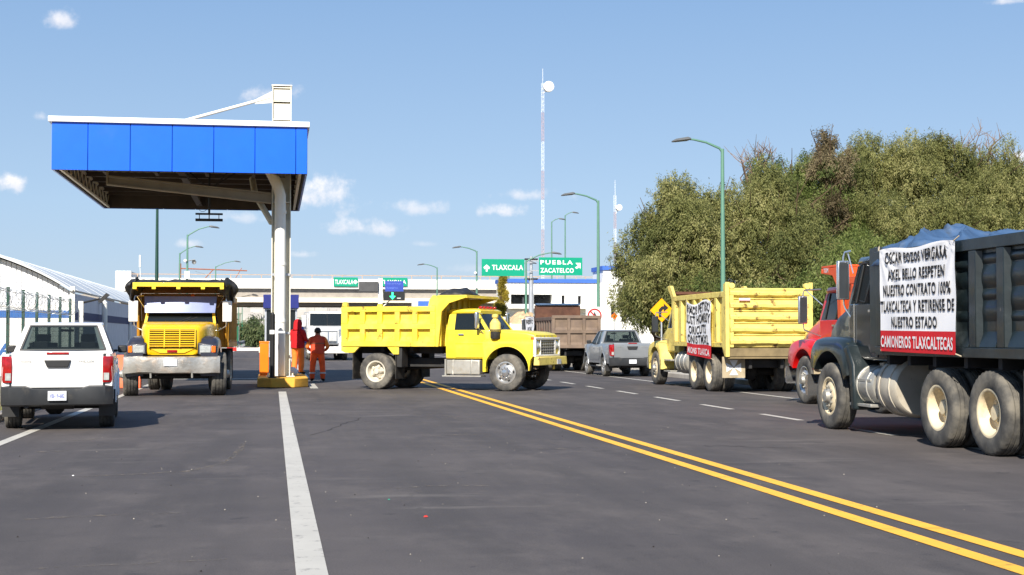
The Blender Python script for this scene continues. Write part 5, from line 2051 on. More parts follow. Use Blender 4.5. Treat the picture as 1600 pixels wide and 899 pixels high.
# white grille surround with square grid
b = MB()
zb_, zt_ = .93, 1.46
for (y0, y1, z0, z1) in ((-.97, .97, zt_ - .07, zt_), (-.97, .97, zb_, zb_ + .06), (-.97, -.90, zb_ + .061, zt_ - .071), (.90, .97, zb_ + .061, zt_ - .071), (-.60, -.56, zb_ + .061, zt_ - .071), (.56, .60, zb_ + .061, zt_ - .071)):
    b.box(4.66, 4.74, y0, y1, z0, z1)
gr = b.build('grille', 'semi_white', t, bevel=.015)
b = MB()
for k in range(5):
    z = zb_ + .1 + (zt_ - zb_ - .21) * k / 4
    b.box(4.69, 4.725, -.558, .558, z - .012, z + .012)
for k in range(7):
    y = -.48 + .96 * k / 6
    b.box(4.685, 4.72, y - .01, y + .01, zb_ + .062, zt_ - .072)
b.build('grille_bars', 'grille_grey', gr)
for s in (-1, 1):
    b = MB()
    b.box(4.66, 4.70, min(s * .602, s * .898), max(s * .602, s * .898), zb_ + .062, zt_ - .072)
    b.build('lamp_panel', 'truck_yellow', gr)
    headlamp(t, 4.715, s * .75, 1.24, .095)
b = MB()
b.hexa([(4.72, -1.12, .70), (4.90, -1.12, .70), (4.90, 1.12, .70), (4.72, 1.12, .70), (4.74, -1.12, .93), (4.88, -1.12, .93), (4.88, 1.12, .93), (4.74, 1.12, .93)])
bu = b.build('bumper', 'old_yellow', t, bevel=.02)
b = MB()
b.box(4.905, 4.915, .25, .57, .72, .86)
b.build('number_plate', 'plate_white', bu)
b = MB()
b.box(2.1, 3.1, -.98, -.62, .44, .84)
for x in (2.3, 2.85):
    b.box(x - .03, x + .03, -.99, -.61, .43, .85)
b.build('fuel_tank', 'alu', t, bevel=.05, segs=3)
b = MB()
b.box(2.0, 3.16, -1.04, -.7, .38, .415)
b.box(2.05, 2.1, -.98, -.7, .415, .86)
b.build('step', 'alu', t)
b = MB()
b.cyl((2.16, .8, .62), (3.1, .8, .62), .2, n=16)
b.build('air_tank', 'chassis', t)
for s in (-1, 1):
    b = MB()
    b.box(3.04, 3.12, s * 1.13 - .09, s * 1.13 + .09, 1.70, 2.15)
    mo = b.build('mirror', 'chrome', t, bevel=.025)
    b = MB()
    b.tube([(3.14, s * .9, 2.1), (3.1, s * 1.12, 2.12)], .014, 5)
    b.tube([(3.2, s * .93, 1.55), (3.1, s * 1.12, 1.74)], .014, 5)
    b.build('mirror_arm', 'chrome', mo)
# air cleaner bowl on the cowl
b = MB()
b.lathe([(0, 0), (.12, 0), (.13, .08), (.13, .2), (.15, .22), (.15, .42), (.1, .5), (.05, .56), (.09, .58), (.09, .66), (0, .68)], (3.56, -.98, 1.42), 'z', 18)
ac = b.build('air_cleaner', 'old_yellow', t, ang=40)
b = MB()
b.lathe([(.122, .0), (.134, .03), (.136, .17), (.133, .2)], (3.56, -.98, 1.42), 'z', 18)
b.build('bowl', 'flap', ac)
b = MB()
b.lathe([(.152, .225), (.155, .23), (.155, .25), (.152, .255)], (3.56, -.98, 1.42), 'z', 18)
b.build('clamp', 'chassis', ac)
b = MB()
for k in range(5):
    y = -.5 + 1.0 * k / 4
    b.box(2.88, 2.98, y - .05, y + .05, 2.25, 2.32)
b.build('roof_lamp', 'lens_red', t, bevel=.02)

RM = root_matrix(t)


def tarp1(i, j):
    x = 1.75 + .75 * i
    y = -.75 + 1.3 * j
    e = math.sin(PI * i) ** .5 * math.sin(PI * j) ** .5
    z = 2.60 + e * (.12 + .1 * fold(x, y, .3, 1.6) + .06 * fold(x, y, 1.3, 4)) + .03
    return RM @ Vector((x, y, z))


crumple('tarpaulin', tarp1, 22, 30, 'tarp_black', 'crumpled black tarpaulin on the cab guard of the broadside bright yellow truck', 'tarpaulin')

# ================================================================== 2. yellow tipper with black fenders facing us
t = thing('dump_truck', 'yellow dump truck with black fenders and blue sun visor facing the camera', 'dump truck', (-2.28, 41.4, 0), R(-92.2), 'dump trucks')
intl = t
S2 = dict(rear=[0], front=4.15, R=.545, fhalf=1.24, fw=.36, half=1.12, bed=(-1.2, 2.3), nose=4.9, rims_r=['rim_white', 'rim_white', 'plastic_black'], rims_f=['rim_steel', 'alu', 'plastic_black'], steer=R(7),
          cab=dict(xb=1.75, xw=3.0, hw=.94, zb=.95, zl=1.84, zr=2.48, rake=.28, tumble=.1, paint='cab_yellow', split=False),
          hood=[(3.0, .90, 1.2, 1.86, .12), (3.5, .89, 1.15, 1.86, .14), (4.1, .83, 1.1, 1.83, .16), (4.6, .74, 1.02, 1.77, .16), (4.74, .66, 1.0, 1.72, .14), (4.80, .60, 1.03, 1.66, .12)], hood_mat='cab_yellow',
          fender=dict(ri=.64, y_in=.70, y_out=1.1, top=1.48, xf=4.86, xr=3.2, zf=.95, zr=.62, mat='fender_black'),
          lampbox=dict(x=4.84, y0=.62, y1=1.10, z0=1.04, z1=1.30),
          grille=(4.875, .56, 1.22, 1.67, 8, 'bars', .05), grille_mat='cab_yellow',
          bumper=dict(x=4.86, w=1.17, z0=.56, z1=1.0, mat='bumper_dented', dent=.07, plate=True, plate_y=-.02),
          mir=(.55, .24, .22), mir_mat='semi_white', mir_dz=.3,
          tanks=[(1.2, 2.6, .78, .72, .3, 2, (-1, 1), 'alu')])
conventional(t, S2)
b = MB()
b.hexa([(4.76, -.30, 1.08), (4.83, -.30, 1.06), (4.83, .30, 1.06), (4.76, .30, 1.08), (4.76, -.62, 1.21), (4.82, -.62, 1.21), (4.82, .62, 1.21), (4.76, .62, 1.21)])
b.build('nose_panel', 'cab_yellow', t, bevel=.02)
b = MB()
b.box(4.835, 4.85, -.12, .12, 1.09, 1.15)
b.build('badge', 'lens_red', t)
b = MB()
n = 10
rings = []
for k in range(n + 1):
    y = -.93 + 1.86 * k / n
    bow = .06 * (1 - (y / .93) ** 2)
    rings.append([(2.98 + bow, y * .96, 2.10), (2.995 + bow, y * .96, 2.10), (2.83 + bow, y * 1.0, 2.53), (2.815 + bow, y * 1.0, 2.53)])
b.loft(rings)
b.build('sun_visor', 'visor_metal', t, ang=60)
b = MB()
b.lathe([(.0, .12), (.05, .11), (.07, .03), (.075, 0)], (2.5, .28, 2.49), 'z', 12)
b.build('beacon', 'lens_amber', t)
b = MB()
b.tube([(2.6, -1.02, 1.9), (2.6, -1.08, 3.35)], .008, 4)
b.cyl((2.6, -1.08, 3.3), (2.6, -1.08, 3.62), .025, n=6)
b.build('whip_aerial', 'steel_white', t)
b = MB()
tub(b, -1.2, 2.25, 2.26, 1.2, 2.55, zf=2.62)
for s in (-1, 1):
    ribbed_wall(b, -1.2, 2.25, 1.2, 2.58, s * 1.13, s, 7, .16, .07, 'x')
recessed_wall(b, -1.19, 1.19, 1.2, 2.56, -1.2, -1, 4, 2, .14, .14, .06, 'y', .4)
bed = b.build('dump_bed', 'bed_ochre', t, bevel=.01)
b = MB()
guard(b, 2.252, 3.42, 2.3, 1.25, 2.86, .10)
b.box(2.2, 2.25, -1.1, 1.1, 2.625, 2.8)
b.build('cab_guard', 'bed_ochre', bed, bevel=.008)
b = MB()
b.box(3.42, 3.46, -1.15, 1.15, 2.765, 2.87)
for y in (-1.1, -.62, 0, .62, 1.1):
    b.box(3.40, 3.465, y - .05, y + .05, 2.70, 2.764)
b.build('guard_lip', 'truck_yellow', bed, bevel=.006)
for s in (-1, 1):
    mudflap(t, -.75, s * .84, .55, .28, 1.15, 'flap')
RM = root_matrix(t)


b = MB()
nx, ny = 30, 70
vs = []
for j in range(ny + 1):
    for i in range(nx + 1):
        x, y = 1.6 + 1.7 * i / nx, -1.16 + 2.32 * j / ny
        e = .03 + .05 * fold(x * .6, y, .2, 1.5) + .03 * fold(x, y * 1.3, 4.2, 2.6)
        e *= min(1, i / 4, (nx - i) / 3)
        vs.append(RM @ Vector((x, y, 2.868 + max(.012, e))))
b.add(vs, [(j * (nx + 1) + i, j * (nx + 1) + i + 1, (j + 1) * (nx + 1) + i + 1, (j + 1) * (nx + 1) + i) for j in range(ny) for i in range(nx)])
for s_, wide, low in ((-1, .15, 2.40), (1, .21, 2.40)):
    rings = []
    nz = 14
    for k in range(nz + 1):
        f = k / nz
        z = 2.95 + (low - 2.95) * f
        ring = []
        for a_ in range(26):
            a = 2 * PI * a_ / 26
            ryy = wide * (.55 + .65 * math.sin(PI * min(1, f * 1.15 + .12))) * (1 - .4 * max(0, f - .7) / .3)
            rxx = (.62 - .18 * f) * (.35 + .65 * math.sin(PI * min(1, max(.08, f * .9 + .1))) ** .5)
            wob = 1 + .22 * math.sin(a * 5 + f * 3 + s_) + .16 * mnoise.noise((math.cos(a) * 2, math.sin(a) * 2, f * 4 + s_))
            yy = s_ * (1.17 + .10 * f) + ryy * wob * math.sin(a)
            ring.append(RM @ Vector((2.75 - .25 * f + rxx * wob * math.cos(a), yy, z + .05 * math.sin(a * 3 + s_) + .04 * math.sin(a * 2))))
        rings.append(ring)
    b.loft(rings)
o = b.build('tarpaulin', 'tarp_black', ang=60)
tag(o, 'black tarpaulin bunched over the load of the truck facing the camera, hanging at both corners', 'tarpaulin')

# ================================================================== 3. dark green tipper with the big banner
t = thing('dump_truck', 'dark green ribbed dump truck with big white and red banner on its side', 'dump truck', (10.0, 16.85, 0), R(90), 'dump trucks')
dark = t
S3 = dict(rear=[0, 1.42], front=5.28, R=.535, half=1.17, bed=(-1.3, 3.3), nose=6.1, rims_r=['rim_cream', 'rim_cream', 'plastic_black'], rims_f=['rim_cream', 'alu', 'plastic_black'],
          cab=dict(xb=3.42, xw=4.92, hw=.98, zb=1.12, zl=2.02, zr=2.74, rake=.26, tumble=.08, paint='cab_dark', split=True),
          hood=[(4.92, .90, 1.25, 2.02, .16), (5.3, .88, 1.2, 1.98, .2), (5.75, .84, 1.1, 1.88, .24), (6.08, .78, 1.05, 1.74, .24), (6.2, .70, 1.05, 1.64, .2)], hood_mat='hood_grey',
          fender=dict(ri=.70, y_in=.58, y_out=1.17, top=1.47, xf=6.08, xr=4.46, zf=1.0, zr=.9, mat='fender_dark', a0=34, a1=158, sq=(.5, .36)),
          lamp=(6.14, .86, 1.2, .1),
          grille=(6.25, .46, 1.12, 1.56, 14, 'vert', .03), grille_mat='chrome',
          bumper=dict(x=6.22, w=1.17, z0=.5, z1=.86, mat='chrome'),
          mir=(.62, .2, .07), mir_dz=.36, step=(3.7, 4.5, .75, 1.12, (.42, .8)),
          tanks=[(2.92, 3.62, .66, .74, .43, 2, (-1, 1), 'tank_beige'), (3.66, 4.36, .82, .74, .30, 2, (1,), 'alu')],
          stack=(3.2, .0, 1.2, 1.6))
S3.pop('stack')
conventional(t, S3)
for s in (-1, 1):
    b = MB()
    b.prism([(4.18, .36), (4.32, .36), (4.40, 1.0), (4.62, 1.30), (4.48, 1.36), (4.24, 1.06)], min(s * .75, s * 1.18), max(s * .75, s * 1.18))
    b.build('fender_extension', 'dark_green', t, bevel=.03)
b = MB()
b.box(4.55, 4.58, 1.0, 1.014, 1.0, 2.0)
b.build('door_seam', 'chrome', t)
b = MB()
tub(b, -1.3, 3.3, 2.28, 1.22, 2.70)
for s in (-1, 1):
    ribbed_wall(b, -1.3, 3.3, 1.22, 2.74, s * 1.14, s, 7, .29, .085, 'x')
recessed_wall(b, -1.2, 1.2, 1.22, 2.70, -1.3, -1, 4, 3, .12, .12, .06, 'y', .4)
# dented sheet between the ribs: pressed pillow bands left by the load
rr = random.Random(11)
for s in (-1, 1):
    for i in range(6):
        a0 = -1.155 + (4.6 - .29) * i / 6 + .15
        a1 = a0 + (4.6 - .29) / 6 - .30
        z = 1.68
        while z < 2.5:
            hgt = rr.uniform(.12, .3)
            hgt = min(hgt, 2.56 - z)
            dd = rr.uniform(.025, .06)
            ring = []
            for k in range(7):
                f = k / 6
                ring.append([(a0, s * (1.141 + dd * math.sin(PI * f) * .5), z + hgt * f), ((a0 + a1) / 2, s * (1.141 + dd * math.sin(PI * f)), z + hgt * f), (a1, s * (1.141 + dd * math.sin(PI * f) * .5), z + hgt * f)])
            b.loft(ring, cap=False, closed=False)
            z += hgt + .012
bed = b.build('dump_bed', 'dark_green', t, bevel=.008, recalc=True)
b = MB()
b.box(3.302, 3.36, -1.2, 1.2, 1.22, 2.82)
b.box(3.2, 3.5, 1.05, 1.21, 1.25, 2.8)
b.box(3.2, 3.5, -1.21, -1.05, 1.25, 2.8)
b.box(3.0, 3.52, -1.21, 1.21, 2.72, 2.80) if False else None
b.build('headboard', 'dark_green', bed, bevel=.01)
b = MB()
b.box(-1.25, 3.3, -.56, -.44, 1.0, 1.218)
b.box(-1.25, 3.3, .44, .56, 1.0, 1.218)
for x in (-1.0, -.2, .7, 1.6, 2.4, 3.1):
    b.box(x - .05, x + .05, -1.1, 1.1, 1.08, 1.216)
b.build('subframe', 'chassis', t)
for s in (-1, 1):
    mudflap(t, -.85, s * .85, .6, .28, 1.1, 'flap')
    b = MB()
    b.box(-1.32, -1.29, s * .9 - .1, s * .9 + .1, 1.0, 1.1)
    b.build('tail_light', 'lens_red', t)
RM = root_matrix(t)


def tarp3(i, j):
    x = 1.45 + 1.85 * i
    y = -1.05 + 2.20 * j
    e = min(1, i / .35) ** 1.1 * (min(1, (1 - i) / .05)) ** .5
    ej = 1 - (2 * j - 1) ** 10
    hump = .17 * math.exp(-((x - 2.75) / .42) ** 2) + .10 * math.exp(-((x - 1.95) / .3) ** 2)
    w1 = .35 * mnoise.noise((x * 1.3, y * 1.3, 7.7))
    r1 = (1 - abs(mnoise.noise((x * 1.5 + y * 1.2 + w1, y * .5 - x * .4, 2.4)))) ** 3
    r2 = (1 - abs(mnoise.noise((x * 3.2 - y * 1.6 + w1, y * 1.5 + x, 5.1)))) ** 4
    z = 2.70 + e * ej * (hump + .20 * r1 + .09 * r2)
    y2 = y + .06 * r2
    if j > .93:
        z -= (j - .93) * 2.4
        y2 += .07
    return RM @ Vector((x + .05 * r1, y2, z))


crumple('tarpaulin', tarp3, 96, 70, 'tarp_blue', 'crumpled blue tarpaulin over the load of the dark green truck', 'tarpaulin')
LN = [('OSCAR POZOS VERGARA', .855, .96, .09, .91), ('AXEL BELLO RESPETEN', .695, .80, .12, .88), ('NUESTRO CONTRATO 100%', .54, .65, .05, .95),
      ('TLAXCALTECA Y RETIRENSE DE', .385, .495, .012, .985), ('NUESTRO ESTADO', .235, .34, .18, .78)]
banner('protest_banner', 'large white banner with black lettering and red foot on the dark green truck', RM, .62, 2.97, 1.28, 2.74, 1.235, .205, LN, ('CAMIONEROS TLAXCALTECAS', .04, .155, .015, .975), .03, 1.7,
       skew=lambda a, c: -.03 * (1 - a) * (1 - c) + .02 * math.sin(a * 9) * (c > .9))

# ================================================================== 4. old yellow tipper with a tailgate towards us
t = thing('dump_truck', 'old pale yellow dump truck with rusty tailgate towards us and crosses on its mud flaps', 'dump truck', (12.78, 37.6, 0), R(90), 'dump trucks')
old = t
S4 = dict(rear=[0, 1.4], front=5.6, R=.52, half=1.16, bed=(-1.55, 3.5), nose=6.4, rims_r=['rim_cream', 'rim_cream', 'plastic_black'], rims_f=['rim_cream', 'alu', 'plastic_black'],
          cab=dict(xb=3.75, xw=5.1, hw=.92, zb=1.0, zl=1.75, zr=2.45, rake=.26, tumble=.08, paint='old_yellow'),
          hood=[(5.1, .80, 1.15, 1.76, .12), (5.8, .76, 1.1, 1.73, .16), (6.35, .68, 1.0, 1.64, .18), (6.45, .6, 1.0, 1.58, .16)], hood_mat='old_yellow',
          fender=dict(ri=.63, y_in=.58, y_out=1.16, top=1.34, xf=6.42, xr=4.8, zf=.9, zr=.5, mat='old_yellow'),
          lamp=(6.44, .84, 1.1, .1), grille=(6.47, .44, 1.05, 1.5, 12, 'vert', .03), grille_mat='chrome',
          bumper=dict(x=6.5, w=1.15, z0=.5, z1=.82, mat='chrome'), mir=(.5, .2, .34), mir_mat='plastic_black', mir_dz=.1,
          step=(4.0, 4.75, .72, 1.1, (.42, .75)), tanks=[(2.3, 3.5, .80, .74, .33, 3, (-1, 1), 'alu')], roof_lamps=True)
conventional(t, S4)
b = MB()
tub(b, -1.55, 3.5, 2.18, 1.2, 2.62, tail=False)
for s in (-1, 1):
    ribbed_wall(b, -1.5, 3.5, 1.2, 2.66, s * 1.09, s, 8, .3, .09, 'x', foot=False)
    b.prism([(-1.62, .95), (-1.5, .95), (-1.3, 1.2), (-1.4, 2.85), (-1.62, 2.9)], min(s * 1.08, s * 1.19), max(s * 1.08, s * 1.19))
    b.prism([(3.3, 1.2), (3.52, 1.2), (3.58, 2.6), (3.95, 2.86), (4.0, 2.98), (3.7, 2.98), (3.35, 2.66)], min(s * 1.09, s * 1.18), max(s * 1.09, s * 1.18))
bed = b.build('dump_bed', 'old_yellow', t, bevel=.012)
b = MB()
b.box(3.52, 3.58, -1.08, 1.08, 1.2, 2.72)
b.box(3.4, 4.1, -1.08, 1.08, 2.72, 2.8)
b.build('cab_guard', 'wood_rust', bed)
b = MB()
hw = 1.075
b.box(-1.56, -1.51, -hw, hw, 1.22, 2.70)
rr = random.Random(4)
for k in range(5):
    z = 1.25 + 1.40 * k / 4.45
    ring = []
    for m_ in range(13):
        y = -hw + 2 * hw * m_ / 12
        d = .012 * rr.uniform(-1, 1)
        ring.append([(-1.562, y, z), (-1.66 + d, y, z + .05 + d), (-1.67 + d, y, z + .13 + d), (-1.562, y, z + .24)])
    b.loft(ring)
    if k < 4:
        b.box(-1.59, -1.562, -hw, hw, z + .262, z + .285)
ring = []
for m_ in range(13):
    y = -hw + 2 * hw * m_ / 12
    d = .018 * rr.uniform(-1, 1)
    ring.append([(-1.64 + d, y, 2.60 + d), (-1.66 + d, y, 2.72 + d), (-1.5, y, 2.73 + d), (-1.5, y, 2.60)])
b.loft(ring)
for s in (-1, 1):
    b.box(-1.64, -1.562, min(s * .98, s * hw), max(s * .98, s * hw), 1.2, 2.6)
    b.cyl((-1.66, s * 1.03, 2.80), (-1.5, s * 1.03, 2.80), .08, n=12)
tg = b.build('tailgate', 'old_yellow', bed, bevel=.006)
b = MB()
b.box(-1.69, -1.682, .55, .85, 2.40, 2.48)
b.cur = 1
b.box(-1.692, -1.69, .55, .85, 2.40, 2.42)
b.build('reflector_plate', ['plate_white', 'lens_red'], tg)
b = MB()
b.box(-1.6, -1.5, -1.15, 1.15, .96, 1.18)
b.box(-1.58, -1.4, -1.12, 1.12, .90, .955)
b.build('rear_beam', 'beam_tan', t, bevel=.01)
for s in (-1, 1):
    b = MB()
    b.box(-1.25, -1.22, s * .86 - .31, s * .86 + .31, .40, .95)
    fl = b.build('mudflap', 'flap_tan', t)
    b = MB()
    for k in range(4):
        a = PI / 2 * k
        d = Vector((0, math.cos(a), math.sin(a)))
        n_ = Vector((0, -math.sin(a), math.cos(a)))
        c = Vector((-1.262, s * .86, .67))
        pts = [c + d * .02 + n_ * .015, c + d * .2 + n_ * .12, c + d * .2 - n_ * .12, c + d * .02 - n_ * .015]
        b.add([tuple(p) for p in pts] + [tuple(p + Vector((.009, 0, 0))) for p in pts], [(0, 1, 2, 3), (7, 6, 5, 4), (0, 4, 5, 1), (1, 5, 6, 2), (2, 6, 7, 3), (3, 7, 4, 0)])
    b.build('cross_emblem', 'sign_white', fl)
b = MB()
b.box(-1.2, 3.5, -.54, -.44, 1.0, 1.19)
b.box(-1.2, 3.5, .44, .54, 1.0, 1.19)
for x in (-.9, 0, .9, 1.8, 2.7):
    b.box(x - .05, x + .05, -1.05, 1.05, 1.06, 1.195)
b.build('subframe', 'chassis', t)
RM = root_matrix(t)
LN = [('RMOS PETISO', .80, .97, .06, .97), ('SUSTI HOMBSY', .61, .78, .02, .98), ('ORICUTS', .42, .58, .12, .82), ('ONISTMXL', .24, .40, .05, .93)]
banner('protest_banner', 'narrow white banner with black lettering and red foot on the old pale yellow truck', RM, -.55, 1.75, .98, 2.42, 1.2, .22, LN, ('MIONS TLAXCA', .04, .16, .05, .95), .035, 4.1,
       skew=lambda a, c: .06 * math.sin(a * 7) * c - .10 * (1 - a) * (1 - c))

# ================================================================== 5. red tipper with orange bed
t = thing('dump_truck', 'red cabbed dump truck with orange bed half hidden behind the dark green one', 'dump truck', (12.72, 25.0, 0), R(90), 'dump trucks')
S5 = dict(rear=[0, 1.38], front=5.4, R=.53, half=1.16, bed=(-1.3, 3.3), nose=6.3, rims_r=['rim_cream', 'rim_cream', 'plastic_black'], rims_f=['rim_steel', 'alu', 'plastic_black'],
          cab=dict(xb=3.55, xw=5.0, hw=.95, zb=1.0, zl=1.86, zr=2.55, rake=.26, tumble=.08, paint='red_paint'),
          hood=[(5.0, .88, 1.2, 1.95, .2), (5.5, .86, 1.12, 1.87, .24), (6.0, .84, 1.0, 1.73, .28), (6.4, .80, .95, 1.56, .26), (6.54, .70, .95, 1.42, .2)], hood_mat='red_paint',
          fender=dict(ri=.66, y_in=.55, y_out=1.17, top=1.42, xf=6.40, xr=4.6, zf=.95, zr=.82, mat='red_paint', a0=20, a1=160, sq=(.65, .5)),
          lamp=(6.42, .86, 1.12, .1), grille=(6.58, .42, .98, 1.32, 10, 'vert', .04), grille_mat='chrome',
          bumper=dict(x=6.45, w=1.17, z0=.42, z1=.82, mat='chrome'), mir=(.6, .2, .36), mir_dz=.2,
          step=(3.8, 4.6, .72, 1.1, (.42, .75)), tanks=[(2.2, 3.4, .80, .74, .33, 3, (-1, 1), 'alu')], roof_lamps=True)
conventional(t, S5)
for s in (-1, 1):
    mudflap(t, 4.76, s * .88, .56, .45, 1.05, 'flap_tan')
    mudflap(t, -.85, s * .85, .6, .28, 1.1, 'flap')
b = MB()
tub(b, -1.3, 3.3, 2.22, 1.2, 2.66)
for s in (-1, 1):
    ribbed_wall(b, -1.3, 3.3, 1.2, 2.7, s * 1.11, s, 8, .18, .08, 'x')
recessed_wall(b, -1.18, 1.18, 1.2, 2.66, -1.3, -1, 4, 3, .12, .12, .06, 'y', .4)
bed = b.build('dump_bed', 'orange_bed', t, bevel=.01)
b = MB()
guard(b, 3.302, 4.25, 2.34, 1.25, 2.98, .16)
b.box(3.25, 3.301, -1.1, 1.1, 2.66, 2.92)
b.build('cab_guard', 'orange_bed', bed, bevel=.01)
b = MB()
put_text(b, 'TGM', 3.86, 4.12, 2.835, 2.93, lambda a, c: (8.0 - a - .02, 1.172, c), 0, .02)
b.build('lettering', 'ink_white', bed, recalc=False)

# ================================================================== 6. brown tipper far up the row, tan one before it
t = thing('dump_truck', 'brown weathered dump truck with panelled tailgate ahead of the silver pickup', 'dump truck', (12.62, 60.8, 0), R(90), 'dump trucks')
S6 = dict(rear=[0, 1.35], front=5.2, R=.52, half=1.05, bed=(-1.3, 2.9), nose=6.0, rims_r=['rim_white', 'rim_white', 'plastic_black'], rims_f=['rim_white', 'alu', 'plastic_black'],
          cab=dict(xb=3.2, xw=4.6, hw=.92, zb=1.0, zl=1.8, zr=2.5, rake=.26, tumble=.08, paint='semi_white'),
          hood=[(4.6, .68, 1.15, 1.8, .12), (5.4, .62, 1.1, 1.72, .16), (6.0, .54, 1.0, 1.6, .16)], hood_mat='semi_white',
          fender=dict(ri=.63, y_in=.58, y_out=1.05, top=1.36, xf=6.0, xr=4.4, zf=.9, zr=.6, mat='semi_white'),
          lamp=(6.02, .8, 1.1, .1), bumper=dict(x=6.05, w=1.05, z0=.45, z1=.8, mat='chrome'), tanks=[(2.0, 3.1, .74, .72, .3, 2, (-1, 1), 'alu')])
conventional(t, S6)
b = MB()
tub(b, -1.25, 2.9, 2.0, 1.0, 2.28)
for s in (-1, 1):
    ribbed_wall(b, -1.25, 2.9, 1.0, 2.3, s * 1.0, s, 8, .16, .07, 'x')
bed = b.build('dump_bed', 'brown_bed', t, bevel=.01)
b = MB()
recessed_wall(b, -1.05, 1.05, .98, 2.36, -1.252, -1, 3, 2, .13, .13, .07, 'y', .25)
b.box(-1.252, -1.21, -1.0, 1.0, 1.062, 2.3)
b.build('tailgate', 'brown_frame', bed, bevel=.01)
b = MB()
b.box(2.901, 2.96, -1.03, 1.03, 1.0, 2.86)
b.box(2.7, 2.9, -1.03, 1.03, 2.2, 2.84)
b.build('headboard', 'wood_rust', bed)
b = MB()
b.box(2.6, 3.0, -1.0, 1.0, 2.862, 2.95)
b.build('rolled_cover', 'tarp_blue', bed, bevel=.03)
b = MB()
b.box(-1.2, 2.9, -.54, -.44, .9, .998)
b.box(-1.2, 2.9, .44, .54, .9, .998)
b.build('subframe', 'chassis', t)
for s in (-1, 1):
    mudflap(t, -.85, s * .78, .55, .28, .95, 'flap')
RM = root_matrix(t)
banner('protest_banner', 'small white banner on the cab of the brown dump truck', RM, 2.2, 4.2, 1.55, 2.35, 1.12, .0, [('RESPETO', .6, .85, .12, .9), ('LOCAL', .2, .45, .2, .8)], None, .05, 2.2)

t = thing('dump_truck', 'far pale dump truck loaded with a tan heap, left of the brown truck', 'dump truck', (12.6, 71.5, 0), R(90), 'dump trucks')
S7 = dict(S6)
conventional(t, S7)
b = MB()
tub(b, -1.25, 2.9, 2.0, 1.0, 2.1)
for s in (-1, 1):
    ribbed_wall(b, -1.25, 2.9, 1.0, 2.12, s * 1.0, s, 8, .16, .07, 'x')
b.build('dump_bed', 'semi_white', t, bevel=.01)
RM = root_matrix(t)


def heap(i, j):
    x, y = -1.2 + 4.05 * i, -.94 + 1.88 * j
    e = (math.sin(PI * i) * math.sin(PI * j)) ** .6
    return RM @ Vector((x, y, 1.95 + e * (.35 + .34 * fold(x, y, .2, .8) + .2 * fold(x + y, y - .5 * x, 3, 2.2))))


crumple('tarpaulin', heap, 30, 24, 'tan_load', 'tan cover heaped over the far pale truck', 'tarpaulin')

# ================================================================== 7. white semi tractor facing us
t = thing('tractor_truck', 'white bonneted tractor truck facing us behind the man in orange', 'truck', (3.3, 94.3, 0), R(-90))
S8 = dict(rear=[0, 1.35], front=5.2, R=.52, half=1.2, bed=(-1.0, 3.0), nose=6.1, rims_r=['rim_white', 'rim_white', 'plastic_black'], rims_f=['rim_white', 'alu', 'plastic_black'],
          cab=dict(xb=2.6, xw=4.4, hw=1.16, zb=1.0, zl=2.12, zr=3.02, rake=.22, tumble=.04, paint='semi_white', split=True),
          hood=[(4.4, 1.0, 1.3, 2.12, .14), (5.4, .84, 1.2, 2.02, .16), (6.05, .66, 1.0, 1.92, .12), (6.15, .62, 1.0, 1.88, .1)], hood_mat='semi_white',
          fender=dict(ri=.64, y_in=.58, y_out=1.22, top=1.56, xf=6.05, xr=4.4, zf=.95, zr=.6, mat='semi_white'),
          lamp=(6.02, .95, 1.3, .13), grille=(6.18, .52, 1.0, 1.78, 14, 'vert', .04), grille_mat='chrome',
          bumper=dict(x=6.2, w=1.24, z0=.42, z1=.86, mat='semi_white', plate=True, plate_y=.3), mir=(.7, .24, .24), mir_mat='semi_white', mir_dz=.3,
          tanks=[(1.8, 3.2, .86, .74, .34, 2, (-1, 1), 'alu')])
conventional(t, S8)
b = MB()
b.box(-1.5, 2.4, -1.2, 1.2, 1.15, 2.9)
b.build('box_body', 'semi_white', t, bevel=.03)


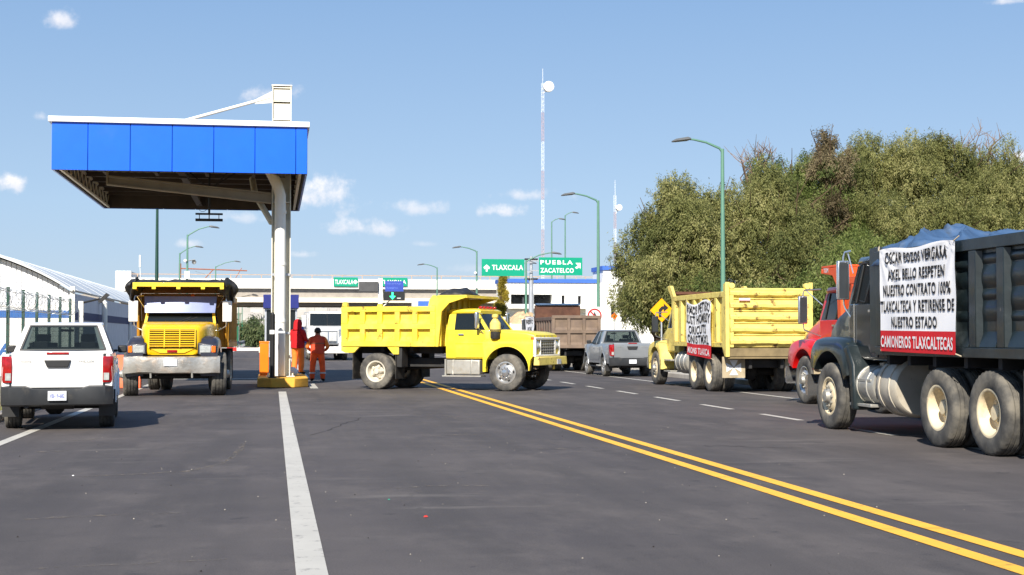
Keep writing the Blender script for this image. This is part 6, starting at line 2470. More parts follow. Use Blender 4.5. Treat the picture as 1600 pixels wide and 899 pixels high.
# ================================================================== pickups
def pickup(name, label, loc, rz, paint_, L, plate, low=False):
    """double-cab pickup; x forward, rear axle at 0"""
    t = thing(name, label, 'pickup truck', loc, rz, 'pickup trucks')
    WB, Rt = 3.08, .385
    hw = .90
    for x in (0, WB):
        for s in (-1, 1):
            put_wheel(t, x, s * .79, Rt, .26, .22, 'car', ['rim_steel', 'alu', 'plastic_black'], blocks=False)
    b = MB()
    for s in (-1, 1):
        b.box(-1.1, 3.6, s * .45 - .05, s * .45 + .05, .42, .56)
    b.cyl((0, -.7, Rt), (0, .7, Rt), .06, n=8)
    b.ball((0, .1, Rt), (.2, .18, .18), 6)
    b.box(-1.05, 3.7, -.62, .62, .50, .58)
    b.cyl((-1.15, .5, .42), (.0, .45, .45), .035, n=8)
    b.cyl((-.7, -.25, .52), (-.7, .28, .52), .0 + .34 * .5, n=16)
    b.build('chassis', 'chassis', t)
    # body side skin rings: from the tail to the nose, z ranges following wheel openings
    zbelt = 1.06

    def side(x):
        """(half width at waist, low edge z)"""
        d0 = abs(x)
        d1 = abs(x - WB)
        r = .47
        z = .52
        for d in (d0, d1):
            if d < r:
                z = max(z, Rt + math.sqrt(r * r - d * d))
        return z
    xs_ = sorted(set([-1.12, -1.08, -.9, -.7, -.55] + [-.47 + .94 * k / 12 for k in range(13)] + [.6, .62, .9, 1.4, 1.9, 2.3, 2.5] + [WB - .47 + .94 * k / 12 for k in range(13)] + [3.62, 3.75, 3.86, 3.92]))
    for s in (-1, 1):
        b = MB()
        rings = []
        for x in xs_:
            zl_ = side(x)
            tap = 0 if x < 3.3 else (x - 3.3) ** 2 * .38
            tapr = .02 if x < -1.1 else 0
            w_ = hw - tap - tapr
            top = 1.08 if x < .6 else (1.06 if x < 2.45 else 1.06 - max(0, x - 3.2) * .16)
            flare = 0
            for d in (abs(x), abs(x - WB)):
                if d < .62:
                    flare = max(flare, .035 * (1 - (d / .62) ** 2))
            rings.append([(x, s * (w_ + flare), zl_), (x, s * (w_ + flare), min(zl_ + .1, .9)), (x, s * (w_ + .015 + flare * .3), max(zl_ + .12, .80)), (x, s * w_, .98), (x, s * (w_ - .03), top), (x, s * (w_ - .09), top), (x, s * (w_ - .11), .95), (x, s * (w_ - .1), zl_)])
        b.loft(rings)
        b.build('side_panel', paint_, t, ang=40)
        # wheel arch lip
        for xc in (0, WB):
            b = MB()
            b.tube([(xc + .47 * math.cos(a), s * (hw + .03), Rt + .47 * math.sin(a)) for a in [R(8 + 164 * k / 16) for k in range(17)]], .022, 6)
            b.build('arch_trim', paint_, t)
    # load bed
    b = MB()
    b.box(-1.05, .56, -.78, .78, .60, .64)
    b.box(.54, .60, -.80, .80, .62, 1.07)
    for s in (-1, 1):
        b.box(-.4, .4, s * .68 - .1, s * .68 + .1, .641, .84)
    b.build('load_bed', 'plastic_black', t)
    # tailgate
    b = MB()
    n = 8
    rings = []
    for k in range(n + 1):
        y = -.74 + 1.48 * k / n
        bow = -.025 * (1 - (y / .74) ** 2)
        rings.append([(-1.13 + bow, y, .64), (-1.15 + bow, y, .72), (-1.135 + bow, y, .90), (-1.17 + bow, y, 1.05), (-1.15 + bow, y, 1.10), (-1.09, y, 1.10), (-1.07, y, .66)])
    b.loft(rings)
    tgt = b.build('tailgate', paint_, t, ang=35)
    b = MB()
    b.prism([(.22, 1.0), (-.22, 1.0), (-.17, .905), (.17, .905)], -1.205, -1.165, 'yz')
    b.build('handle', 'plastic_black', tgt, bevel=.012)
    b = MB()
    b.box(-1.205, -1.17, -.18, .18, 1.075, 1.105)
    b.build('brake_light', 'lens_red', tgt, bevel=.004)
    b = MB()
    put_text(b, 'TOYOTA', .44, .62, .965, .995, lambda a, c: (-1.178, 1.06 - a - .02, c), 0, .01)
    put_text(b, 'HILUX', .4, .66, .97, 1.0, lambda a, c: (-1.178, .06 - a + .0, c), 0, .01)
    b.build('lettering', 'alu', tgt, recalc=False)
    # lamps
    for s in (-1, 1):
        b = MB()
        rings = []
        for z, xo in ((.70, -.0), (.74, -.01), (.9, -.0), (1.02, -.01), (1.05, .0)):
            rings.append([(-1.165 + xo, s * .735, z), (-1.155 + xo, s * .84, z), (-1.10 + xo, s * .905, z), (-.98, s * .918, z), (-.98, s * .80, z), (-1.08, s * .735, z)])
        b.loft(rings)
        tl = b.build('tail_light', 'lens_red', t, bevel=.01)
        b = MB()
        b.box(-1.178, -1.165, min(s * .75, s * .84), max(s * .75, s * .84), .735, .83)
        b.build('reverse_lens', 'glass_lens', tl)
        b = MB()
        b.loft([[(3.86, s * .5, .86), (3.80, s * .78, .88), (3.55, s * .90, .92), (3.4, s * .84, .95)], [(3.84, s * .5, .96), (3.76, s * .78, 1.0), (3.5, s * .89, 1.05), (3.4, s * .84, 1.02)]])
        b.build('headlight', 'glass_lens', t)
    # rear bumper with step and plate recess
    b = MB()
    pr = [(-1.10, .42), (-1.22, .44), (-1.26, .52), (-1.25, .62), (-1.10, .64)]
    rings = []
    for k in range(15):
        y = -.91 + 1.82 * k / 14
        e = 0 if abs(y) < .78 else (abs(y) - .78) * .9
        inn = .05 if abs(y) < .4 else 0
        rings.append([(x + e + (inn if x < -1.2 else 0), y, z + (.03 if abs(y) > .45 and z > .6 else 0)) for x, z in pr])
    b.loft(rings)
    rb = b.build('rear_bumper', 'plastic_dull', t, ang=40)
    b = MB()
    b.box(-1.235, -1.222, -.15, .15, .49, .60)
    if plate:
        b.cur = 1
        put_text(b, plate, -.12, .12, .52, .565, lambda a, c: (-1.238, -a, c), 1, .01)
    b.build('number_plate', ['plate_white', 'sign_blue'], rb, recalc=False)
    for s in (-1, 1):
        mudflap(t, -.52, s * .8, .28, .22, .60, 'plastic_black')
    # nose: bonnet, grille, front bumper
    b = MB()
    b.loft([[(x, y, z) for y, z in rrect(w_, .8, z, .06, 4)] for x, w_, z in ((2.40, .86, 1.10), (2.9, .85, 1.10), (3.4, .80, 1.06), (3.75, .70, .98), (3.85, .62, .92))])
    b.build('bonnet', paint_, t, ang=50)
    b = MB()
    b.loft([[(x, y, z) for y, z in rrect(w_, .40, .78, .06, 3)] for x, w_ in ((3.6, .88), (3.82, .80), (3.95, .62))])
    b.build('front_bumper', paint_, t)
    b = MB()
    b.box(3.84, 3.93, -.5, .5, .79, .93)
    b.build('grille', 'plastic_black', t, bevel=.02)
    # cabin with open windows
    xb, xf = .62, 2.42
    zt = 1.76
    ht = .66
    zb_ = 1.05
    b = MB()

    def pl(xa0, xa1, xt0, xt1, ya0, ya1, yt0, yt1, z0=zb_, z1=zt - .06):
        b.hexa([(xa0, ya0, z0), (xa1, ya0, z0), (xa1, ya1, z0), (xa0, ya1, z0), (xt0, yt0, z1), (xt1, yt0, z1), (xt1, yt1, z1), (xt0, yt1, z1)])
    for s in (-1, 1):
        ya, yb = s * .80, s * .875
        ta, tb = s * (ht - .05), s * (ht + .015)
        pl(xb + .0, xb + .2, xb + .16, xb + .42, ya, yb, ta, tb)          # rear pillar
        pl(1.45, 1.54, 1.42, 1.50, s * .83, yb, s * (ht - .02), tb)       # middle
        pl(xf - .06, xf + .02, xf - .62, xf - .54, ya, yb, ta, tb)        # front
        # rear lower corner and sill below the rear window
        pl(xb + .0, xb + .05, xb + .17, xb + .2, s * .66, s * .81, s * .52, s * .62)
    b.box(xb, xb + .06, -.82, .82, 1.02, 1.16)
    # roof
    rings = []
    for x, w_, z in ((.78, ht - .03, zt - .05), (.86, ht + .02, zt - .005), (1.2, ht + .03, zt + .02), (1.6, ht + .02, zt + .015), (1.84, ht, zt - .03), (1.9, ht - .03, zt - .06)):
        rings.append([(x, y, zz) for y, zz in rrect(w_, zt - .1, z, .04, 3)])
    b.loft(rings)
    b.build('cabin', paint_, t, ang=45)
    b = MB()
    n = 6
    vs = []
    for k in range(n + 1):
        f = -1 + 2 * k / n
        vs += [(xb - .005 - .015 * (1 - f * f), .74 * f, 1.14), (xb + .155 - .015 * (1 - f * f), .575 * f, zt - .065)]
    b.add(vs, [(2 * k, 2 * k + 1, 2 * k + 3, 2 * k + 2) for k in range(n)])
    rw = b.build('rear_window', 'glass_pick', t, recalc=False)
    b = MB()
    for k in range(n):
        f0, f1 = -1 + 2 * k / n, -1 + 2 * (k + 1) / n
        for (za, zc_) in ((0, .035), (.955, 1.0)):
            def P(f, h):
                return (xb - .012 - .015 * (1 - f * f) + .16 * h, (.755 - .17 * h) * f, 1.13 + (zt - .05 - 1.13) * h)
            b.add([P(f0, za), P(f1, za), P(f1, zc_), P(f0, zc_)], [(0, 1, 2, 3)])
    for f in (-1, 1):
        def P(ff, h):
            return (xb - .012 + .16 * h, (.755 - .17 * h) * ff, 1.13 + (zt - .05 - 1.13) * h)
        b.add([P(f, 0), P(f, 1), P(f * .955, 1), P(f * .955, 0)], [(0, 1, 2, 3)])
    b.build('seal', 'plastic_black', rw, recalc=False)
    b = MB()
    vs = []
    for k in range(n + 1):
        f = -1 + 2 * k / n
        vs += [(xf - .0 + .05 * (1 - f * f), .79 * f, zb_), (xf - .58 + .05 * (1 - f * f), .62 * f, zt - .065)]
    b.add(vs, [(2 * k, 2 * k + 1, 2 * k + 3, 2 * k + 2) for k in range(n)])
    b.build('windscreen', 'glass_pick', t, recalc=False)
    for s in (-1, 1):
        for (xa, xc, xta, xtc) in ((.83, 1.45, 1.05, 1.42), (1.54, 2.36, 1.5, 1.80)):
            b = MB()
            b.add([(xa, s * .862, zb_), (xc, s * .862, zb_), (xtc, s * (ht + .0), zt - .065), (xta, s * (ht + .0), zt - .065)], [(0, 1, 2, 3)])
            b.build('window', 'glass_pick', t, recalc=False)
        for (xa, xc) in ((.66, 1.48), (1.51, 2.42)):
            b = MB()
            zlo = .58
            pts = [(xa, zlo), (xc, zlo), (xc, .97), (xa, .97)] if xa > 1 else [(xa, .86), (xa + .02, .72), (xa + .12, zlo), (xc, zlo), (xc, .97), (xa, .97)]
            b.prism(pts, min(s * (hw + .016), s * (hw + .022)), max(s * (hw + .016), s * (hw + .022)))
            d = b.build('door', paint_, t, bevel=.004)
            b = MB()
            b.box(xa + .05, xa + .22, min(s * (hw + .02), s * (hw + .05)), max(s * (hw + .02), s * (hw + .05)), .91, .94)
            b.build('handle', 'chrome' if not low else paint_, d, bevel=.008)
        b = MB()
        b.box(2.1, 2.24, min(s * .93, s * 1.10), max(s * .93, s * 1.10), 1.07, 1.23)
        b.box(2.15, 2.2, min(s * .85, s * .93), max(s * .85, s * .93), 1.08, 1.13)
        b.build('wing_mirror', 'plastic_black', t, bevel=.03)
        b = MB()
        b.box(.75, 2.45, min(s * .84, s * .93), max(s * .84, s * .93), .36, .40)
        b.build('side_step', 'plastic_black', t, bevel=.01)
    b = MB()
    b.box(.72, 2.5, -.8, .8, .62, .68)
    for s in (-1, 1):
        b.box(1.5, 1.64, s * .4 - .25, s * .4 + .25, .75, 1.30)
        b.box(1.52, 1.6, s * .4 - .13, s * .4 + .13, 1.32, 1.50)
        b.box(1.64, 2.1, s * .4 - .25, s * .4 + .25, .75, .9)
        b.box(.84, .92, s * .42 - .13, s * .42 + .13, 1.2, 1.32)
    b.box(.76, .92, -.68, .68, .75, 1.2)
    b.box(2.2, 2.5, -.74, .74, .85, 1.08)
    b.tube([(2.06 + .05 * math.sin(a), .38 + .18 * math.cos(a), 1.1 + .18 * math.sin(a)) for a in [2 * PI * k / 14 for k in range(15)]], .014, 5)
    b.build('seats', 'interior', t, bevel=.03)
    b = MB()
    b.box(2.0, 2.03, -.12, .12, 1.56, 1.62)
    b.build('inside_mirror', 'plastic_black', t)

    def lift(z):
        pts_ = [(0, 0), (.42, .42), (.64, .74), (1.10, 1.33), (1.80, 1.88), (3, 3.08)]
        for (a, fa_), (c, fc) in zip(pts_, pts_[1:]):
            if z <= c:
                return fa_ + (fc - fa_) * (z - a) / (c - a)
        return z
    stack = [c for c in t.children if c.name.split('.')[0] not in ('wheel', 'chassis')]
    while stack:
        c = stack.pop()
        stack.extend(c.children)
        for v in c.data.vertices:
            if c.name.startswith(('side_panel', 'arch_trim')) and v.co.z < .93:
                f = max(0, (v.co.z - .5) / .43)
                v.co.z = v.co.z + (lift(.93) - .93) * f * f * .8
            else:
                v.co.z = lift(v.co.z)
    t.scale = (.93, .93, .93)
    return t


M['plastic_dull'] = paint('plastic_dull', srgb(56, 58, 61), .4, .2, vary=.1, dirt=(DUST, 3, .5, .85, .4))
pickup('pickup_truck', 'white double cab pickup seen from behind at the left edge of the road', (-3.44, 24.65, 0), R(95.0), 'car_white', 0, 'XB-19-682')
sp = pickup('pickup_truck', 'silver double cab pickup between the brown and the old pale yellow dump trucks', (12.95, 52.3, 0), R(90.0), 'car_silver', 0, None)

# dark SUV coming towards us beyond the barrier
t = thing('car', 'dark blue car coming towards us beyond the boom barrier', 'car', (-4.95, 148.5, 0), R(-90))
for x in (0, 2.7):
    for s in (-1, 1):
        put_wheel(t, x, s * .76, .34, .22, .2, 'car', ['rim_steel', 'alu', 'plastic_black'], blocks=False)
b = MB()
b.loft([[(x, y, z) for y, z in rrect(w_, z0, z1, .12, 4)] for x, w_, z0, z1 in ((-.95, .78, .45, 1.0), (-.85, .88, .35, 1.08), (0, .92, .32, 1.1), (2.0, .92, .32, 1.08), (2.9, .9, .32, 1.0), (3.45, .8, .36, .88), (3.55, .7, .42, .8))])
b.loft([[(x, y, z) for y, z in rrect(w_, 1.0, z1, .12, 4)] for x, w_, z1 in ((-.7, .74, 1.12), (-.45, .70, 1.58), (.6, .70, 1.66), (1.2, .69, 1.6), (2.0, .78, 1.1))])
b.build('body', 'car_navy', t, ang=50)
b = MB()
b.hexa([(1.42, -.6, 1.5), (1.44, -.6, 1.5), (1.44, .6, 1.5), (1.42, .6, 1.5), (1.95, -.68, 1.13), (1.98, -.68, 1.13), (1.98, .68, 1.13), (1.95, .68, 1.13)])
b.build('windscreen', 'window_dark', t)
b = MB()
b.box(3.5, 3.62, -.75, .75, .42, .66)
b.build('bumper', 'car_white', t, bevel=.04)
for s in (-1, 1):
    headlamp(t, 3.5, s * .62, .78, 0, (.28, .14))

# ================================================================== people
def person(name, label, loc, rz, joints, edges, radii, colour, extra):
    """one continuous body grown from a jointed skeleton, coloured by garment"""
    names = list(joints)
    idx = {n_: i for i, n_ in enumerate(names)}
    me = bpy.data.meshes.new(name)
    me.from_pydata([joints[n_] for n_ in names], [(idx[a], idx[b_]) for a, b_ in edges], [])
    o = bpy.data.objects.new(name, me)
    COL.objects.link(o)
    o.modifiers.new('skin', 'SKIN')
    ss = o.modifiers.new('sub', 'SUBSURF')
    ss.levels = ss.render_levels = 2
    for i, n_ in enumerate(names):
        r = radii[n_]
        me.skin_vertices[0].data[i].radius = r if isinstance(r, tuple) else (r, r)
        me.skin_vertices[0].data[i].use_root = (n_ == 'pelvis')
    dg = bpy.context.evaluated_depsgraph_get()
    dg.update()
    m2 = bpy.data.meshes.new_from_object(o.evaluated_get(dg), depsgraph=dg)
    o.modifiers.clear()
    o.data = m2
    mats = []
    for p in m2.polygons:
        nm = colour(p.center)
        if nm not in mats:
            mats.append(nm)
    m2.materials.clear()
    for nm in mats:
        m2.materials.append(M[nm])
    for p in m2.polygons:
        p.material_index = mats.index(colour(p.center))
        p.use_smooth = True
    o.location = loc
    o.rotation_euler.z = rz
    tag(o, label, 'person')
    extra(o)
    o.scale = (1.14, 1.1, 1.0)
    return o


def skeleton(lean=0., arms='front', stance=.13, h=1.0):
    J = {'pelvis': (0, 0, .95), 'belly': (0, .0, 1.08), 'chest': (.0, -.01, 1.28), 'neck0': (0, -.01, 1.44), 'neck': (0, .0, 1.52), 'head0': (0, .02, 1.60), 'head1': (0, .025, 1.70), 'head2': (0, .02, 1.76)}
    Rr = {'pelvis': (.165, .13), 'belly': (.155, .12), 'chest': (.175, .125), 'neck0': (.10, .08), 'neck': (.06, .06), 'head0': (.075, .09), 'head1': (.082, .1), 'head2': (.055, .065)}
    E_ = [('pelvis', 'belly'), ('belly', 'chest'), ('chest', 'neck0'), ('neck0', 'neck'), ('neck', 'head0'), ('head0', 'head1'), ('head1', 'head2')]
    for s, k in ((-1, 'l'), (1, 'r')):
        J['hip' + k] = (s * .10, 0, .88)
        J['knee' + k] = (s * (stance - .01), .02, .50)
        J['shin' + k] = (s * stance, .0, .28)
        J['ankle' + k] = (s * stance, -.02, .09)
        J['toe' + k] = (s * (stance + .03), .15, .04)
        Rr['hip' + k] = (.115, .12)
        Rr['knee' + k] = (.088, .088)
        Rr['shin' + k] = (.088, .088)
        Rr['ankle' + k] = (.072, .072)
        Rr['toe' + k] = (.045, .04)
        E_ += [('pelvis', 'hip' + k), ('hip' + k, 'knee' + k), ('knee' + k, 'shin' + k), ('shin' + k, 'ankle' + k), ('ankle' + k, 'toe' + k)]
        J['sh' + k] = (s * .20, -.01, 1.41)
        if arms == 'front':
            J['el' + k] = (s * .30, -.06, 1.13)
            J['wr' + k] = (s * .22, .17, 1.02)
            J['palm' + k] = (s * .17, .24, 1.01)
            dirs = (-s * .55, .8, -.1)
        else:
            J['el' + k] = (s * .27, .0, 1.13)
            J['wr' + k] = (s * .20, .22, 1.10)
            J['palm' + k] = (s * .14, .28, 1.12)
            dirs = (-s * .8, .5, .1)
        Rr['sh' + k] = (.082, .082)
        Rr['el' + k] = (.060, .060)
        Rr['wr' + k] = (.042, .042)
        Rr['palm' + k] = (.036, .022)
        E_ += [('neck0', 'sh' + k), ('sh' + k, 'el' + k), ('el' + k, 'wr' + k), ('wr' + k, 'palm' + k)]
        d = Vector(dirs).normalized()
        for f in range(4):
            off = Vector((0, 0, .028 - .019 * f))
            base = Vector(J['palm' + k]) + d * .03 + off
            ln = (.062, .07, .066, .052)[f]
            mid = base + d * ln * .55
            tip = mid + (d * .6 + Vector((-s * .1, .0, -.35))).normalized() * ln * .5
            for nm, p in (('a', base), ('b', mid), ('c', tip)):
                J[f'f{f}{nm}{k}'] = tuple(p)
                Rr[f'f{f}{nm}{k}'] = .0095 if nm != 'c' else .008
            E_ += [('palm' + k, f'f{f}a{k}'), (f'f{f}a{k}', f'f{f}b{k}'), (f'f{f}b{k}', f'f{f}c{k}')]
        th0 = Vector(J['palm' + k]) + Vector((0, -.01, .035))
        th1 = th0 + Vector((-s * .01, .03, .035))
        J['t0' + k], J['t1' + k] = tuple(th0), tuple(th1)
        Rr['t0' + k] = .011
        Rr['t1' + k] = .0095
        E_ += [('palm' + k, 't0' + k), ('t0' + k, 't1' + k)]
    return J, E_, Rr


def face(o, z0=1.62):
    """nose, eyes, mouth and ears set into the head"""
    b = MB()
    b.ball((0, .128, z0 + .01), (.014, .022, .024), 5)
    for s in (-1, 1):
        b.ball((s * .088, .01, z0 + .01), (.012, .022, .032), 5)
    b.build('face', 'skin', o)
    b = MB()
    for s in (-1, 1):
        b.ball((s * .032, .108, z0 + .035), (.013, .012, .008), 5)
    b.box(-.025, .025, .112, .122, z0 - .048, z0 - .041)
    b.build('eyes_and_mouth', 'hair', o)


J, E_, Rr = skeleton(arms='front', stance=.15)


def col1(c):
    x, y, z = c
    if z > 1.53:
        return 'skin'
    if z < .085:
        return 'shoe'
    if y > .19 and .9 < z < 1.15 and abs(x) < .3:
        return 'skin'
    if z > .98:
        return 'cloth_orange_light' if abs(x) > .215 and z < 1.45 else 'vest_red'
    return 'cloth_orange'


def ex1(o):
    face(o)
    b = MB()
    b.ball((0, -.012, 1.675), (.096, .112, .105), 9)
    b.build('hair', 'hair', o)
    b = MB()
    rings = []
    for z, gx, gy in ((.92, .205, .165), (.98, .205, .168), (1.1, .205, .16), (1.3, .215, .165), (1.4, .205, .145), (1.455, .14, .11)):
        rings.append([(gx * math.cos(a), -.005 + gy * math.sin(a), z + .012 * math.sin(3 * a + z * 9)) for a in [2 * PI * k / 28 for k in range(28)]])
    b.loft(rings, cap=False)
    b.build('vest', 'vest_red', o, ang=180)
    b = MB()
    for z, gx, gy in ((1.235, .219, .169),):
        b.loft([[(gx * math.cos(a), -.005 + gy * math.sin(a), z + dz) for a in [2 * PI * k / 28 for k in range(28)]] for dz in (0, .035)], cap=False)
    b.build('vest_band', 'rust_steel', o, ang=180)
    for s in (-1, 1):
        b = MB()
        b.loft([[(s * .148 + .098 * math.cos(a), -.002 + .098 * math.sin(a), z) for a in [2 * PI * k / 18 for k in range(18)]] for z in (.255, .305)], cap=False)
        b.build('reflective_band', 'galv', o, ang=180)


person('person', 'man in orange work suit and rust coloured vest seen from behind on the road', (1.45, 48.0, 0), R(-4), J, E_, Rr, col1, ex1)

J, E_, Rr = skeleton(arms='belly', stance=.12)
for k_ in J:
    x, y, z = J[k_]
    J[k_] = (x, y, z * .97)


def col2(c):
    x, y, z = c
    if z > 1.48:
        return 'skin'
    if z < .085:
        return 'shoe'
    if y > .24 and 1.0 < z < 1.2:
        return 'skin'
    return 'hoodie_red' if z > .90 else 'cloth_orange_light'


def ex2(o):
    face(o, 1.57)
    b = MB()
    rings = []
    for z, gx, gy, yo in ((1.40, .15, .13, -.02), (1.46, .12, .13, -.02), (1.55, .115, .13, -.01), (1.64, .115, .135, .0), (1.72, .09, .11, .0), (1.765, .03, .04, -.01)):
        rings.append([(gx * math.cos(a), yo + gy * math.sin(a) - (.05 if math.sin(a) > .72 and 1.5 < z < 1.7 else 0), z) for a in [2 * PI * k / 24 for k in range(24)]])
    b.loft(rings, cap=True)
    b.build('hood', 'hoodie_red', o, ang=180)
    b = MB()
    rings = []
    for z, gx, gy in ((.84, .205, .17), (.90, .21, .175), (1.05, .205, .165), (1.25, .21, .165), (1.36, .2, .145), (1.42, .13, .11)):
        rings.append([(gx * math.cos(a), -.005 + gy * math.sin(a), z + .012 * math.sin(3 * a + z * 9)) for a in [2 * PI * k / 28 for k in range(28)]])
    b.loft(rings, cap=False)
    b.build('hooded_jacket', 'hoodie_red', o, ang=180)


person('person', 'person in red hooded jacket and orange trousers standing on the island behind the column', (.78, 46.5, .27), R(-38), J, E_, Rr, col2, ex2)

# white bag at the foot of the column
b = MB()
b.loft([[(.62 + .14 * math.cos(a) * f, 45.6 + .1 * math.sin(a) * f, z) for a in [2 * PI * k / 12 for k in range(12)]] for z, f in ((.274, .8), (.34, 1.1), (.44, .95), (.50, .5), (.53, .35))])
tag(b.build('sack', 'cloth_white', ang=60), 'small white sack at the foot of the canopy column', 'sack')

# ================================================================== street lamps
def street_lamp(label, x, y, H, arm, mat='pole_teal', base='pole_green', split=.5, box=False, cams=False, group='green street lamps', rise=.55):
    t = thing('street_lamp', label, 'street lamp', (x, y, 0), 0, group)
    rb_ = .105
    b = MB()
    b.cur = 0
    zs_ = split * H
    b.cyl((0, 0, 0), (0, 0, zs_), rb_, rb_ * .82, 12, m=1)
    b.cyl((0, 0, zs_), (0, 0, H - .3), rb_ * .82, rb_ * .55, 12, m=0)
    b.cyl((0, 0, 0), (0, 0, .03), .2, n=12, m=1)
    b.build('pole', [mat, base], t, ang=60)
    if arm:
        b = MB()
        pts = [(0, 0, H - .42), (arm * .08, 0, H - .28), (arm * .45, 0, H - .28 + rise * .65), (arm * .8, 0, H - .28 + rise * .95), (arm, 0, H - .28 + rise)]
        b.tube(pts, [.045, .045, .04, .035, .03], 8)
        b.build('arm', mat, t, ang=60)
        b = MB()
        sgn = 1 if arm > 0 else -1
        xa = arm * .88
        zz = H - .28 + rise
        b.loft([[(xa + sgn * d, y_ * w_, zz + dz + zz_ * h_) for y_, zz_ in ((-1, 0), (-.6, 1), (.6, 1), (1, 0), (.6, -.5), (-.6, -.5))] for d, w_, h_, dz in ((0, .05, .04, .0), (.12, .13, .09, -.02), (.55, .14, .07, -.08), (.68, .07, .03, -.11))])
        b.build('lamp_head', 'lamp_grey', t, ang=50)
    if box:
        b = MB()
        b.box(-.16, .16, -.18, .18, H * .62, H * .68)
        b.ball((-.12, -.12, H * .76), .12, 6)
        b.build('camera', 'sign_white', t)
    return t


X = 15.5
for lab, u, box in (('tall green street lamp nearest on the right, before the big trees', 1130, False), ('green street lamp at the left edge of the big trees', 935, False),
                    ('green street lamp with white camera box left of the destination boards', 745, True), ('green street lamp smaller and farther, above the yellow cab guard', 683, False)):
    y = X * (2219.7 - (u - 800) * .1635) / (367.9 + (u - 800) * .9866)
    street_lamp(lab, X, y, 8.35, -1.3 if u > 900 else -1.4, rise=.3, split=.34 if u > 1000 else .3, box=box)
X = 21.0
for lab, u in (('thin green street lamp arching right beside the white sign mast', 822), ('thin green street lamp half hidden by the left destination board', 795)):
    y = 92 if u == 822 else 118
    x = y * (367.9 + (u - 800) * .9866) / (2219.7 - (u - 800) * .1635)
    street_lamp(lab, x, y, 6.7 if u == 822 else 7.4, 1.9, split=.45, rise=.5)
for lab, u, v in (('slim tall pole lamp left of the far pair above the destination boards', 862, 342), ('slim tall pole lamp right of the far pair above the destination boards', 883, 332)):
    p = at(u, v, 140)
    street_lamp(lab, p.x, 140, p.z, .8, split=.3, rise=.3, mat='pole_teal')
# left-hand row, arms over the road
p = at(246, 300, 70)
street_lamp('tall dark green street lamp rising behind the canopy on the left', p.x, 70, p.z, 2.0, mat='pole_dark', base='pole_dark')
p = at(293, 360, 98)
o = street_lamp('green street lamp with white camera and small dish left of the canopy column', p.x, 98, p.z, 1.6, mat='pole_teal', base='pole_teal', box=True)
b = MB()
b.lathe([(0, .05), (.1, .02), (.15, -.04)], (.45, -.1, p.z * .75), 'y', 14)
b.tube([(0, 0, p.z * .76), (.5, -.05, p.z * .77)], .03, 5)
b.loft([[(.5, -.05, p.z * .68), (.55, -.05, p.z * .68), (.55, .05, p.z * .68), (.5, .05, p.z * .68)], [(1.1, -.05, p.z * .66), (1.15, -.05, p.z * .66), (1.15, .05, p.z * .66), (1.1, .05, p.z * .66)]])
b.build('dish', 'lamp_grey', o)
p = at(281, 390, 122)
street_lamp('pale green street lamp behind the camera lamp on the left', p.x, 122, p.z, 1.4, mat='pole_teal', base='pole_teal')
p = at(337, 412, 156)
street_lamp('far green street lamp behind the rusty frame on the overpass', p.x, 156, p.z, 2.2, mat='pole_teal', base='pole_teal')
for lab, u, v, Y, arm in (('far lamp pole under the overpass, first from the truck mirror', 363, 470, 230, 1.5), ('far lamp pole under the overpass, second from the truck mirror', 367.5, 474, 260, 1.5),
                          ('far lamp pole under the overpass, third from the truck mirror', 373, 471, 245, 1.5), ('far lamp pole under the overpass, nearest the toll booth', 378.5, 470, 235, 1.5)):
    p = at(u, v, Y)
    street_lamp(lab, p.x, Y, max(p.z, 7.2), arm, group='far lamp poles under the overpass')

# ================================================================== radio masts
def mast(label, u, vtop, Y, w_, dish_v, dish_r, bands):
    p = at(u, vtop, Y)
    t = thing('radio_mast', label, 'radio mast', (p.x, Y, 0))
    H = p.z
    b = MB()
    nb = 9
    for k in range(nb):
        z0, z1 = H * k / nb, H * (k + 1) / nb
        b.cur = k % 2
        for s in range(3):
            a = 2 * PI * s / 3 + .4
            b.tube([(w_ * math.cos(a), w_ * math.sin(a), z0), (w_ * math.cos(a), w_ * math.sin(a), z1)], .024, 4)
        m_ = 7
        for q_ in range(m_):
            za, zb2 = z0 + (z1 - z0) * q_ / m_, z0 + (z1 - z0) * (q_ + 1) / m_
            for s in range(3):
                a, c = 2 * PI * s / 3 + .4, 2 * PI * (s + 1) / 3 + .4
                b.tube([(w_ * math.cos(a), w_ * math.sin(a), za), (w_ * math.cos(c), w_ * math.sin(c), zb2)], .014, 3)
    b.tube([(0, 0, H), (0, 0, H + 2)], .03, 4)
    b.build('lattice', ['mast_white', 'mast_red'], t)
    d = at(u, dish_v, Y)
    b = MB()
    b.lathe([(0, -.35), (dish_r * .98, -.32), (dish_r, -.28), (dish_r, .25), (dish_r * .6, .42), (0, .5)], (dish_r * .95 + w_ * .3, -.3, d.z), 'y', 24)
    b.tube([(0, 0, d.z - .9), (dish_r * .9, .1, d.z - .4)], .06, 4)
    b.build('dish', 'dish_white', t)


mast('tall slim red and white radio mast with a round white dish near its top', 848, 130, 190, .2, 136, .72, 0)
mast('shorter radio mast with a white dish just left of the big trees', 961, 305, 190, .18, 325, .42, 0)

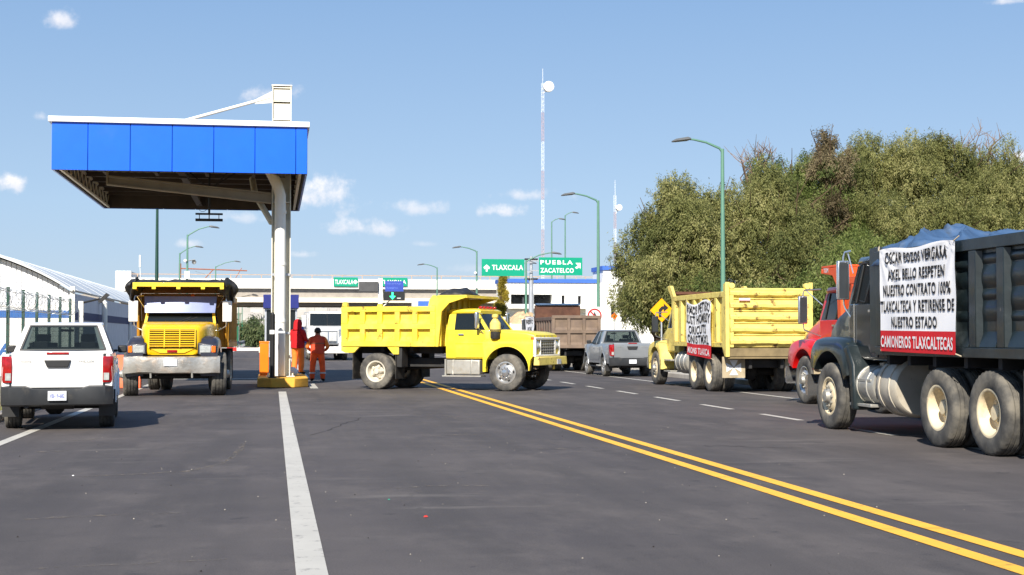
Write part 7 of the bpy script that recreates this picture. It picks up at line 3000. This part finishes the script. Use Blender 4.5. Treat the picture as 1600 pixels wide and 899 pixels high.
# ================================================================== road signs by the right edge
t = thing('curve_sign', 'yellow diamond road sign with black arrow bending right behind the old yellow truck', 'road sign', (16.9, 56.0, 0))
p = at(1034, 485, 56.0)
t.location.x = p.x
b = MB()
b.cyl((0, .04, 0), (0, .04, p.z + .3), .035, n=8)
b.build('post', 'galv', t)
b = MB()
r = .48
b.prism([(-r, p.z), (0, p.z + r), (r, p.z), (0, p.z - r)], -.01, .0, 'xz')
b.build('plate', 'sign_yellow', t)
b = MB()
ar = [(-.16, -.36), (-.02, -.36), (-.02, -.05), (.06, .04), (.10, .04), (.10, -.08), (.34, .12), (.10, .34), (.10, .20), (.0, .2), (-.16, .04)]
b.prism([(x * .8, p.z + z * .8) for x, z in ar], -.018, -.012, 'xz')
b.build('arrow', 'ink_black', t)

p = at(929, 497, 66)
t = thing('no_entry_sign', 'white sign with red prohibition ring above the brown dump truck tailgate', 'road sign', (p.x, 66, 0))
b = MB()
b.cyl((0, .05, 0), (0, .05, p.z + .4), .04, n=8)
b.build('post', 'galv', t)
b = MB()
b.box(-.42, .42, -.01, .012, p.z - .72, p.z + .52)
b.build('plate', 'sign_white', t)
b = MB()
vs, fs = [], []
for k in range(33):
    a = 2 * PI * k / 32
    vs += [(.34 * math.cos(a), -.016, p.z + .1 + .34 * math.sin(a)), (.27 * math.cos(a), -.016, p.z + .1 + .27 * math.sin(a))]
    if k:
        fs.append((2 * k - 2, 2 * k, 2 * k + 1, 2 * k - 1))
b.add(vs, fs)
b.add([(-.24, -.018, p.z + .30), (-.19, -.018, p.z + .34), (.24, -.018, p.z - .1), (.19, -.018, p.z - .14)], [(0, 1, 2, 3)])
b.build('ring', 'ink_red', t, recalc=False)
b = MB()
b.prism([(-.05, p.z - .1), (.05, p.z - .1), (.08, p.z + .12), (0, p.z + .3), (-.06, p.z + .12)], -.0145, -.0115, 'xz')
b.build('figure', 'ink_black', t)
p = at(960, 494, 78)
t = thing('warning_sign', 'small orange diamond sign in front of the white building by the trees', 'road sign', (p.x, 78, 0))
b = MB()
b.cyl((0, .04, 0), (0, .04, p.z + .2), .03, n=8)
b.build('post', 'galv', t)
b = MB()
b.prism([(-.2, p.z), (0, p.z + .2), (.2, p.z), (0, p.z - .2)], -.01, 0, 'xz')
b.build('plate', 'lens_amber', t)

# far green screen fence and guard rail under the overpass
t = thing('screen_fence', 'dark green screen fence beyond the overpass left of the road', 'fence', (-5.5, 185, 0))
b = MB()
b.box(-2.2, 1.2, 0, .05, .3, 2.7)
b.build('screen', 'fence_green', t)
for x in (-2.2, -.5, 1.2):
    b = MB()
    b.box(x - .06, x + .06, .06, .16, 0, 2.8)
    b.build('post', 'galv', t)
t = thing('guard_rail', 'pale metal guard rail along the far left side of the road', 'guard rail', (-4.2, 150, 0))
b = MB()
b.box(0, .06, 0, 120, .55, .85)
b.build('rail', 'galv', t)
for k in range(0, 121, 8):
    b = MB()
    b.box(.07, .15, k - .05, k + .05, 0, .85)
    b.build('post', 'galv', t)

# litter on the road
for lab, x, y, m_, w_ in (('small red scrap of litter on the road near the white line', 1.25, 11.9, 'litter_red', .02), ('tiny green scrap of litter on the road beyond the red one', 1.05, 13.2, 'sign_green', .011),
                          ('small white scrap of litter on the road left of the white line', -2.1, 16.0, 'sign_white', .012)):
    b = MB()
    b.loft([[(x - w_, y - w_ * .6, .006), (x + w_, y - w_ * .4, .006), (x + w_ * .8, y + w_ * .6, .006), (x - w_ * .7, y + w_ * .5, .006)], [(x - w_ * .6, y - w_ * .3, .006 + w_ * .6), (x + w_ * .7, y - w_ * .2, .006 + w_ * .4), (x + w_ * .5, y + w_ * .3, .006 + w_ * .7), (x - w_ * .4, y + w_ * .3, .006 + w_ * .5)]])
    tag(b.build('litter', m_), lab, 'litter')

# ================================================================== trees
def leaf_mesh(name, P, D, N_, ln, wd, tone, mat, parent, rngs):
    """P centres, D leaf directions, N_ face normals; one bent quad per spray"""
    n = len(P)
    S_ = np.cross(D, N_)
    S_ /= np.linalg.norm(S_, axis=1, keepdims=True) + 1e-9
    L = ln[:, None]
    Wd = wd[:, None]
    v0 = P - S_ * Wd * .25
    v1 = P + D * L * .5 - S_ * Wd * .5 + N_ * L * .06
    v2 = P + D * L
    v3 = P + D * L * .5 + S_ * Wd * .5 + N_ * L * .06
    V = np.stack([v0, v1, v2, v3], 1).reshape(-1, 3)
    me = bpy.data.meshes.new(name)
    me.vertices.add(4 * n)
    me.vertices.foreach_set('co', V.astype(np.float32).ravel())
    me.loops.add(4 * n)
    me.loops.foreach_set('vertex_index', np.arange(4 * n, dtype=np.int32))
    me.polygons.add(n)
    me.polygons.foreach_set('loop_start', np.arange(0, 4 * n, 4, dtype=np.int32))
    me.polygons.foreach_set('loop_total', np.full(n, 4, dtype=np.int32))
    me.update(calc_edges=True)
    at_ = me.attributes.new('tone', 'FLOAT', 'POINT')
    at_.data.foreach_set('value', np.repeat(tone, 4).astype(np.float32))
    me.materials.append(M[mat])
    o = bpy.data.objects.new(name, me)
    COL.objects.link(o)
    o.parent = parent
    return o


def tree(label, x, y, h, blobs, seed, mat='leaf_olive', n_leaf=24000, trunk_r=.28, droop=.8, ln=.14, dens=4.6, lobe=.85, name='broadleaf_tree', group='big trees along the right side', twigs=0, z0=0., bare=None, cat='tree'):
    """blobs: (dx, dy, z, rx, ry, rz) foliage masses; each holds many drooping leaf sprays set in small tufts"""
    t = thing(name, label, cat, (x, y, z0), 0, group)
    rs = np.random.RandomState(seed)
    rr = random.Random(seed)
    b = MB()
    zc = min(q_[2] for q_ in blobs)
    fork = max(.8, zc * .5)
    b.tube([(0, 0, -.1), (.08, .05, fork * .5), (.0, .0, fork)], [trunk_r * 1.3, trunk_r, trunk_r * .85], 9)
    for (dx, dy, z, rx, ry, rz) in blobs:
        m1 = Vector((dx * .45 + rr.uniform(-.2, .2), dy * .45 + rr.uniform(-.2, .2), fork + (z - fork) * .55))
        e = Vector((dx, dy, z + rz * .3))
        b.tube([(0, 0, fork - .1), m1, e], [trunk_r * .6, trunk_r * .36, trunk_r * .1], 6)
        for k in range(5):
            d = Vector((rr.gauss(0, 1) * rx, rr.gauss(0, 1) * ry, abs(rr.gauss(.3, .7)) * rz)) * .6
            b.tube([m1.lerp(e, .5), m1.lerp(e, .8) + d * .5, e + d], [trunk_r * .16, trunk_r * .09, .012], 4)
    b.build('trunk', 'leaf_bark', t, ang=60)
    if bare:
        b = MB()
        for (dx, dy, zb_, zt_, sp) in bare:
            for k in range(7):
                p0 = Vector((dx, dy, zb_))
                p1 = p0 + Vector((rr.gauss(0, sp * .5), rr.gauss(0, sp * .5), (zt_ - zb_) * rr.uniform(.4, .7)))
                p2 = p0 + Vector((rr.gauss(0, sp), rr.gauss(0, sp), (zt_ - zb_) * rr.uniform(.75, 1.0)))
                b.tube([p0, p1, p2], [.06, .035, .012], 4)
                for j in range(5):
                    f = rr.uniform(.2, .95)
                    c = p1.lerp(p2, f)
                    c2 = c + Vector((rr.gauss(0, .35), rr.gauss(0, .3), rr.uniform(.2, .8)))
                    b.tube([c, c2], [.02, .008], 3)
        b.build('dead_branches', 'twig_dead', t)
    # break every mass into uneven lobes, so the crown keeps hollows and a ragged edge
    lobes = []
    for (dx, dy, z, rx, ry, rz) in blobs:
        nl = max(4, int(6 * (rx * rz) ** .8))
        d = rs.normal(size=(nl, 3))
        d /= np.linalg.norm(d, axis=1, keepdims=True)
        rad = rs.uniform(.35, .95, nl)
        for q_ in range(nl):
            c = d[q_] * rad[q_] * np.array([rx, ry, rz]) + np.array([dx, dy, z])
            sz = lobe * rs.uniform(.4, 1.15) * min(1.0, .5 + .35 * min(rx, rz))
            lobes.append((c, sz, np.clip(rs.normal(.5, .22), 0, 1)))
    vol = np.array([q_[1] ** 2 for q_ in lobes])
    cnt = (vol / vol.sum() * n_leaf * dens).astype(int)
    PP, DD, NN, LL, WW, TT = [], [], [], [], [], []
    per = 26
    for (c, sz, tone0), k in zip(lobes, cnt):
        nt = max(3, k // per)
        d = rs.normal(size=(nt, 3))
        d /= np.linalg.norm(d, axis=1, keepdims=True)
        rad = np.clip(rs.normal(.85, .22, size=nt), .15, 1.35)
        sc_ = np.array([1, 1, .85 + .25 * droop]) * sz
        tc = d * rad[:, None] * sc_ + c
        tr_ = rs.uniform(.5, 1.1, nt) * ln * 1.15
        P = np.repeat(tc, per, 0) + rs.normal(size=(nt * per, 3)) * np.repeat(tr_, per)[:, None] * np.array([.6, .6, 1.0])
        out = np.repeat(d, per, 0)
        D = out * .5 + np.repeat(rs.normal(size=(nt, 3)) * .35, per, 0) + rs.normal(size=P.shape) * .35 + np.array([0, 0, -droop])
        D /= np.linalg.norm(D, axis=1, keepdims=True)
        N_ = out * .9 + rs.normal(size=P.shape) * .55 + np.array([0, 0, .35])
        N_ -= D * (N_ * D).sum(1, keepdims=True)
        N_ /= np.linalg.norm(N_, axis=1, keepdims=True) + 1e-9
        PP.append(P)
        DD.append(D)
        NN.append(N_)
        LL.append(ln * rs.uniform(.55, 1.35, len(P)))
        WW.append(ln * .3 * rs.uniform(.6, 1.3, len(P)))
        tt = np.clip(tone0 + rs.normal(size=nt) * .12, 0, 1)
        TT.append(np.clip(np.repeat(tt, per) + rs.normal(size=len(P)) * .08, 0, 1))
    leaf_mesh('crown', np.concatenate(PP), np.concatenate(DD), np.concatenate(NN), np.concatenate(LL), np.concatenate(WW), np.concatenate(TT), mat, t, rs)
    return t


def upx(u, v, Y):
    p = at(u, v, Y)
    return p.x, p.z


def blob_px(x0, items):
    """foliage masses given where they stand: (u, v, depth, radius x, radius z)"""
    out = []
    for (u, v, Y, rx, rz) in items:
        px, pz = upx(u, v, Y)
        out.append((px - x0[0], Y - x0[1], pz, rx, rx * .9, rz))
    return out


def mk(label, u, Y, items, seed, **kw):
    x0 = (upx(u, 500, Y)[0], Y)
    return tree(label, x0[0], Y, 0, blob_px(x0, items), seed, **kw)


# front willow-like trees
mk('olive green drooping tree at the left end of the row, before the white building', 1030, 60,
   [(1058, 345, 60, 1.2, 1.2), (1015, 395, 60, 1.3, 1.2), (1090, 370, 59, 1.7, 1.5), (1060, 425, 58.5, 1.9, 1.6), (1000, 445, 60, 1.2, 1.4), (1045, 475, 59, 1.7, 1.2), (988, 420, 61, .6, .8), (1112, 330, 60.5, 1.1, .9), (982, 475, 61, .6, .9), (1100, 455, 59, 1.6, 1.5), (1055, 312, 60.5, .7, .6), (1135, 345, 60.5, 1.2, 1.1), (1150, 330, 61.5, 1.0, .9), (1025, 350, 60.5, .8, .8)], 21, n_leaf=36000)
mk('olive tree in the middle of the row behind the near street lamp', 1195, 61,
   [(1160, 345, 61, 1.8, 1.5), (1225, 335, 61, 1.8, 1.5), (1190, 400, 59.5, 2.0, 1.7), (1255, 390, 60, 1.8, 1.7), (1140, 410, 60, 1.6, 1.6), (1180, 460, 59, 2.0, 1.4), (1250, 455, 59.5, 1.9, 1.4), (1200, 305, 62, 1.4, 1.0), (1290, 440, 60.5, 1.6, 1.5)], 22, n_leaf=36000)
mk('tall green tree with loose top behind the olive ones', 1240, 70,
   [(1235, 270, 70, 1.9, 1.4), (1200, 285, 70, 1.3, 1.0), (1275, 300, 69, 1.8, 1.8), (1240, 340, 69, 2.2, 1.8), (1310, 350, 68, 2.0, 2.2), (1330, 410, 66, 2.2, 2.0)], 23, mat='leaf_green', n_leaf=26000,
   bare=[(-2.2, 0, 8.4, 11.0, .7), (-1.4, 0, 8.8, 11.2, .5)])
mk('tree with a brown withered crown among the green ones', 1290, 69,
   [(1290, 240, 69, 1.3, 1.3), (1297, 285, 68, 1.2, 1.6), (1305, 325, 67, .9, 1.2)], 24, mat='leaf_brown', n_leaf=6000, ln=.14, lobe=.55)
mk('broad olive tree topping the row right of the withered crown', 1400, 72,
   [(1350, 275, 72, 2.0, 1.6), (1400, 265, 72, 2.2, 1.7), (1370, 320, 70, 2.4, 2.0), (1440, 300, 71, 2.2, 2.0), (1350, 370, 68, 2.2, 2.0), (1410, 360, 68, 2.4, 2.0), (1440, 250, 72.5, 1.5, 1.0), (1330, 240, 73, 1.0, .9)], 25, n_leaf=36000)
mk('broad olive tree with dead twigs above its top', 1520, 72,
   [(1490, 265, 72, 2.2, 1.6), (1540, 275, 72, 2.2, 1.7), (1500, 320, 70, 2.4, 2.0), (1570, 310, 71, 2.2, 1.9), (1480, 365, 68, 2.2, 1.8), (1560, 360, 69, 2.4, 1.8), (1460, 250, 72, 1.2, .9)], 26, n_leaf=34000,
   bare=[(-1.0, 0, 9.4, 12.6, .8), (.7, 0, 9.3, 12.7, .8), (2.2, .2, 9.2, 11.7, .7)])
mk('dense olive tree at the right edge behind the green dump bed', 1650, 70,
   [(1620, 330, 70, 2.4, 2.2), (1680, 310, 70, 2.6, 2.4), (1650, 380, 68, 2.6, 2.0), (1750, 340, 70, 2.8, 2.6), (1595, 290, 72, 1.3, 1.2)], 27, n_leaf=22000)
mk('low dark green shrubs filling the gap behind the red cab', 1330, 52,
   [(1290, 470, 52, 1.6, 1.4), (1345, 455, 53, 1.8, 1.6), (1240, 490, 53, 1.5, 1.2), (1400, 440, 56, 2.0, 1.8), (1180, 495, 55, 1.6, 1.2), (1120, 500, 55, 1.5, 1.1)], 28, mat='leaf_green', n_leaf=22000, trunk_r=.12, name='shrub', cat='shrub')
# conical golden cypress
t = None
p = at(784, 500, 104)
cyp = [(.04 * math.sin(k * 2.1), .03, .5 + .5 * k, max(.2, .78 - .055 * k), max(.2, .78 - .055 * k), .5) for k in range(11)]
tree('small conical golden cypress in front of the overpass end', p.x, 104, 0, cyp, 31, mat='leaf_gold', n_leaf=9000, trunk_r=.1, droop=-.8, ln=.13, lobe=.3, dens=3.4, name='cypress_tree', group=None)
# trees beyond the overpass
far = [('leafy tree beyond the overpass beside the far road', 395, 215, 2.2, 1.6), ('smaller leafy tree beyond the overpass left of the toll booth', 412, 190, 2.0, 1.4), ('dark leafy tree beyond the overpass next to the green screen', 355, 240, 3.2, 2.8),
       ('low leafy tree far beyond the overpass behind the screen', 378, 270, 2.6, 1.8), ('leafy tree beyond the overpass behind the waiting tractor truck', 470, 230, 2.2, 1.4)]
for k, (lab, u, Y, rx, rz) in enumerate(far):
    p = at(u, 510, Y)
    tree(lab, p.x, Y, 0, [(0, 0, 2.2, rx, rx, rz), (rx * .7, 0, 1.6, rx * .7, rx, rz * .8), (-rx * .7, 0, 1.8, rx * .7, rx, rz * .8)], 40 + k, mat='leaf_far', n_leaf=3500, trunk_r=.16, ln=.5, dens=1., group='trees beyond the overpass')
# far wooded band behind everything on both sides
b = MB()
rr = random.Random(9)
vs_ = []
for side in (-1, 1):
    for i in range(160):
        x = side * rr.uniform(22, 420)
        y = rr.uniform(300, 420)
        r_ = rr.uniform(3, 6)
        b.loft([[(x + r_ * f * math.cos(a) * rr.uniform(.8, 1.2), y + r_ * f * math.sin(a), z) for a in [2 * PI * k / 9 for k in range(9)]] for z, f in ((-.5, .7), (1.2, 1.05), (2.8, .95), (4.2, .6), (4.9, .2))])
M['wood_far'] = paint('wood_far', srgb(96, 108, 78), .9, vary=.4, vscale=.5, bump=.6, bscale=1.2)
tag(b.build('far_woods', 'wood_far', ang=30), 'far belt of trees on the plain beyond the overpass', kind='stuff')
